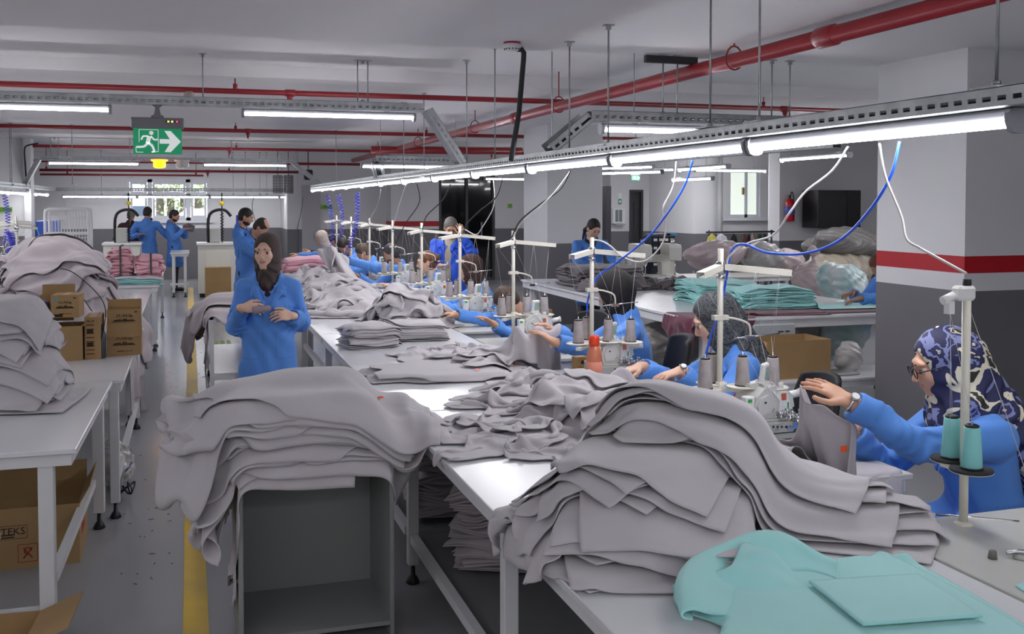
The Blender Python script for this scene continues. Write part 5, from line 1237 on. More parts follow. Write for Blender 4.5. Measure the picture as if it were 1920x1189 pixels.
# ---- standing woman
Y = 7.0; hc_ = PY(500, 474, Y); pe = PY(504, 600, Y+.02); pe[2] = .93
person('standing woman in a blue coat and brown headscarf holding a thread cone, in the aisle', pe, (-.12, -1), hc_, (-.42, -1), [PY(547, 592, Y-.13), PY(455, 577, Y-.13)], sit=False, top='scarf', topm=M_sc_brown, s=1.0, vox=.0046, coat=M_coat, sk='e6bea8', hdir=[A3((-.9, -.35, .10)), A3((.9, -.35, .02))], palm_n=[A3((0, -.8, .6)), A3((0, -.8, .6))], thumb=[A3((0, -.3, 1)), A3((0, -.3, 1))], curl=.75, under=mat('maroon_top', '3c1a1c', .8), trousers=M_jeans, coatz=.42, skirt=1.05, sh=.155, tuck=True, elbow=[A3((.25, .15, -1)), A3((-.25, .15, -1))], arms=(.27, .24))
c_ = PY(491, 580, Y-.26); tag(MB().lathe([(.026, -.06), (.028, -.05), (.02, .05), (.012, .052), (.012, .058)], n=14).build('thread_cone', mat('dusty_thread', '9b8c96', .8, bump=(300, .3)), None, c_), 'grey thread cone held by the standing woman', 'thread cone').rotation_euler = (0, R(82), 0)
print('SW', _t.time()-_T1)
PR = 'operators seated along the sewing line'
def seat_pel(h, back, f, z=.56): f = unit((f[0], f[1], 0)); return A3((h[0]-f[0]*back, h[1]-f[1]*back, z))
# ---- right woman in the floral scarf
Y = 3.12; h = PY(1768, 684, Y); f = (-.97, .25)
def rw_tail(v, P, B, q):
    v.cap(P(0, -.08, -.0), q['nb']-q['F']*.10-q['spine']*.05, .085, .11, .05, 0)
    a = q['nb']-q['F']*.13-q['spine']*.04; b = a-q['F']*.10-A3((0, .10, .22)); v.cap(a, b, .12, .11, .05, 0, (q['F'], 2.)); v.cap(b, b-A3((-.02, .02, .22)), .11, .12, .05, 0, (q['F'], 2.4))
    v.cap(q['nb']+q['R']*-.0, q['nb']-q['spine']*.03+q['F']*.05, .115, .12, .04, 0, (q['fwd'], 1.2))
M_sc_flor.node_tree.nodes['Principled BSDF'].inputs['Roughness'].default_value = .65
wr_ = PY(1592, 752, 2.98)
person('woman in floral navy headscarf and glasses reaching over her machine, at the right', seat_pel(h, .20, f), f, h, (-.9, .40), [wr_, A3((2.42, 3.3, .93))], top='scarf', topm=M_sc_flor, s=1.05, vox=.0048, coat=M_coat, sk='d8a588', glasses=True, hdir=[PY(1512, 706, 3.08)-wr_, A3((-1, .1, -.3))], palm_n=[A3((-.2, -.25, 1)), A3((0, 0, 1))], thumb=[A3((-.3, -.5, -1)), A3((0, 1, .3))], curl=[.28, .6], lookp=.28, extra=rw_tail, arms=(.31, .28), sh=.185, elbow=[A3((-.1, -.35, -1)), None])
print('RW', _t.time()-_T1)
# wrist watch
fd = unit(PY(1512, 706, 3.08)-wr_)
def watch(p, d, lab):
    d = Vector(d).normalized(); root = thing('wrist_watch', lab, 'watch', p); q = Vector((0, 0, 1)).rotation_difference(d)
    o = MB().tube([(.0325*math.cos(t), .028*math.sin(t), 0) for t in np.linspace(0, 2*math.pi, 19)], .0055, 6).build('strap', M_chrome, root); o.rotation_mode = 'QUATERNION'; o.rotation_quaternion = q
    n_ = (Vector((-.2, -.55, .8))-d*Vector((-.2, -.55, .8)).dot(d)).normalized(); c = n_*.034; o = MB().cyl(c-n_*.003, c+n_*.005, .0165, 16).build('watch_case', M_chrome, root); MB().cyl(c+n_*.0052, c+n_*.0062, .0135, 16).build('dial', mat('watch_dial', 'eceef0', .2), root)
watch(Vector(wr_)-Vector(fd)*.012, fd, 'silver wrist watch on the outstretched hand of the woman at the right')
# ---- second woman, paisley scarf
Y = 4.75; h = PY(1340, 600, Y); f = (-.96, .28)
def w2_tail(v, P, B, q):
    a = q['nb']-q['F']*.08-A3((0, 0, .02)); b = a-q['F']*.16-A3((0, .06, .20)); v.cap(P(0, -.07, -.04), a, .08, .09, .05, 0); v.cap(a, b, .08, .06, .04, 0, (q['R'], 1.3)); v.cap(b, b-A3((-.05, 0, .16)), .055, .04, .03, 0)
wr2 = PY(1275, 697, 4.45)
person('woman in a black paisley headscarf bent over her work beside the orange bottle machine', seat_pel(h, .20, f), f, h, (-.92, .38), [wr2, A3((2.3, 4.95, .92))], top='scarf', topm=M_sc_pais, tuck=True, s=1.08, vox=.0055, coat=M_coat, sk='d9ac92', hdir=[A3((-1, -.1, -.15)), A3((-1, -.1, -.2))], curl=.5, lookp=.45, extra=w2_tail, sh=.18, thumb=[A3((0, .6, .8)), None], elbow=[A3((.1, -.35, -1)), None])
watch(Vector(wr2)+Vector((.012, 0, 0)), (-1, -.1, -.15), 'white faced wrist watch on the wrist of the woman in the paisley headscarf')
# ---- third woman, black scarf seen from behind
Y = 6.12; h = PY(1148, 548, Y); f = (-1, .35)
wr3 = PY(1040, 642, 5.75)
person('woman in a plain black headscarf turned away, third in the sewing line', seat_pel(h, .16, f), f, h, (-.75, .65), [wr3, A3((2.3, 6.3, .95))], top='scarf', topm=M_sc_dark, tuck=True, extra=lambda v, P, B, q: v.ell(P(0, -.06, .0), B, (.098, .10, .10), .04, 0), s=1.08, vox=.0065, coat=M_coat, sk='d0a084', hdir=[PY(1005, 618, 5.8)-wr3, None], curl=.45, lookp=.35, sh=.19, thumb=[A3((0, .3, 1)), None], detail=False, elbow=[A3((.1, -.5, -1)), None])
print('W3', _t.time()-_T1)
def seated(lab, u, v_, Y, f, look, lh=None, rh=None, back=.2, **kw):
    h = PY(u, v_, Y); pl = seat_pel(h, back, f)
    l_ = lh if lh is not None else A3((h[0]-.42, h[1]-.12, .90)); r_ = rh if rh is not None else A3((h[0]-.40, h[1]+.12, .90))
    return person(lab, pl, f, h, look, [l_, r_], group=None, **{**dict(vox=.0085, detail=False, lookp=.4), **kw})
seated('woman with loose brown hair bent low, fourth in the sewing line', 950, 566, 7.75, (-1, 0), (-1, -.1), lh=PY(925, 607, 7.35), back=.32, top='hair', topm=hairm('4a3322'), sk='c99a7c', lookp=.9)
seated('woman in a chocolate brown headscarf, fifth in the sewing line', 880, 505, 9.25, (-1, .1), (-1, .25), top='scarf', topm=M_sc_choc, tuck=True, sk='d0a084', s=1.05, lookp=.25, under=M_blackp)
def mask_(r_, q): pass
r6, q6 = seated('woman with ginger hair in a bun, sixth in the sewing line', 800, 492, 10.75, (-1, .1), (-1, .15), lh=PY(752, 556, 10.3), top='hair', topm=hairm('7a4a2a'), bun=True, sk='d9ac92', vox=.0065, detail=True, lookp=.15)
seated('man with dark grey hair and navy collar stretching his arm out over the heap', 733, 476, 12.35, (-1, -.1), (-1, .1), lh=PY(648, 487, 12.0), back=.35, top='hair', topm=hairm('3f3c3b'), beard=True, sk='b98a6c', lookp=.35, hdir=[A3((-1, 0, .15)), None], arms=(.36, .34), curl=.2,
       extra_coat=None)
h7 = PY(755, 482, 12.4); 
seated('man with cropped brown hair bent over his machine, eighth in the line', 680, 474, 13.9, (-1, 0), (-1, 0), back=.3, top='hair', topm=hairm('5a4838'), sk='c08f74', lookp=.6)
seated('man with dark hair and bowed head near the coiled blue hoses', 645, 462, 15.4, (-1, -.2), (-1, -.3), back=.3, top='hair', topm=hairm('2e241e'), sk='c08f74', lookp=.8)
seated('woman in a beige headscarf far along the sewing line', 602, 447, 17.6, (-1, -.2), (-1, -.3), top='scarf', topm=M_sc_beige, sk='c99a7c', lookp=.4)
seated('dark haired worker partly hidden behind the blue hoses', 622, 452, 18.8, (-1, -.2), (-1, -.2), top='hair', topm=hairm('2a2422'), sk='c08f74', lookp=.5, coat=mat('dark_jacket', '1e2026', .8))
print('seated', _t.time()-_T1)
def stander(lab, u, v_, Y, f, look, lh=None, rh=None, s=1., lean=0., dz=0, **kw):
    h = PY(u, v_, Y); fu = unit((f[0], f[1], 0)); pl = A3((h[0], h[1], .92*s))-fu*lean
    return person(lab, pl, f, h, look, [lh, rh], sit=False, s=s, **{**dict(vox=.0085, detail=False, lookp=.3), **kw})
stander('grey haired man in a vivid blue coat holding a cloth, hand at his chin', 845, 427, 11.9, (-.5, -.9), (-.15, -1), lh=PY(867, 440, 11.62), rh=PY(826, 498, 11.6), top='hair', topm=hairm('77726c'), coat=M_coatb, sk='bd8e72', vox=.0065, detail=True, lookp=.5, under=mat('beige_sweater', 'a89f88', .8), openv=True, hdir=[A3((-.3, -.1, 1)), A3((.6, -.7, .1))], palm_n=[A3((0, -1, 0)), None], curl=.8)
stander('dark haired woman in a blue coat standing behind the rear cutting table', 1113, 429, 11.9, (-.1, -1), (.12, -1), lh=A3((PY(1160, 500, 11.45))), rh=A3((PY(1085, 500, 11.5))), top='hair', topm=hairm('1f1815'), pony=True, coat=M_coatd, sk='c9a084', vox=.0065, detail=True, lookp=.5, s=1.0, lean=.1, under=M_sc_dark, sh=.18)
stander('worker with reddish hair at the cutting table, half hidden by the striped column', 1650, 500, 8.0, (-.8, -.1), (-1, -.1), lh=PY(1612, 560, 7.85), rh=PY(1600, 548, 8.15), top='hair', topm=hairm('6b3a2c'), coat=M_coat, sk='a87a60', lookp=.7, lean=.25, hdir=[A3((-1, .1, -.2)), A3((-1, -.1, -.2))])
stander('tall dark haired bearded man in a blue coat standing in profile in the aisle', 461, 407, 14.6, (.9, -.35), (1, -.2), lh=A3((PY(480, 450, 14.4))), rh=A3((PY(482, 452, 14.1))), top='hair', topm=hairm('1c1714'), beard=True, coat=M_coatd, sk='c08f74', lookp=.35, coatz=.5, vox=.0075, detail=True)
stander('balding man in a blue coat bending forward behind the standing woman', 490, 427, 13.6, (.6, -.6), (1, -.5), lh=A3((PY(510, 480, 13.2))), rh=A3((PY(500, 485, 13.1))), top='hair', topm=hairm('2c241f'), bald=True, coat=M_coatd, sk='c08f74', lookp=.8, lean=.22, coatz=.5)
stander('woman in a maroon sweater with a grey ponytail, facing the far window', 246, 404, 22.6, (.2, 1), (.2, 1), top='hair', topm=hairm('8d8278'), pony=True, coat=mat('maroon_sweater', '3e1e26', .85), sk='c99a7c', neckv=False, coatz=.75, s=.98, vox=.01)
stander('dark haired man in a belted blue coat seen from behind near the far window', 277, 400, 21.8, (.1, 1), (.4, 1), rh=PY(320, 425, 21.9), lh=PY(262, 440, 21.6), top='hair', topm=hairm('1f1a18'), coat=M_coatd, sk='c08f74', belt=True, vox=.01, s=1.02)
stander('young bearded man in a blue coat holding up a grey cloth at the far table', 327, 405, 21.7, (1, -.2), (1, -.25), rh=PY(345, 430, 21.4), lh=PY(348, 422, 21.8), top='hair', topm=hairm('1f1a18'), beard=True, coat=M_coatd, sk='c08f74', lookp=.35, vox=.009, detail=True, hdir=[A3((1, 0, .2)), A3((1, 0, .2))])
print('people', _t.time()-_T1)
# ================================================================ thread stands, cones, machines
M_ivory = mat('ivory_enamel', 'dcd9cc', .35, coat=.2)
M_thread = mat('grey_thread', 'b0a8a8', .75, fn=None, bump=(420, .5, .003), var=(30, .18)); M_tealthread = mat('turquoise_thread', '8ad0cf', .7, bump=(420, .4, .003))
M_wht = mat('white_enamel', 'e4e4e2', .3, coat=.2); M_greyen = mat('grey_enamel', 'a9aaa6', .4); M_screen = mat('machine_display', '9ab5a8', .3)
M_yell = mat('yellow_plastic', 'e0c51e', .5); M_redp = mat('red_plastic', 'c01420', .35); M_orangep = mat('orange_plastic', 'e2401a', .35); M_greenp = mat('green_sticker', '35a04a', .5); M_orangel = mat('orange_label', 'c8603c', .5)
M_threadl = mat('thread_line', 'c9c6c4', .7)
CZT = [(-.11, -.07), (-.01, .055), (.08, -.055), (.195, -.11)]
def stand_proto():
    root = thing('thread_stand', '', 'thread stand')
    MB().cyl((0, 0, 0), (0, 0, .80), .0125, 12).cyl((0, 0, .0), (0, 0, .012), .03, 14).build('pole', M_ivory, root)
    a = MB(); a.lathe([(.018, -.02), (.02, 0), (.018, .02)], (0, 0, .20), 12)
    for (x, y) in ((-.15, -.17), (.24, -.13)):
        d = Vector((x, y, 0)); n = d.normalized(); Mx = Matrix.Translation((0, 0, .19)) @ Matrix.Rotation(math.atan2(y, x), 4, 'Z'); a.box((0, -.014, -.012), (d.length, .014, .004), M=Mx)
    a.build('spool_arm', M_ivory, root)
    for (x, y) in CZT:
        d = MB().lathe([(.0, .198), (.066, .200), (.07, .204), (.066, .207), (.0, .206)], (x, y, 0), 24).build('spool_disc', M_ivory, root); MB().cyl((x, y, .205), (x, y, .355), .003, 6).build('spindle', M_chrome, d)
    t = MB()
    for (x, y) in ((-.19, -.17), (.29, -.10)):
        d = Vector((x, y, 0)); Mx = Matrix.Translation((0, 0, .735)) @ Matrix.Rotation(math.atan2(y, x), 4, 'Z') @ Matrix.Rotation(R(5), 4, 'Y'); t.box((0, -.018, -.002), (d.length, .018, .0), M=Mx).box((0, -.018, -.026), (d.length, -.016, 0), M=Mx).box((0, .016, -.026), (d.length, .018, 0), M=Mx)
    t.build('top_arm', M_ivory, root); MB().lathe([(.02, .69), (.024, .70), (.024, .735), (.015, .745)], n=12).lathe([(.019, .67), (.019, .685)], n=10).build('clamp', M_chrome, root)
    g = MB().box((-.035, -.015, .49), (.035, .015, .51)); g.tube(curve_pts([(0, 0, .50), (.06, -.01, .495), (.12, -.02, .475), (.135, -.022, .45), (.137, -.022, .41)], 4), .005, 8); g.build('guide_bracket', M_ivory, root)
    g2 = MB().cyl((.07, -.0, .405), (.27, -.045, .425), .0035, 6).box((.115, -.035, .402), (.155, -.01, .418)); g2.build('guide_rod', M_chrome, root)
    th = MB()
    for i, (x, y) in enumerate(CZT):
        tx = (-.16+.14*i) if i < 2 else (.12+.12*(i-2)); ty = -.05 if i < 2 else -.09
        th.tube([(x, y, .35), (tx, ty, .71)], .0007, 4).tube([(tx, ty, .71), (.08+.05*i, -.01*i-.01, .415)], .0007, 4).tube([(.08+.05*i, -.01*i-.01, .415), (.12+.01*i, -.22, .16)], .0007, 4)
    o = th.build('threads', M_threadl, root); o['kind'] = 'stuff'
    return root
SP = stand_proto()
def cone_mesh(m):
    mb = MB(); mb.lathe([(.014, .002), (.030, .003), (.032, .008), (.0245, .122), (.022, .126), (.012, .126)], n=22, mi=0); return mb
def cone(x, y, z, label, group, m=None, proto={}):
    k = (m or M_thread).name
    if k not in proto:
        root = thing('thread_cone', '', 'thread cone'); o = cone_mesh(None).build('wound_thread', m or M_thread, root)
        MB().lathe([(.012, .0), (.034, .0), (.034, .004), (.012, .004)], n=18).build('cone_base', M_blackp, root); MB().lathe([(.02, .124), (.021, .132), (.014, .135), (.012, .132)], n=16).build('cone_tip', M_blackp, root); proto[k] = root; o2 = root; o2['label'] = label; o2.location = (x, y, z)
    else: o2 = copy_tree(proto[k], None, label, (x, y, z))
    o2['group'] = group; return o2
ord_ = ['second', 'third', 'fourth', 'fifth', 'sixth', 'seventh', 'eighth', 'ninth', 'tenth', 'eleventh']
who = ['beside the woman in the paisley headscarf', 'in front of the woman in the plain black headscarf', 'of the woman with loose brown hair', 'before the woman in the chocolate headscarf', 'beside the woman with the ginger bun', 'in front of the man with the outstretched arm', 'beside the man with cropped brown hair', 'near the right coiled blue hose', 'near the left coiled blue hose', 'farthest but one in the line']
SX = 2.2
for k in range(9):
    y = 3.92+1.5*k-(.0 if k else -.0); y = [3.92, 5.40, 6.88, 8.38, 9.88, 11.4, 12.95, 14.5, 16.0][k]
    lb = 'ivory thread stand with crossed arms '+who[k]
    if k == 0: s_ = SP; SP.location = (SX, y, TZ); SP['label'] = lb
    else: s_ = copy_tree(SP, None, lb, (SX, y, TZ), R((0, 0, 5, -8, 6, -4, 8, 3, -6)[k]))
    s_['group'] = 'ivory thread stands of the sewing line'
    if k < 6:
        for i, (x, yy) in enumerate(CZT):
            cone(SX+x, y+yy, TZ+.206, ['leftmost', 'second', 'third', 'rightmost'][i]+' grey thread cone on the '+['paisley headscarf woman', 'plain black headscarf woman', 'loose haired woman', 'chocolate headscarf woman', 'ginger bun woman', 'outstretched arm man'][k]+' stand', 'grey thread cones on the stands')
# the nearest stand at the right with two turquoise cones
Yn = 2.54; pb = PZ(1806, 985, TZ); root = thing('thread_stand', 'ivory two disc thread stand nearest the camera with black felt pads', 'thread stand', (pb[0], pb[1], TZ))
MB().cyl((0, 0, 0), (0, 0, .74), .0135, 14).lathe([(.03, 0), (.03, .006), (.022, .012), (.014, .014)], n=16).build('pole', M_ivory, root)
MB().box((-.045, -.022, .70), (.02, .022, .745), bev=.008).cyl((-.05, 0, .715), (-.09, -.0, .70), .014, 10).box((-.075, -.012, .66), (-.055, .012, .70)).build('top_clamp', M_wht, root)
MB().cyl((0, 0, .74), (0, 0, .765), .013, 10).build('cable_cap', M_blackp, root)
for i, (x, y, z) in enumerate(((-.022, -.055, .185), (.0, .055, .19))):
    d = MB().lathe([(0, z-.004), (.062, z-.002), (.064, z), (.0, z)], (x, y, 0), 24).build('spool_disc', M_ivory, root); MB().lathe([(0, z+.0005), (.062, z+.0005), (.064, z+.004), (.062, z+.008), (0, z+.008)], (x, y, 0), 24).build('felt_pad', mat('black_felt', '2a2a2c', .9), d)
    MB().cyl((x, y, z), (x, y, z+.15), .003, 6).build('spindle', M_chrome, d)
    cone(pb[0]+x, pb[1]+y, TZ+z+.009, ['turquoise thread cone in front on the nearest stand', 'turquoise thread cone behind on the nearest stand'][i], 'turquoise thread cones', M_tealthread)
MB().box((-.03, -.02, .17), (.02, .07, .182)).build('disc_bracket', M_ivory, root)
th = MB()
for a, b in (((-.02, -.055, .33), (-.06, 0, .66)), ((0, .055, .335), (-.062, 0, .66)), ((.0, 0, .70), (.18, -.12, .05)), ((0, 0, .70), (.22, -.05, .1)), ((-.06, 0, .66), (-.055, 0, .3))): th.tube([a, b], .0008, 4)
th.build('threads', M_threadl, root)['kind'] = 'stuff'
# overlock machine
def overlock(label, x, y, rz, s=1., group='overlock sewing machines'):
    root = thing('overlock_machine', label, 'sewing machine', (x, y, TZ), rz, group)
    b = MB(); b.box((-.17, -.10, .0), (.15, .14, .025), bev=.004).box((-.15, -.075, .025), (.14, .12, .085), bev=.006); b.build('machine_base', M_greyen, root)
    h = MB(); prof = [(-.10, .085), (-.115, .13), (-.10, .18), (-.06, .215), (.0, .225), (.05, .21), (.085, .18), (.095, .13), (.06, .105), (.03, .085)]
    h.prism(prof, -.055, .10, 'y'); h.prism([(-.09, .10), (-.10, .14), (-.085, .175), (-.045, .19), (-.02, .165), (-.03, .11)], -.064, -.055, 'y'); h.cyl((-.02, .02, .215), (-.02, .02, .24), .03, 14).cyl((.04, -.03, .205), (.04, -.03, .235), .012, 10).box((-.09, .0, .205), (-.05, .07, .225)).cyl((.085, .06, .15), (.13, .06, .16), .03, 14); h.build('machine_head', mat('pale_grey_enamel', 'cfcfca', .35, coat=.2), root)
    MB().box((-.17, -.075, .09), (-.125, -.035, .19), bev=.004).build('side_cover', M_wht, root)
    sc_ = MB(); [sc_.cyl((-.158+.026*i, -.0765, z), (-.158+.026*i, -.074, z), .004, 8) for i in (0, 1) for z in (.102,)]; sc_.box((-.16, -.0765, .165), (-.14, -.0745, .18), 1); sc_.build('cover_screws', [M_blackp, M_greenp], root)
    fc = MB().prism([(.0, .115), (.035, .10), (.065, .115), (.045, .2), (.01, .2)], -.075, -.056, 'y'); fc.build('face_cover', M_wht, root)
    f2 = MB(); [f2.cyl((a, -.077, z), (a, -.0745, z), .005, 8) for a, z in ((.015, .185), (.035, .125), (-.07, .16))]; f2.build('cover_screws', M_blackp, root)
    MB().box((.042, -.0775, .125), (.05, -.0762, .155)).build('green_label', M_greenp, root); MB().box((.012, -.0775, .165), (.036, -.0762, .195)).build('warning_label', M_orangel, root)
    MB().cyl((.09, -.0, .165), (.165, -.0, .175), .017, 12).cyl((.165, 0, .175), (.172, 0, .176), .021, 12).build('hand_knob', M_wht, root)
    p = MB().box((-.075, .02, .225), (-.055, .115, .335), bev=.004).box((-.055, .02, .225), (-.03, .03, .30)); p = MB().box((-.035, .03, .225), (.035, .055, .315), bev=.006); Mx = Matrix.Rotation(-.35, 4, 'Z')
    o = p.build('control_panel', M_wht, root); o.rotation_euler = (.12, 0, .55); o.location = (-.01, 0, 0); MB().box((-.025, .0275, .245), (.025, .0297, .30)).build('display', M_screen, o)
    rg_ = random.Random(3); c = MB()
    for _ in range(90):
        a = (rg_.uniform(-.03, .14), rg_.uniform(-.11, -.058), rg_.uniform(.03, .125)); d = Vector((rg_.uniform(-1, 1), rg_.uniform(-.3, .3), rg_.uniform(-1, 1))).normalized()*rg_.uniform(.008, .022)
        c.cyl(a, tuple(Vector(a)+d), rg_.uniform(.002, .006), 7)
    c.box((.02, -.11, .045), (.12, -.07, .055)).box((.05, -.115, .05), (.065, -.06, .075)); c.build('needle_mechanism', M_chrome, root)['kind'] = 'stuff'
    pl = MB(); pl.box((-.14, -.103, .03), (.06, -.0755, .075), bev=.003); o = pl.build('looper_cover', M_greyen, root); pl = MB(); [pl.cyl((-.05+.022*i, -.1045, .06-.002*i), (-.05+.022*i, -.102, .06-.002*i), .0055, 8) for i in range(5)]; pl.build('cover_holes', M_blackp, o)
    t = MB()
    for i in range(4): t.tube(curve_pts([(-.10+.02*i, .05, .21), (-.06+.02*i, -.02, .235), (-.02+.015*i, -.06, .20-.01*i), (.04+.01*i, -.078, .12)], 5), .0022, 5)
    t.build('tension_tubes', M_wht, root)
    MB().lathe([(.001, .0), (.02, .0), (.022, .012), (.016, .03), (.001, .032)], (-.02, .02, .225), 12).build('oil_cap', mat('violet_cap', '6a60b0', .4), root)
    for v_ in (root,): v_.scale = (s, s, s)
    return root
ov = overlock('overlock machine with red topped jar beside it, sewing for the woman in the floral headscarf', 2.37, 3.80, R(4), .98)
def ocopy(lb, x, y, rz, s=1.0): o = copy_tree(ov, None, lb, (x, y, TZ), rz); return o
ocopy('overlock machine behind the orange bottle', 2.33, 5.36, R(2)); 
for k, (y, nm) in enumerate(((6.75, 'half hidden behind the hand of the third woman'), (8.25, 'with green display behind the rolled bundle'), (9.7, 'behind the yellow box and cream tray'), (11.2, 'in front of the man with the outstretched arm'), (12.8, 'dark distant, behind the heap'), (14.3, 'far beyond, near the blue hoses'))):
    ocopy('overlock machine '+nm, 2.34, y, R(3*k))
# orange bottle, boxes, jars near machines
def bottle(x, y, z, label):
    root = thing('drink_bottle', label, 'bottle', (x, y, z)); root.scale = (1.15, 1.15, 1.27)
    MB().lathe([(.001, 0), (.036, .002), (.038, .01), (.038, .11), (.034, .145), (.022, .17), (.0, .171)], n=20).build('bottle_body', mat('translucent_orange', 'e58a6a', .25, trans=.35), root)
    MB().lathe([(.0, .168), (.024, .168), (.026, .172), (.026, .20), (.022, .212), (.0, .212)], n=20).build('bottle_cap', M_orangep, root)
    MB().lathe([(.0385, .03), (.0385, .1)], n=20).build('liquid', mat('orange_drink', 'd88870', .5), root)
p = PY(1114, 690, 5.16); bottle(p[0], 5.16, TZ, 'orange sports bottle with red cap standing left of the second overlock machine')
M_kraft = mat('kraft_cardboard', 'a5865c', .85, var=(4, .1), bump=(60, .1)); M_kraftd = mat('kraft_cardboard_inside', '8a6a42', .9, var=(4, .12)); M_ink = mat('black_print', '2a221c', .8); M_redink = mat('red_print', '9c2c20', .8)
def carton(label, x, y, z, w_, d, h, rz=0, open_=False, group=None, flaps=None, printfn=None, name='cardboard_carton'):
    root = thing(name, label, 'carton', (x, y, z), rz, group); t = .004
    if open_:
        for nm, a, b in (('side_wall', (0, 0, 0), (t, d, h)), ('side_wall', (w_-t, 0, 0), (w_, d, h)), ('front_wall', (t, 0, 0), (w_-t, t, h)), ('back_wall', (t, d-t, 0), (w_-t, d, h)), ('bottom', (t, t, 0), (w_-t, d-t, t))):
            MB().box(a, b).build(nm, M_kraft, root)
        for (side, ang, ln) in (flaps or ()):
            if side in 'fb':
                yy = 0 if side == 'f' else d; o = MB().box((0, 0, 0), (w_, t, ln)).build('flap', M_kraft, root); o.location = (0, yy, h); o.rotation_euler = (R(ang) if side == 'f' else -R(ang), 0, 0)
            else:
                xx = 0 if side == 'l' else w_; o = MB().box((0, 0, 0), (t, d, ln)).build('flap', M_kraft, root); o.location = (xx, 0, h); o.rotation_euler = (0, -R(ang) if side == 'l' else R(ang), 0)
    else:
        MB().box((0, 0, 0), (w_, d, h), bev=.002).build('carton_body', M_kraft, root); MB().box((w_/2-.02, -.0006, 0), (w_/2+.02, d, h+.0006)).build('tape_seam', mat('carton_tape', 'a07c4c', .4), root)
    if printfn: printfn(root, w_, d, h)
    return root
FR = (math.pi/2, 0, 0)
def thread_print(root, w_, d, h):
    for i, c in enumerate('TUANA'):
        a = (i-2)*.28; text_curve(c, w_*.15, M_ink, root, (w_/2+w_*.3*math.sin(a)*1.3, -.001, h*.62+w_*.10*math.cos(a)-w_*.06), (math.pi/2, -a*.8, 0))
    mb = MB(); rr = random.Random(5); n = 17
    for i in range(n): x = w_*.2+w_*.6*i/n; hh = h*(.05+.10*rr.random()*(1-abs(i-n/2)/n*1.4)); mb.box((x, -.0012, h*.42), (x+w_*.6/n*.8, -.0002, h*.42+hh))
    mb.box((w_*.16, -.0012, h*.405), (w_*.84, -.0002, h*.425)).box((w_*.3, -.0012, h*.16), (w_*.5, -.0002, h*.19)).box((w_*.53, -.0012, h*.165), (w_*.75, -.0002, h*.185)).build('print', M_ink, root)
    mb = MB(); [mb.box((w_*.80+.006*i, -.0012, h*.83), (w_*.80+.006*i+.004, -.0002, h*.9)) for i in range(3)]; mb.build('print', M_ink, root)
# small thread cartons on the left table
g_ = 'small printed thread cartons'
p = PZ(200, 668, TZ); cx0 = p[0]; cy0 = p[1]
W_ = float(PZ(265, 666, TZ)[0])-cx0
carton('small printed thread carton, lower of the right pair, lid flap hanging in front', cx0, cy0, TZ, W_, .20, .165, 0, False, g_, printfn=thread_print)
carton('small printed thread carton, upper of the right pair, with a raised rear flap', cx0+.002, cy0+.02, TZ+.1655, W_, .20, .135, R(2), True, g_, flaps=[('b', 8, .05)], printfn=thread_print)
o = MB().box((0, 0, 0), (W_, .004, .09)).build('loose_flap', M_kraft, None, (cx0+.003, cy0-.008, TZ+.12)); tag(o, 'loose cardboard flap across the front of the right carton pair', 'cardboard'); o.rotation_euler = (R(-4), 0, 0)
x1 = float(PZ(158, 676, TZ)[0]); W2_ = float(PZ(190, 672, TZ)[0])-x1
def side_print(root, w_, d, h):
    mb = MB(); 
    for z in np.linspace(h*.12, h*.9, 9): mb.box((w_*.12, -.001, z), (w_*.6, 0, z+h*.02))
    for (a, b) in ((.3, .45), (.62, .75)): mb.box((w_*.15, -.0012, h*a), (w_*.55, 0, h*b-.012))
    mb.build('print', M_ink, root)
carton('tall thread carton standing between the dark bottle and the tall left stack', x1, 6.95, TZ, W2_, .3, .27, 0, False, g_, printfn=side_print)
carton('small thread carton with an open flap behind the edge of the tall left stack', x1-.2, 6.92, TZ, .19, .26, .22, 0, True, g_, flaps=[('r', 60, .08)])
xa = float(PY(95, 600, 6.95)[0]); xb = float(PY(138, 600, 6.95)[0])
def small_print(root, w_, d, h):
    thread_print(root, w_, d, h); MB().cyl((w_*.2, -.001, h*.8), (w_*.2, 0, h*.8), .012, 12).build('print', mat('print_blue', '4a90a8', .7), root); MB().box((w_*.05, -.0013, h*.04), (w_*.42, 0, h*.16)).build('print', M_ink, root)
carton('small square thread carton topmost on the left, with a blue dot print', xa, 6.97, TZ+.2705, .165, .19, .145, R(-4), False, g_, printfn=small_print)
carton('open thread carton leaning behind the topmost left one', xa-.09, 7.18, TZ+.23, .2, .12, .17, 0, True, g_, flaps=[('b', 5, .06)])
q = PY(78, 578, 7.1); tag(MB().lathe([(.02, -.03), (.045, -.03), (.05, 0), (.045, .035), (.02, .04)], n=18).build('tape_roll', mat('violet_tape', '3a3a6a', .5), None, (q[0], 7.1, TZ+.33)), 'dark violet thread spool lying in the opened carton', 'spool')
mb = MB(); mb.sph((0, 0, 0), (.09, .08, .05), 8)
tag(MB().box((-.1, -.07, -.22), (.1, .07, .0), bev=.03).build('dark_pouch', M_blackp, None, (q[0]-.03, 7.06, TZ+.29)), 'black pouch stuffed beside the topmost left carton', 'pouch')
q = PZ(190, 672, TZ); bt = thing('dark_bottle', 'dark grey plastic bottle standing between the small cartons', 'bottle', (q[0], q[1]+.03, TZ)); MB().lathe([(.0, 0), (.028, 0), (.029, .01), (.029, .15), (.02, .17), (.012, .18)], n=16).build('bottle_body', mat('dark_grey_plastic', '3a3a3e', .4), bt); MB().lathe([(.012, .178), (.014, .18), (.014, .215), (0, .215)], n=12).build('bottle_cap', M_blackp, bt)
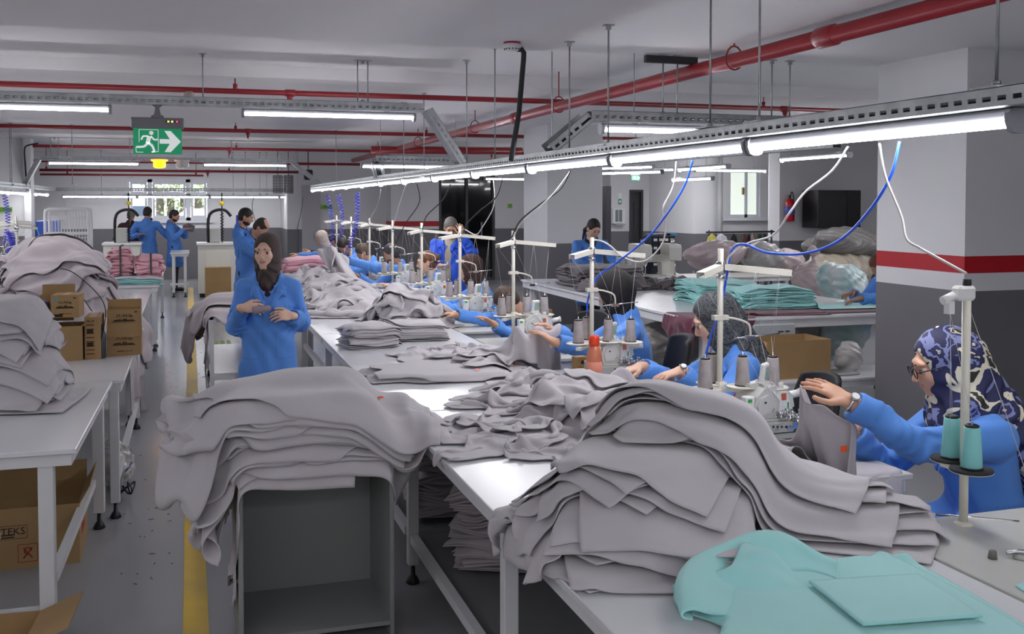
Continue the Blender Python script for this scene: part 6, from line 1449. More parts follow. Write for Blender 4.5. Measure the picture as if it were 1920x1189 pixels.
tag(MB().tube(curve_pts([(0, 0, 0), (.03, 0, .18), (-.02, 0, .3), (-.16, .05, .43), (-.24, .05, .46)], 6), .003, 6).build('black_cord', M_blackp, None, (q[0], q[1]+.0, TZ+.12)), 'thin black cord curving over the small cartons', 'cord')
# big cartons under the lower left table
def big_print(root, w_, d, h):
    text_curve('ARTEKS', .05, M_ink, root, (w_*.55, -.001, h*.62), FR); mb = MB(); rectframe(mb, w_*.42, w_*.68, h*.5, h*.72, -.001, .002, .001); [mb.box((w_*.52, -.001, z), (w_*.6, 0, z+.006)) for z in (h*.56, h*.52)]; mb.build('print', M_ink, root)
    for fx in (.2, .62):
        mb = MB(); rectframe(mb, w_*fx, w_*fx+.09, .03, .12, -.001, .003, .001); mb.build('print_frame', M_redink, root)
    mb = MB(); cxp = w_*.2+.045; mb.prism([(cxp+.03*math.cos(t), .075+.028*math.sin(t)) for t in np.linspace(0, math.pi, 10)], -.0012, -.0002).box((cxp-.002, -.0012, .04), (cxp+.002, -.0002, .08)).build('umbrella_print', M_redink, root)
    mb = MB(); cxp = w_*.62+.045; mb.tube([(cxp-.02, -.001, .05), (cxp+.02, -.001, .1)], .003, 4).tube([(cxp+.02, -.001, .05), (cxp-.02, -.001, .1)], .003, 4).tube([(cxp+.016*math.cos(t), -.001, .085+.016*math.sin(t)) for t in np.linspace(0, 5, 10)], .003, 4).build('hook_print', M_redink, root)
    MB().box((w_, d*.25, h*.35), (w_+.0012, d*.6, h*.85)).build('red_mark', M_redink, root); text_curve('T', .1, mat('paper_label', 'c8c8cc', .7), root, (w_+.002, d*.42, h*.6), (math.pi/2, 0, math.pi/2))
    MB().box((w_*.3, -.0015, h*.53), (w_*.52, 0, h*.62)).build('paper_label', mat('paper_label', 'c8c8cc', .7), root)
carton('large open brown carton with shipping marks under the lower left table', -1.28, 5.42, 0, .74, .50, .30, R(1), True, None, flaps=[('r', 30, .10), ('b', 12, .10)], printfn=big_print)
o = bpy.data.objects[-1] if False else None
rc = carton('brown carton with an outspread flap nearest the camera at the lower left', -1.1, 4.05, 0, .50, .36, .17, R(-3), True, None, flaps=[('r', 68, .17), ('f', 150, .10)])
mb = MB(); mb.box((0, -.001, 0), (.1, 0, .13)); 
# sorting table litter: plastic bag with cables under left table end
def blob(label, name, cat, c, r, m, vox=.012, seed=1, k=9, amp=.014, lumps=7, flat=.0, tied=None, group=None, fz=None):
    rg_ = np.random.default_rng(seed); c = A3(c); r = A3(r); v = Vol(c-r*1.5-.05, c+r*1.6+.05, vox); I3 = np.eye(3)
    v.ell(c, I3, r*.85, .05, 0)
    for _ in range(lumps): v.ell(c+rg_.uniform(-.5, .5, 3)*r, I3, r*rg_.uniform(.4, .62), .05, 0)
    if tied: v.cap(c+A3((0, 0, r[2]*.7)), c+A3((0, 0, r[2]*1.25)), r[0]*.35, r[0]*.07, .05, 0); v.cap(c+A3((0, 0, r[2]*1.22)), c+A3((0, 0, r[2]*1.42)), r[0]*.07, r[0]*.28, .01, 0)
    ph = rg_.uniform(0, 6, 4)
    v.patch(lambda X, Y, Z: np.sin(X*k*3+4*np.sin(Z*k+ph[0])+ph[1])*np.sin(Y*k*2.5+3*np.sin(Z*k*1.4+ph[2]))+.5*np.sin((X+Y)*k*7+5*np.sin(Z*k*2+ph[3])), amp)
    root = thing(name, label, cat, (c[0], c[1], c[2]-r[2]), 0, group)
    if fz is not None:
        iz = max(0, int((fz-v.lo[2])/v.h)+1); v.d[:, :, :iz] = np.maximum(v.d[:, :, :iz], .02); root.location.z = fz
    vol_obj(v, 'bag_body', m, root); return root
M_pbag = mat('translucent_plastic_bag', 'bdbab6', .3, coat=.4, var=(5, .2)); M_gbag = mat('grey_filled_bag', '8f8a86', .45, coat=.3, var=(4, .2)); M_tbag = mat('turquoise_filled_bag', '9cc4c2', .35, coat=.4, var=(6, .35, 'c8d4d4')); M_pkbag = mat('pale_pink_filled_bag', 'c9b8b8', .4, coat=.3, var=(5, .15)); M_bbag = mat('beige_filled_bag', 'b0a696', .4, coat=.3, var=(5, .15)); M_dgbag = mat('dark_grey_bulky_bag', '7d7a78', .5, coat=.25, var=(3, .15))
p = PZ(222, 935, 0)
blob('crumpled translucent bag of waste on the floor under the left worktable', 'plastic_bag', 'bag', (p[0]-.03, p[1]+.25, .15), (.11, .2, .16), M_pbag, seed=2, k=14, fz=0.002)
for i, (dx, dy, col, lb) in enumerate(((.03, -.02, 'black_cable', 'tangle of black cable on the floor beside the waste bag'), (.0, .18, 'blue_cable', 'loop of blue cable hanging from the table rail over the waste bag'))):
    m_ = M_blackp if i == 0 else mat('navy_cable', '20246a', .4); rr = random.Random(i+4)
    P_ = [(rr.uniform(-.06, .07), rr.uniform(-.08, .1), .012+rr.uniform(0, .09)+(.12 if i else 0)) for _ in range(11)]
    tag(MB().tube(curve_pts(P_, 7), .0055, 6).build('cable_tangle', m_, None, (p[0]+dx, p[1]+dy, 0)), lb, 'cable')
# items by the third machine: jar with red lid, small carton, glue bottle, yellow tape
p = PY(1388, 790, 3.9); jx = float(p[0]); jar = thing('storage_jar', 'clear jar with a white ring and red lid behind the first overlock machine', 'jar', (jx, 3.9, TZ)); jar.scale = (.8, .8, .95)
MB().lathe([(.0, 0), (.045, 0), (.048, .01), (.048, .11), (.042, .12)], n=18).build('jar_body', mat('clear_plastic', 'c8c4bc', .15, trans=.6), jar); MB().lathe([(.05, .118), (.052, .12), (.052, .14), (.045, .145)], n=18).build('jar_ring', M_wht, jar); MB().lathe([(.04, .144), (.036, .17), (.025, .185), (0, .186)], n=18).build('jar_lid', M_redp, jar)
MB().sph((0, 0, .05), (.03, .03, .035), 8).build('jar_contents', M_yell, jar)
carton('small open brown box of bobbins behind the red lidded jar', jx-.17, 4.0, TZ, .13, .12, .055, R(20), True, None, flaps=[('l', 50, .05)])
gl = thing('glue_bottle', 'small clear bottle with a blue cap in front of the red lidded jar', 'bottle', (jx-.05, 3.82, TZ)); MB().lathe([(0, 0), (.022, 0), (.024, .05), (.014, .07)], n=14).build('bottle_body', mat('clear_plastic', 'c8c4bc', .15), gl); MB().lathe([(.015, .068), (.015, .09), (0, .09)], n=12).build('bottle_cap', mat('blue_cap', '2a30a0', .4), gl)
carton('small brown box printed 220 beside the orange bottle', float(PZ(1080, 697, TZ)[0]), float(PZ(1080, 697, TZ)[1]), TZ, .08, .06, .085, R(5), False, None, printfn=lambda r_, w_, d, h: (text_curve('220', .018, M_ink, r_, (w_*.35, -.0012, h*.22), FR), MB().cyl((w_*.55, -.001, h*.62), (w_*.55, .001, h*.62), .012, 14).build('print', M_ink, r_)))
p = PZ(750, 625, TZ); tr = thing('cream_tray', 'cream plastic tray at the table edge by the stretched out hand', 'tray', (1.86, 9.4, TZ)); MB().box((0, 0, 0), (.30, .26, .006)).build('tray_bottom', M_cream, tr)
for a, b in (((0, 0, .006), (.3, .006, .075)), ((0, .254, .006), (.3, .26, .075)), ((0, .006, .006), (.006, .254, .075)), ((.294, .006, .006), (.3, .254, .075))): MB().box(a, b).build('tray_wall', M_cream, tr)
tag(MB().box((0, 0, 0), (.2, .14, .04), bev=.01).build('yellow_box', M_yell, None, (1.72, 10.0, TZ)), 'yellow box lying left of the fifth overlock machine', 'box', None)
mg = thing('red_cup', 'small reddish brown cup beside the yellow box', 'cup', (2.02, 10.05, TZ)); MB().lathe([(0, 0), (.04, 0), (.05, .06), (.045, .062), (.036, .01), (0, .008)], n=14).build('cup_body', mat('reddish_brown', '7a3a26', .5), mg)
# grommet and lever on the near machine table, turquoise scrap
p = PZ(1861, 1050, TZ); tag(MB().lathe([(.008, 0), (.013, 0), (.010, .022), (.006, .024), (0, .024)], n=14).build('grey_peg', mat('grey_rubber', '6f6c68', .6), None, (p[0], p[1], TZ+.004)), 'small grey conical peg on the nearest machine table', 'peg')
p = PZ(1912, 1050, TZ); lv = thing('steel_clamp', 'steel clamp lever at the right edge of the nearest machine table', 'clamp', (p[0], p[1], TZ+.004)); MB().tube(curve_pts([(-.03, .02, .012), (0, 0, .02), (.05, -.02, .012)], 4), [.006]*9, 8).build('lever', M_chrome, lv); MB().lathe([(.018, 0), (.02, .006), (.012, .012), (0, .014)], n=14).build('pivot', M_greyen, lv)
p = PZ(1915, 1120, TZ); tag(MB().prism([(0, -.07), (.12, -.1), (.14, .02), (.1, .09), (.03, .07)], 0, .004, 'z').build('turquoise_scrap', M_teal, None, (p[0]-.0, p[1]-.02, TZ+.005)), 'turquoise fleece scrap at the right edge of the nearest machine table', 'scrap')
p = PZ(1735, 965, TZ); tag(MB().tube([(0, 0, .004), (.22, -.16, .004)], .004, 6).build('steel_strip', M_chrome, None, (p[0], p[1], TZ)), 'thin clear strip at the table edge before the floral headscarf woman', 'strip')
# office chairs
def chair(label, x, y, rz, h=.92, group='black work chairs'):
    root = thing('work_chair', label, 'chair', (x, y, 0), rz, group)
    MB().box((-.22, -.22, .42), (.22, .22, .49), bev=.03).build('seat', mat('black_fabric', '1c1c1e', .85), root)
    n, m_ = 10, 9; P_ = np.zeros((n, m_, 3))
    for i in range(n):
        for j in range(m_):
            u = (i/(n-1)-.5)*2; v_ = j/(m_-1); w__ = .23*(1-.18*v_**3); P_[i, j] = (.21+.06*v_-.07*u*u, u*w__, .60+v_*(h-.60)-.03*u*u*v_)
    o = cloth_obj('backrest', P_, mat('black_mesh_back', '17171a', .6), None, th=.03, sub=1, origin=(0, 0, 0)); o.parent = root
    MB().tube([(0, 0, .42), (.2, 0, .5), (.25, 0, .72)], .016, 8).build('back_bracket', M_blackp, root)
    b = MB().cyl((0, 0, .1), (0, 0, .42), .025, 10); [b.cyl((0, 0, .09), (.27*math.cos(a), .27*math.sin(a), .06), .018, 8) for a in np.linspace(0, 2*math.pi, 5, endpoint=False)+.3]; b.build('star_base', M_blackp, root)
    for a in np.linspace(0, 2*math.pi, 5, endpoint=False)+.3: MB().cyl((.27*math.cos(a)-.01, .27*math.sin(a), .028), (.27*math.cos(a)+.01, .27*math.sin(a), .028), .028, 10).build('caster', M_blackp, root)
chair('black curved back chair behind the second overlock machine', 2.72, 5.75, R(-12), .98)
chair('black chair left of the plain black headscarf woman', 2.85, 7.35, R(20), .95)
chair('dark chair of the woman in the paisley headscarf', 3.05, 4.72, R(-5), .88)
chair('dark chair of the woman in the floral headscarf', 3.05, 3.05, 0, .85)
# cables from the trunking to the stands
def cable(label, pts, r, m, name='hanging_cable', cat='cable', n=8):
    P_ = [Vector(p_) for p_ in pts]; o0 = P_[0].copy(); return tag(MB().tube([q-o0 for q in curve_pts(P_, n)], r, 8).build(name, m, None, o0), label, cat)
M_airblue = mat('blue_air_hose', '1f5be0', .35); M_gcable = mat('light_grey_cable', 'c2c0be', .5); M_bcable = mat('black_cable', '1a1a1c', .5)
def pts_px(L): return [PY(u, v_, y) for u, v_, y in L]
cable('thick blue air hose sweeping from the lamps down to the paisley headscarf woman', pts_px([(1687, 266, 3.0), (1670, 330, 3.0), (1630, 395, 3.1), (1575, 450, 3.3), (1510, 475, 3.5), (1440, 474, 3.7), (1395, 458, 3.85), (1372, 470, 3.93), (1362, 520, 3.95), (1350, 580, 3.96), (1330, 640, 3.97), (1318, 700, 3.98), (1322, 760, 3.98)]), .0055, M_airblue, 'air_hose', 'hose')
cable('blue air hose from the lamps down to the plain black headscarf woman', pts_px([(1299, 300, 4.7), (1285, 345, 4.8), (1255, 395, 4.9), (1215, 445, 5.1), (1160, 490, 5.3), (1120, 520, 5.4), (1103, 560, 5.42), (1101, 585, 5.42)]), .0055, M_airblue, 'air_hose', 'hose')
cable('light grey cable from the lamps to the nearest thread stand', pts_px([(1649, 270, 3.05), (1660, 330, 2.95), (1690, 405, 2.85), (1700, 448, 2.8), (1725, 465, 2.75), (1770, 490, 2.65), (1812, 513, 2.57)]), .0045, M_gcable)
cable('grey cable from the lamps to the stand beside the paisley headscarf woman', pts_px([(1590, 275, 3.4), (1560, 320, 3.5), (1510, 360, 3.6), (1480, 400, 3.65), (1450, 440, 3.75), (1400, 457, 3.85), (1368, 480, 3.9), (1362, 500, 3.92)]), .0045, M_gcable)
cable('grey cable looping from the lamps to the stand of the plain black headscarf woman', pts_px([(1268, 303, 4.9), (1262, 350, 4.95), (1243, 392, 5.0), (1248, 425, 5.05), (1240, 460, 5.1), (1208, 490, 5.2), (1170, 483, 5.3), (1140, 458, 5.35), (1115, 450, 5.4), (1108, 462, 5.41)]), .0045, M_gcable)
cable('black cable from the lamps to the stand of the brown haired woman', pts_px([(1070, 320, 6.5), (1050, 355, 6.6), (1010, 385, 6.7), (975, 415, 6.8), (960, 445, 6.87)]), .005, M_bcable); cable('grey cable beside the black one over the brown haired woman', pts_px([(1070, 320, 6.52), (1040, 360, 6.6), (1005, 395, 6.7), (975, 422, 6.8), (962, 448, 6.88)]), .004, M_gcable)
cable('black cable crossing in front of the dark glass partition', pts_px([(942, 335, 7.9), (930, 370, 8.0), (900, 395, 8.15), (875, 420, 8.3), (868, 440, 8.38)]), .005, M_bcable); cable('grey cable crossing in front of the dark glass partition', pts_px([(925, 335, 8), (926, 385, 8.05), (905, 425, 8.2), (892, 440, 8.3), (870, 430, 8.35), (863, 437, 8.38)]), .0045, M_gcable)
cable('black cable left of the partition', pts_px([(845, 345, 9.2), (830, 375, 9.4), (800, 405, 9.6), (792, 430, 9.85)]), .005, M_bcable); cable('black cable in front of the striped pillar', pts_px([(782, 345, 10.6), (786, 380, 10.8), (760, 420, 11), (738, 465, 11.3)]), .005, M_bcable)
cable('grey cable in front of the striped pillar', pts_px([(760, 348, 11), (748, 385, 11.2), (737, 425, 11.35)]), .004, M_gcable); cable('thin grey cable left of the striped pillar', pts_px([(714, 355, 12.2), (708, 385, 12.5), (695, 408, 12.8), (692, 422, 12.93)]), .004, M_gcable); cable('dark cable hanging left of the coiled hoses', pts_px([(568, 368, 20), (565, 395, 20), (557, 430, 20)]), .006, M_bcable)
cable('dark cable hanging from the low trunking by the two men', pts_px([(476, 368, 22), (473, 390, 22), (480, 420, 22)]), .006, M_bcable)
cable('grey cable hanging at the left behind the white cage', pts_px([(122, 375, 21), (124, 400, 21), (127, 430, 21)]), .006, mat('grey_pipe_paint', '9a9b9d', .5))
def coil(label, u0, v0, u1, v1, y, turns, r=.03):
    a = Vector(PY(u0, v0, y)); b = Vector(PY(u1, v1, y)); n = turns*9; P_ = []
    for i in range(n+1): t = i/n; c = a.lerp(b, t); P_.append((c.x-a.x+r*math.cos(t*turns*6.283)+.05*math.sin(t*3)*1, c.y-a.y+r*math.sin(t*turns*6.283), c.z-a.z))
    tag(MB().tube(P_, .006, 5).build('coiled_air_hose', mat('blue_coil_hose', '3438c8', .35), None, a), label, 'hose')
coil('coiled blue air hose, left one of three over the sewing line', 613, 365, 620, 470, 16.5, 17); coil('coiled blue air hose, middle one of three over the sewing line', 634, 365, 637, 448, 15.6, 14); coil('coiled blue air hose, right one of three over the sewing line', 670, 362, 652, 470, 13.6, 18)
coil('coiled blue air hose hanging at the left edge of the photo', 8, 365, 6, 460, 15, 18); coil('thick bunch of coiled blue hose low at the left edge', 18, 435, 14, 480, 14, 14, .05)
# wall things on the right
p = PY(1567, 392, 14.6); Yb = 14.5; bb = thing('electrical_cabinet', 'black wall mounted cabinet above the bulky grey bags', 'cabinet', (p[0], Yb, p[2]))
bw = pxw(1608, Yb)-pxw(1527, Yb); bh = pzw(357, 1567, Yb)-pzw(428, 1567, Yb); MB().box((-bw/2, 0, -bh/2), (bw/2, .45, bh/2), bev=.008).build('cabinet_body', mat('black_enamel', '121214', .3), bb); MB().box((-bw/2+.01, -.012, -bh/2+.01), (bw*.16, -.001, bh/2-.01)).build('cabinet_door', mat('black_enamel_door', '0e0e10', .15), bb); MB().box((bw*.17, -.01, -bh/2+.01), (bw/2-.01, -.001, bh/2-.01)).build('side_panel', mat('black_enamel', '121214', .3), bb)
wall('wall_right_rear', (pxw(1527, Yb)-.3, 15.07), (pxw(1527, Yb)+2.5, 15.4), ((0, 1.15, 1), (1.15, 3.2, 0)))
p = PY(1481, 393, 14.95); fe = thing('fire_extinguisher', 'red fire extinguisher hanging beside the grey pillar pipe', 'fire extinguisher', (p[0], 14.95, p[2])); MB().lathe([(0, -.2), (.07, -.2), (.08, -.18), (.08, .12), (.055, .17), (.02, .19)], n=16).build('cylinder', mat('extinguisher_red', 'b81420', .3), fe); MB().lathe([(.0815, -.09), (.0815, .05)], n=16).build('instruction_label', mat('extinguisher_label', '4858a8', .5), fe)
MB().cyl((0, 0, .18), (0, 0, .24), .018, 8).box((-.01, -.05, .23), (.01, .05, .245)).build('valve', M_blackp, fe); MB().tube(curve_pts([(0, 0, .22), (.04, 0, .3), (.07, 0, .2), (.085, 0, -.05)], 5), .009, 6).build('hose', M_blackp, fe)
# fire hose cabinet and small signs
Yw = RY-.02; p = PY(1157, 405, Yw); fc = thing('fire_hose_cabinet', 'white wall cabinet with two glazed slots beside the dark door', 'cabinet', (p[0], Yw, p[2])); fwd_ = pxw(1169, Yw)-pxw(1146, Yw); MB().box((-fwd_/2, -.12, -.16), (fwd_/2, 0, .16), bev=.004).build('cabinet_body', M_white, fc)
for sx in (-.55, -.05): MB().box((sx*fwd_*.6-.0, -.123, -.12), (sx*fwd_*.6+.07, -.1195, .13)).build('glass_slot', mat('smoky_glass', '6f7a74', .15), fc)
MB().box((-fwd_*.3, -.15, -.19), (fwd_*.45, 0, -.165)).build('bottom_shelf', M_greyen, fc)
def small_sign(label, u, v_, Y, w_, h_, col, name='safety_sign'):
    p = PY(u, v_, Y); root = thing(name, label, 'sign', (p[0], Y, p[2])); MB().box((-w_/2, -.01, -h_/2), (w_/2, 0, h_/2)).build('sign_plate', mat('sign_'+col, col, .5), root); return root
s1 = small_sign('small green and white safety sign above the white wall cabinet', 1162, 373, Yw, .08, .24, 'e4e8e4'); MB().box((-.035, -.012, -.115), (.035, -.0105, .0)).build('green_field', mat('sign_green', '1f8a50', .5), s1); MB().box((-.012, -.0135, -.08), (.012, -.0125, -.03)).build('pictogram', M_signw, s1); MB().lathe([(.02, 0), (.028, 0)], n=4).build('ring_mark', M_ink, s1).location = (0, -.011, .06)
for u, v_, Y, lb in ((612, 388, 23.09, 'lime green exit notice on the pale far wall left of the hoses'), (8, 393, 19.99, 'lime green exit notice at the left edge of the photo'), (956, 386, 22.59, 'small lime green exit notice left of the middle column')):
    s1 = small_sign(lb, u, v_, Y, .26 if u < 900 else .1, .09, '6fa832', 'exit_notice')
    if u < 900: text_curve('ÇIKIŞ', .07, M_ink, s1, (.01, -.0115, 0), FR); MB().prism([(.1, -.02), (.125, 0), (.1, .02)], -.0125, -.0105).build('arrow', M_ink, s1)
# garment rail
Yg = 13.8; x0_, x1_ = pxw(1330, Yg), pxw(1447, Yg); zg = pzw(435, 1390, Yg)
gr = thing('garment_rail', 'grey metal clothes rail before the rear window wall', 'clothes rail', (x0_, Yg, 0)); MB().cyl((-.05, 0, zg), (x1_-x0_+.05, 0, zg), .014, 8).build('top_rail', M_dsteel, gr)
for x in (0, x1_-x0_): MB().cyl((x, 0, .05), (x, 0, zg+.03), .014, 8).build('upright', M_dsteel, gr); MB().box((x-.02, -.25, .02), (x+.02, .25, .06)).build('foot', M_dsteel, gr)
gc = [('yellow jacket hanging at the left end of the clothes rail', 'd6cf6a', 1334, 20, .55), ('white shirt hanging over the clothes rail', 'dcdce4', 1352, 26, .62), ('dark jacket hanging on the clothes rail beside the white shirt', '24242a', 1375, 14, .5), ('grey green garment on the clothes rail', '5a6450', 1388, 7, .5), ('maroon garment on the clothes rail', '6a2a38', 1396, 6, .5), ('black garment in the middle of the clothes rail', '1a1a1e', 1403, 6, .5), ('pale pink garment on the clothes rail', 'b09098', 1410, 6, .5), ('olive garment on the clothes rail', '6a7048', 1417, 6, .5), ('dark green garment on the clothes rail', '1f3a2c', 1424, 8, .5), ('black coat at the right end of the clothes rail', '17171b', 1433, 8, .5)]
rgc = np.random.default_rng(5)
for lb, col, u, wpx, ln in gc:
    x = pxw(u, Yg); w_ = 1.5*wpx*Yg/FPX; n, m_ = 9, 14; P_ = np.zeros((n, m_, 3))
    for i in range(n):
        for j in range(m_):
            t = j/(m_-1); s_ = (i/(n-1)-.5); P_[i, j] = (s_*w_*(.55+.6*min(t*2.5, 1)), -.05*math.cos(s_*14+3*t)*t-.02, zg-.02-t*ln-.10*abs(s_)*(1-t))
    P_ = np.concatenate([P_, ], 0); o = cloth_obj('hanging_garment', P_+A3((x, Yg, 0)), mat('garment_'+col, col, .85), lb, 'garment', None, .02)
# parts drawers, cream machines, fan etc behind the cutting tables
Yd_ = 13.0; p = PY(1243, 470, Yd_); dw = thing('parts_drawer_cabinet', 'dark cabinet of small labelled drawers behind the white machines', 'drawer cabinet', (pxw(1222, Yd_), Yd_, 0)); wdw = pxw(1266, Yd_)-pxw(1222, Yd_); zt = pzw(442, 1243, Yd_)
MB().box((0, 0, .5), (wdw, .3, zt), bev=.004).build('cabinet_body', mat('dark_teal_plastic', '1c2836', .4), dw)
for i in range(4):
    for j in range(4):
        a = .012+i*(wdw-.02)/4; z = zt-.11-j*.115; d_ = MB().box((a, -.02, z), (a+(wdw-.02)/4-.01, 0, z+.1)).build('drawer', mat('dark_drawer', '18202c', .35), dw); MB().box((a+.012, -.023, z+.035), (a+(wdw-.02)/4-.022, -.0205, z+.07)).build('drawer_label', M_wht, d_)
for k, (dx, col) in enumerate(((0.02, '3a7aa0'), (.16, 'b06a7a'), (.26, '4a90b0'))): tag(MB().box((0, 0, 0), (.16, .2, .02+.01*k), bev=.004).build('folded_packet', mat('packet_'+col, col, .5), None, (pxw(1222, Yd_)+dx, Yd_+.05, zt+.001)), ['blue packet on top of the drawer cabinet', 'pink packet on top of the drawer cabinet', 'pale blue packet on top of the drawer cabinet'][k], 'packet')
wtable('white table behind the cutting tables carrying the cream machines', 5.6, 8.2, 12.4, 13.3, .82, quad_legs(5.6, 8.2, 12.4, 13.3), 'white cutting tables') if False else None
dk = wtable('cream machine table behind the grey cuff bundles', 5.45, 7.9, 12.1, 12.85, .8, quad_legs(5.45, 7.9, 12.1, 12.85), 'sewing machine tables', mt=MT_)
def cream_machine(label, x, y, z, rz, s=1.):
    root = thing('lockstitch_machine', label, 'sewing machine', (x, y, z), rz, 'cream machines at the rear')
    MB().box((-.25, -.09, 0), (.25, .09, .03), bev=.006).build('bed', M_cream, root); MB().prism([(.08, .03), (.22, .03), (.23, .30), (.20, .33), (-.2, .33), (-.24, .30), (-.24, .18), (-.19, .17), (-.17, .22), (.06, .22)], -.06, .06).build('machine_arm', M_cream, root)
    MB().cyl((.23, 0, .26), (.27, 0, .26), .055, 16).build('handwheel', M_blackp, root); MB().cyl((-.215, 0, .18), (-.215, 0, .04), .006, 8).box((-.23, -.01, .03), (-.2, .01, .04)).build('presser_foot', M_chrome, root); MB().cyl((-.1, 0, .33), (-.1, 0, .38), .02, 10).build('thread_guide', M_chrome, root); root.scale = (s, s, s)
cream_machine('cream lockstitch machine, tilted left one behind the cuff bundles', pxw(1200, 12.4), 12.4, .8, R(80), 1.35); cream_machine('cream lockstitch machine in the middle behind the cuff bundles', pxw(1258, 12.4), 12.4, .8, R(75), 1.35); cream_machine('cream lockstitch machine, right one behind the cuff bundles', pxw(1230, 12.5), 12.5, .8, R(5), .9)
a_c = thing('small_cabinet', 'grey and cream pedestal cabinet with a patterned cushion on top', 'cabinet', (pxw(1172, 13), 13, 0)); MB().box((0, 0, 0), (.25, .3, 1.02), bev=.005).build('cabinet_body', M_greyen, a_c); MB().box((.02, -.006, .55), (.23, 0, 1.0)).build('cabinet_door', M_cream, a_c)
tag(MB().box((0, 0, 0), (.24, .25, .06), bev=.025).build('cushion', mat('patterned_cushion', 'c0b8b0', .8, var=(40, .5)), None, (pxw(1174, 13), 13.02, 1.022)), 'patterned cushion on the pedestal cabinet', 'cushion')
# bags
BG = 'filled plastic bags at the rear'
def pbag(lb, u, v_, Y, rx, ry, rz_, m, seed, tied=None, fz=None, vox=.016, k=9): p = PY(u, v_, Y); return blob(lb, 'filled_bag', 'bag', (p[0], Y, p[2]), (rx, ry, rz_), m, vox=vox, seed=seed, tied=tied, group=BG, fz=fz, k=k)
pbag('huge dark grey bag lying on top of the bag heap below the black cabinet', 1590, 455, 12.0, .62, .4, .24, M_dgbag, 3); pbag('beige bag under the huge dark grey one', 1570, 510, 11.9, .62, .4, .30, M_bbag, 4, fz=.6)
pbag('pale grey tied bag beside the turquoise stack', 1525, 535, 10.4, .24, .24, .28, M_pkbag, 5, tied=True, fz=.4); pbag('turquoise filled bag next to the hands of the half hidden worker', 1588, 540, 9.8, .27, .25, .32, M_tbag, 6, fz=.35)
pbag('translucent pink bag on the table behind the dark cuff bundles', 1345, 475, 10.6, .40, .28, .17, M_pkbag, 7, fz=.86); pbag('translucent white bag with dark straps behind the turquoise stack', 1430, 480, 10.6, .26, .25, .20, M_pbag, 8, fz=.80); pbag('small pinkish bag beside the translucent white one', 1480, 490, 11.2, .24, .2, .16, M_pkbag, 12, fz=.80)
pbag('grey bag stored under the cutting table', 1500, 610, 8.4, .32, .25, .27, M_gbag, 9, fz=.0); pbag('turquoise bag stored under the cutting table', 1582, 620, 8.2, .27, .25, .30, M_tbag, 10, fz=.0)
pbag('grey bag on the floor under the cutting table behind the black headscarf woman', 1250, 640, 8.6, .45, .3, .22, M_gbag, 11, fz=.0)
wtable('white table under the heap of bags', 5.4, 8.6, 10.3, 12.4, .78, quad_legs(5.4, 8.6, 10.3, 12.4, e=.15), 'white cutting tables') if False else None
# cartons on / under the bench
p = PZ(1430, 720, .42); 
carton('large open brown carton on the low bench behind the paisley headscarf woman', pxw(1440, 6.85), 6.85, .42, pxw(1561, 6.85)-pxw(1440, 6.85), .36, .30, 0, True, None, printfn=lambda r_, w_, d, h: (rectframe_print(r_, w_, h)) if False else None)
carton('open brown carton left of the paisley headscarf woman', pxw(1222, 6.4), 6.4, .0, .42, .4, .72-.12, R(-20), True, None)
carton('brown carton behind the chair, under the rear cutting table corner', pxw(965, 9.6), 9.6, 0, .4, .35, .72, 0, False, None)
carton('plain brown carton leaning by the white machine, left of the tall man', pxw(383, 19.2), 19.2, 0, pxw(432, 19.2)-pxw(383, 19.2), .25, .62, 0, False, None)
tag(MB().box((0, 0, 0), (.34, .25, .05), bev=.02).build('white_packet', M_wht, None, (pxw(1215, 6.0), 5.7, .60)), 'white plastic packet in front of the brown carton', 'packet') if False else None
pw = thing('paper_stack', 'stack of white printed sheets in front of the brown carton', 'paper', (2.72, 5.35, .0)) if False else None
q = PY(1575, 715, 6.9); tag(MB().box((-.14, -.1, 0), (.16, .12, .02), bev=.008).build('clear_packet', mat('clear_foil', 'a8a8aa', .15, coat=.5), None, (q[0], 6.95, .422)), 'clear foil packet on the low bench right of the carton', 'packet')
bagw = blob('white crumpled foil bag behind the clear packet on the low bench', 'foil_bag', 'bag', (pxw(1590, 7.1), 7.08, .55), (.14, .08, .13), mat('white_foil', 'b8b6b4', .3, coat=.4), seed=20, fz=.422)
lb_ = thing('printed_sheet', 'pale translucent printed sack under the cutting table edge', 'sack', (pxw(1455, 7.28), 7.28, .55)); MB().box((-.2, 0, 0), (.2, .04, .25), bev=.01).build('sack_body', mat('pale_sack', 'b4bcc0', .4), lb_)
for i in range(5): MB().box((.03, -.003, .06+.03*i), (.08, -.0005, .07+.03*i)).build('print', M_ink, lb_); MB().box((.1, -.003, .06+.03*i), (.14, -.0005, .07+.03*i)).build('print', M_ink, lb_)
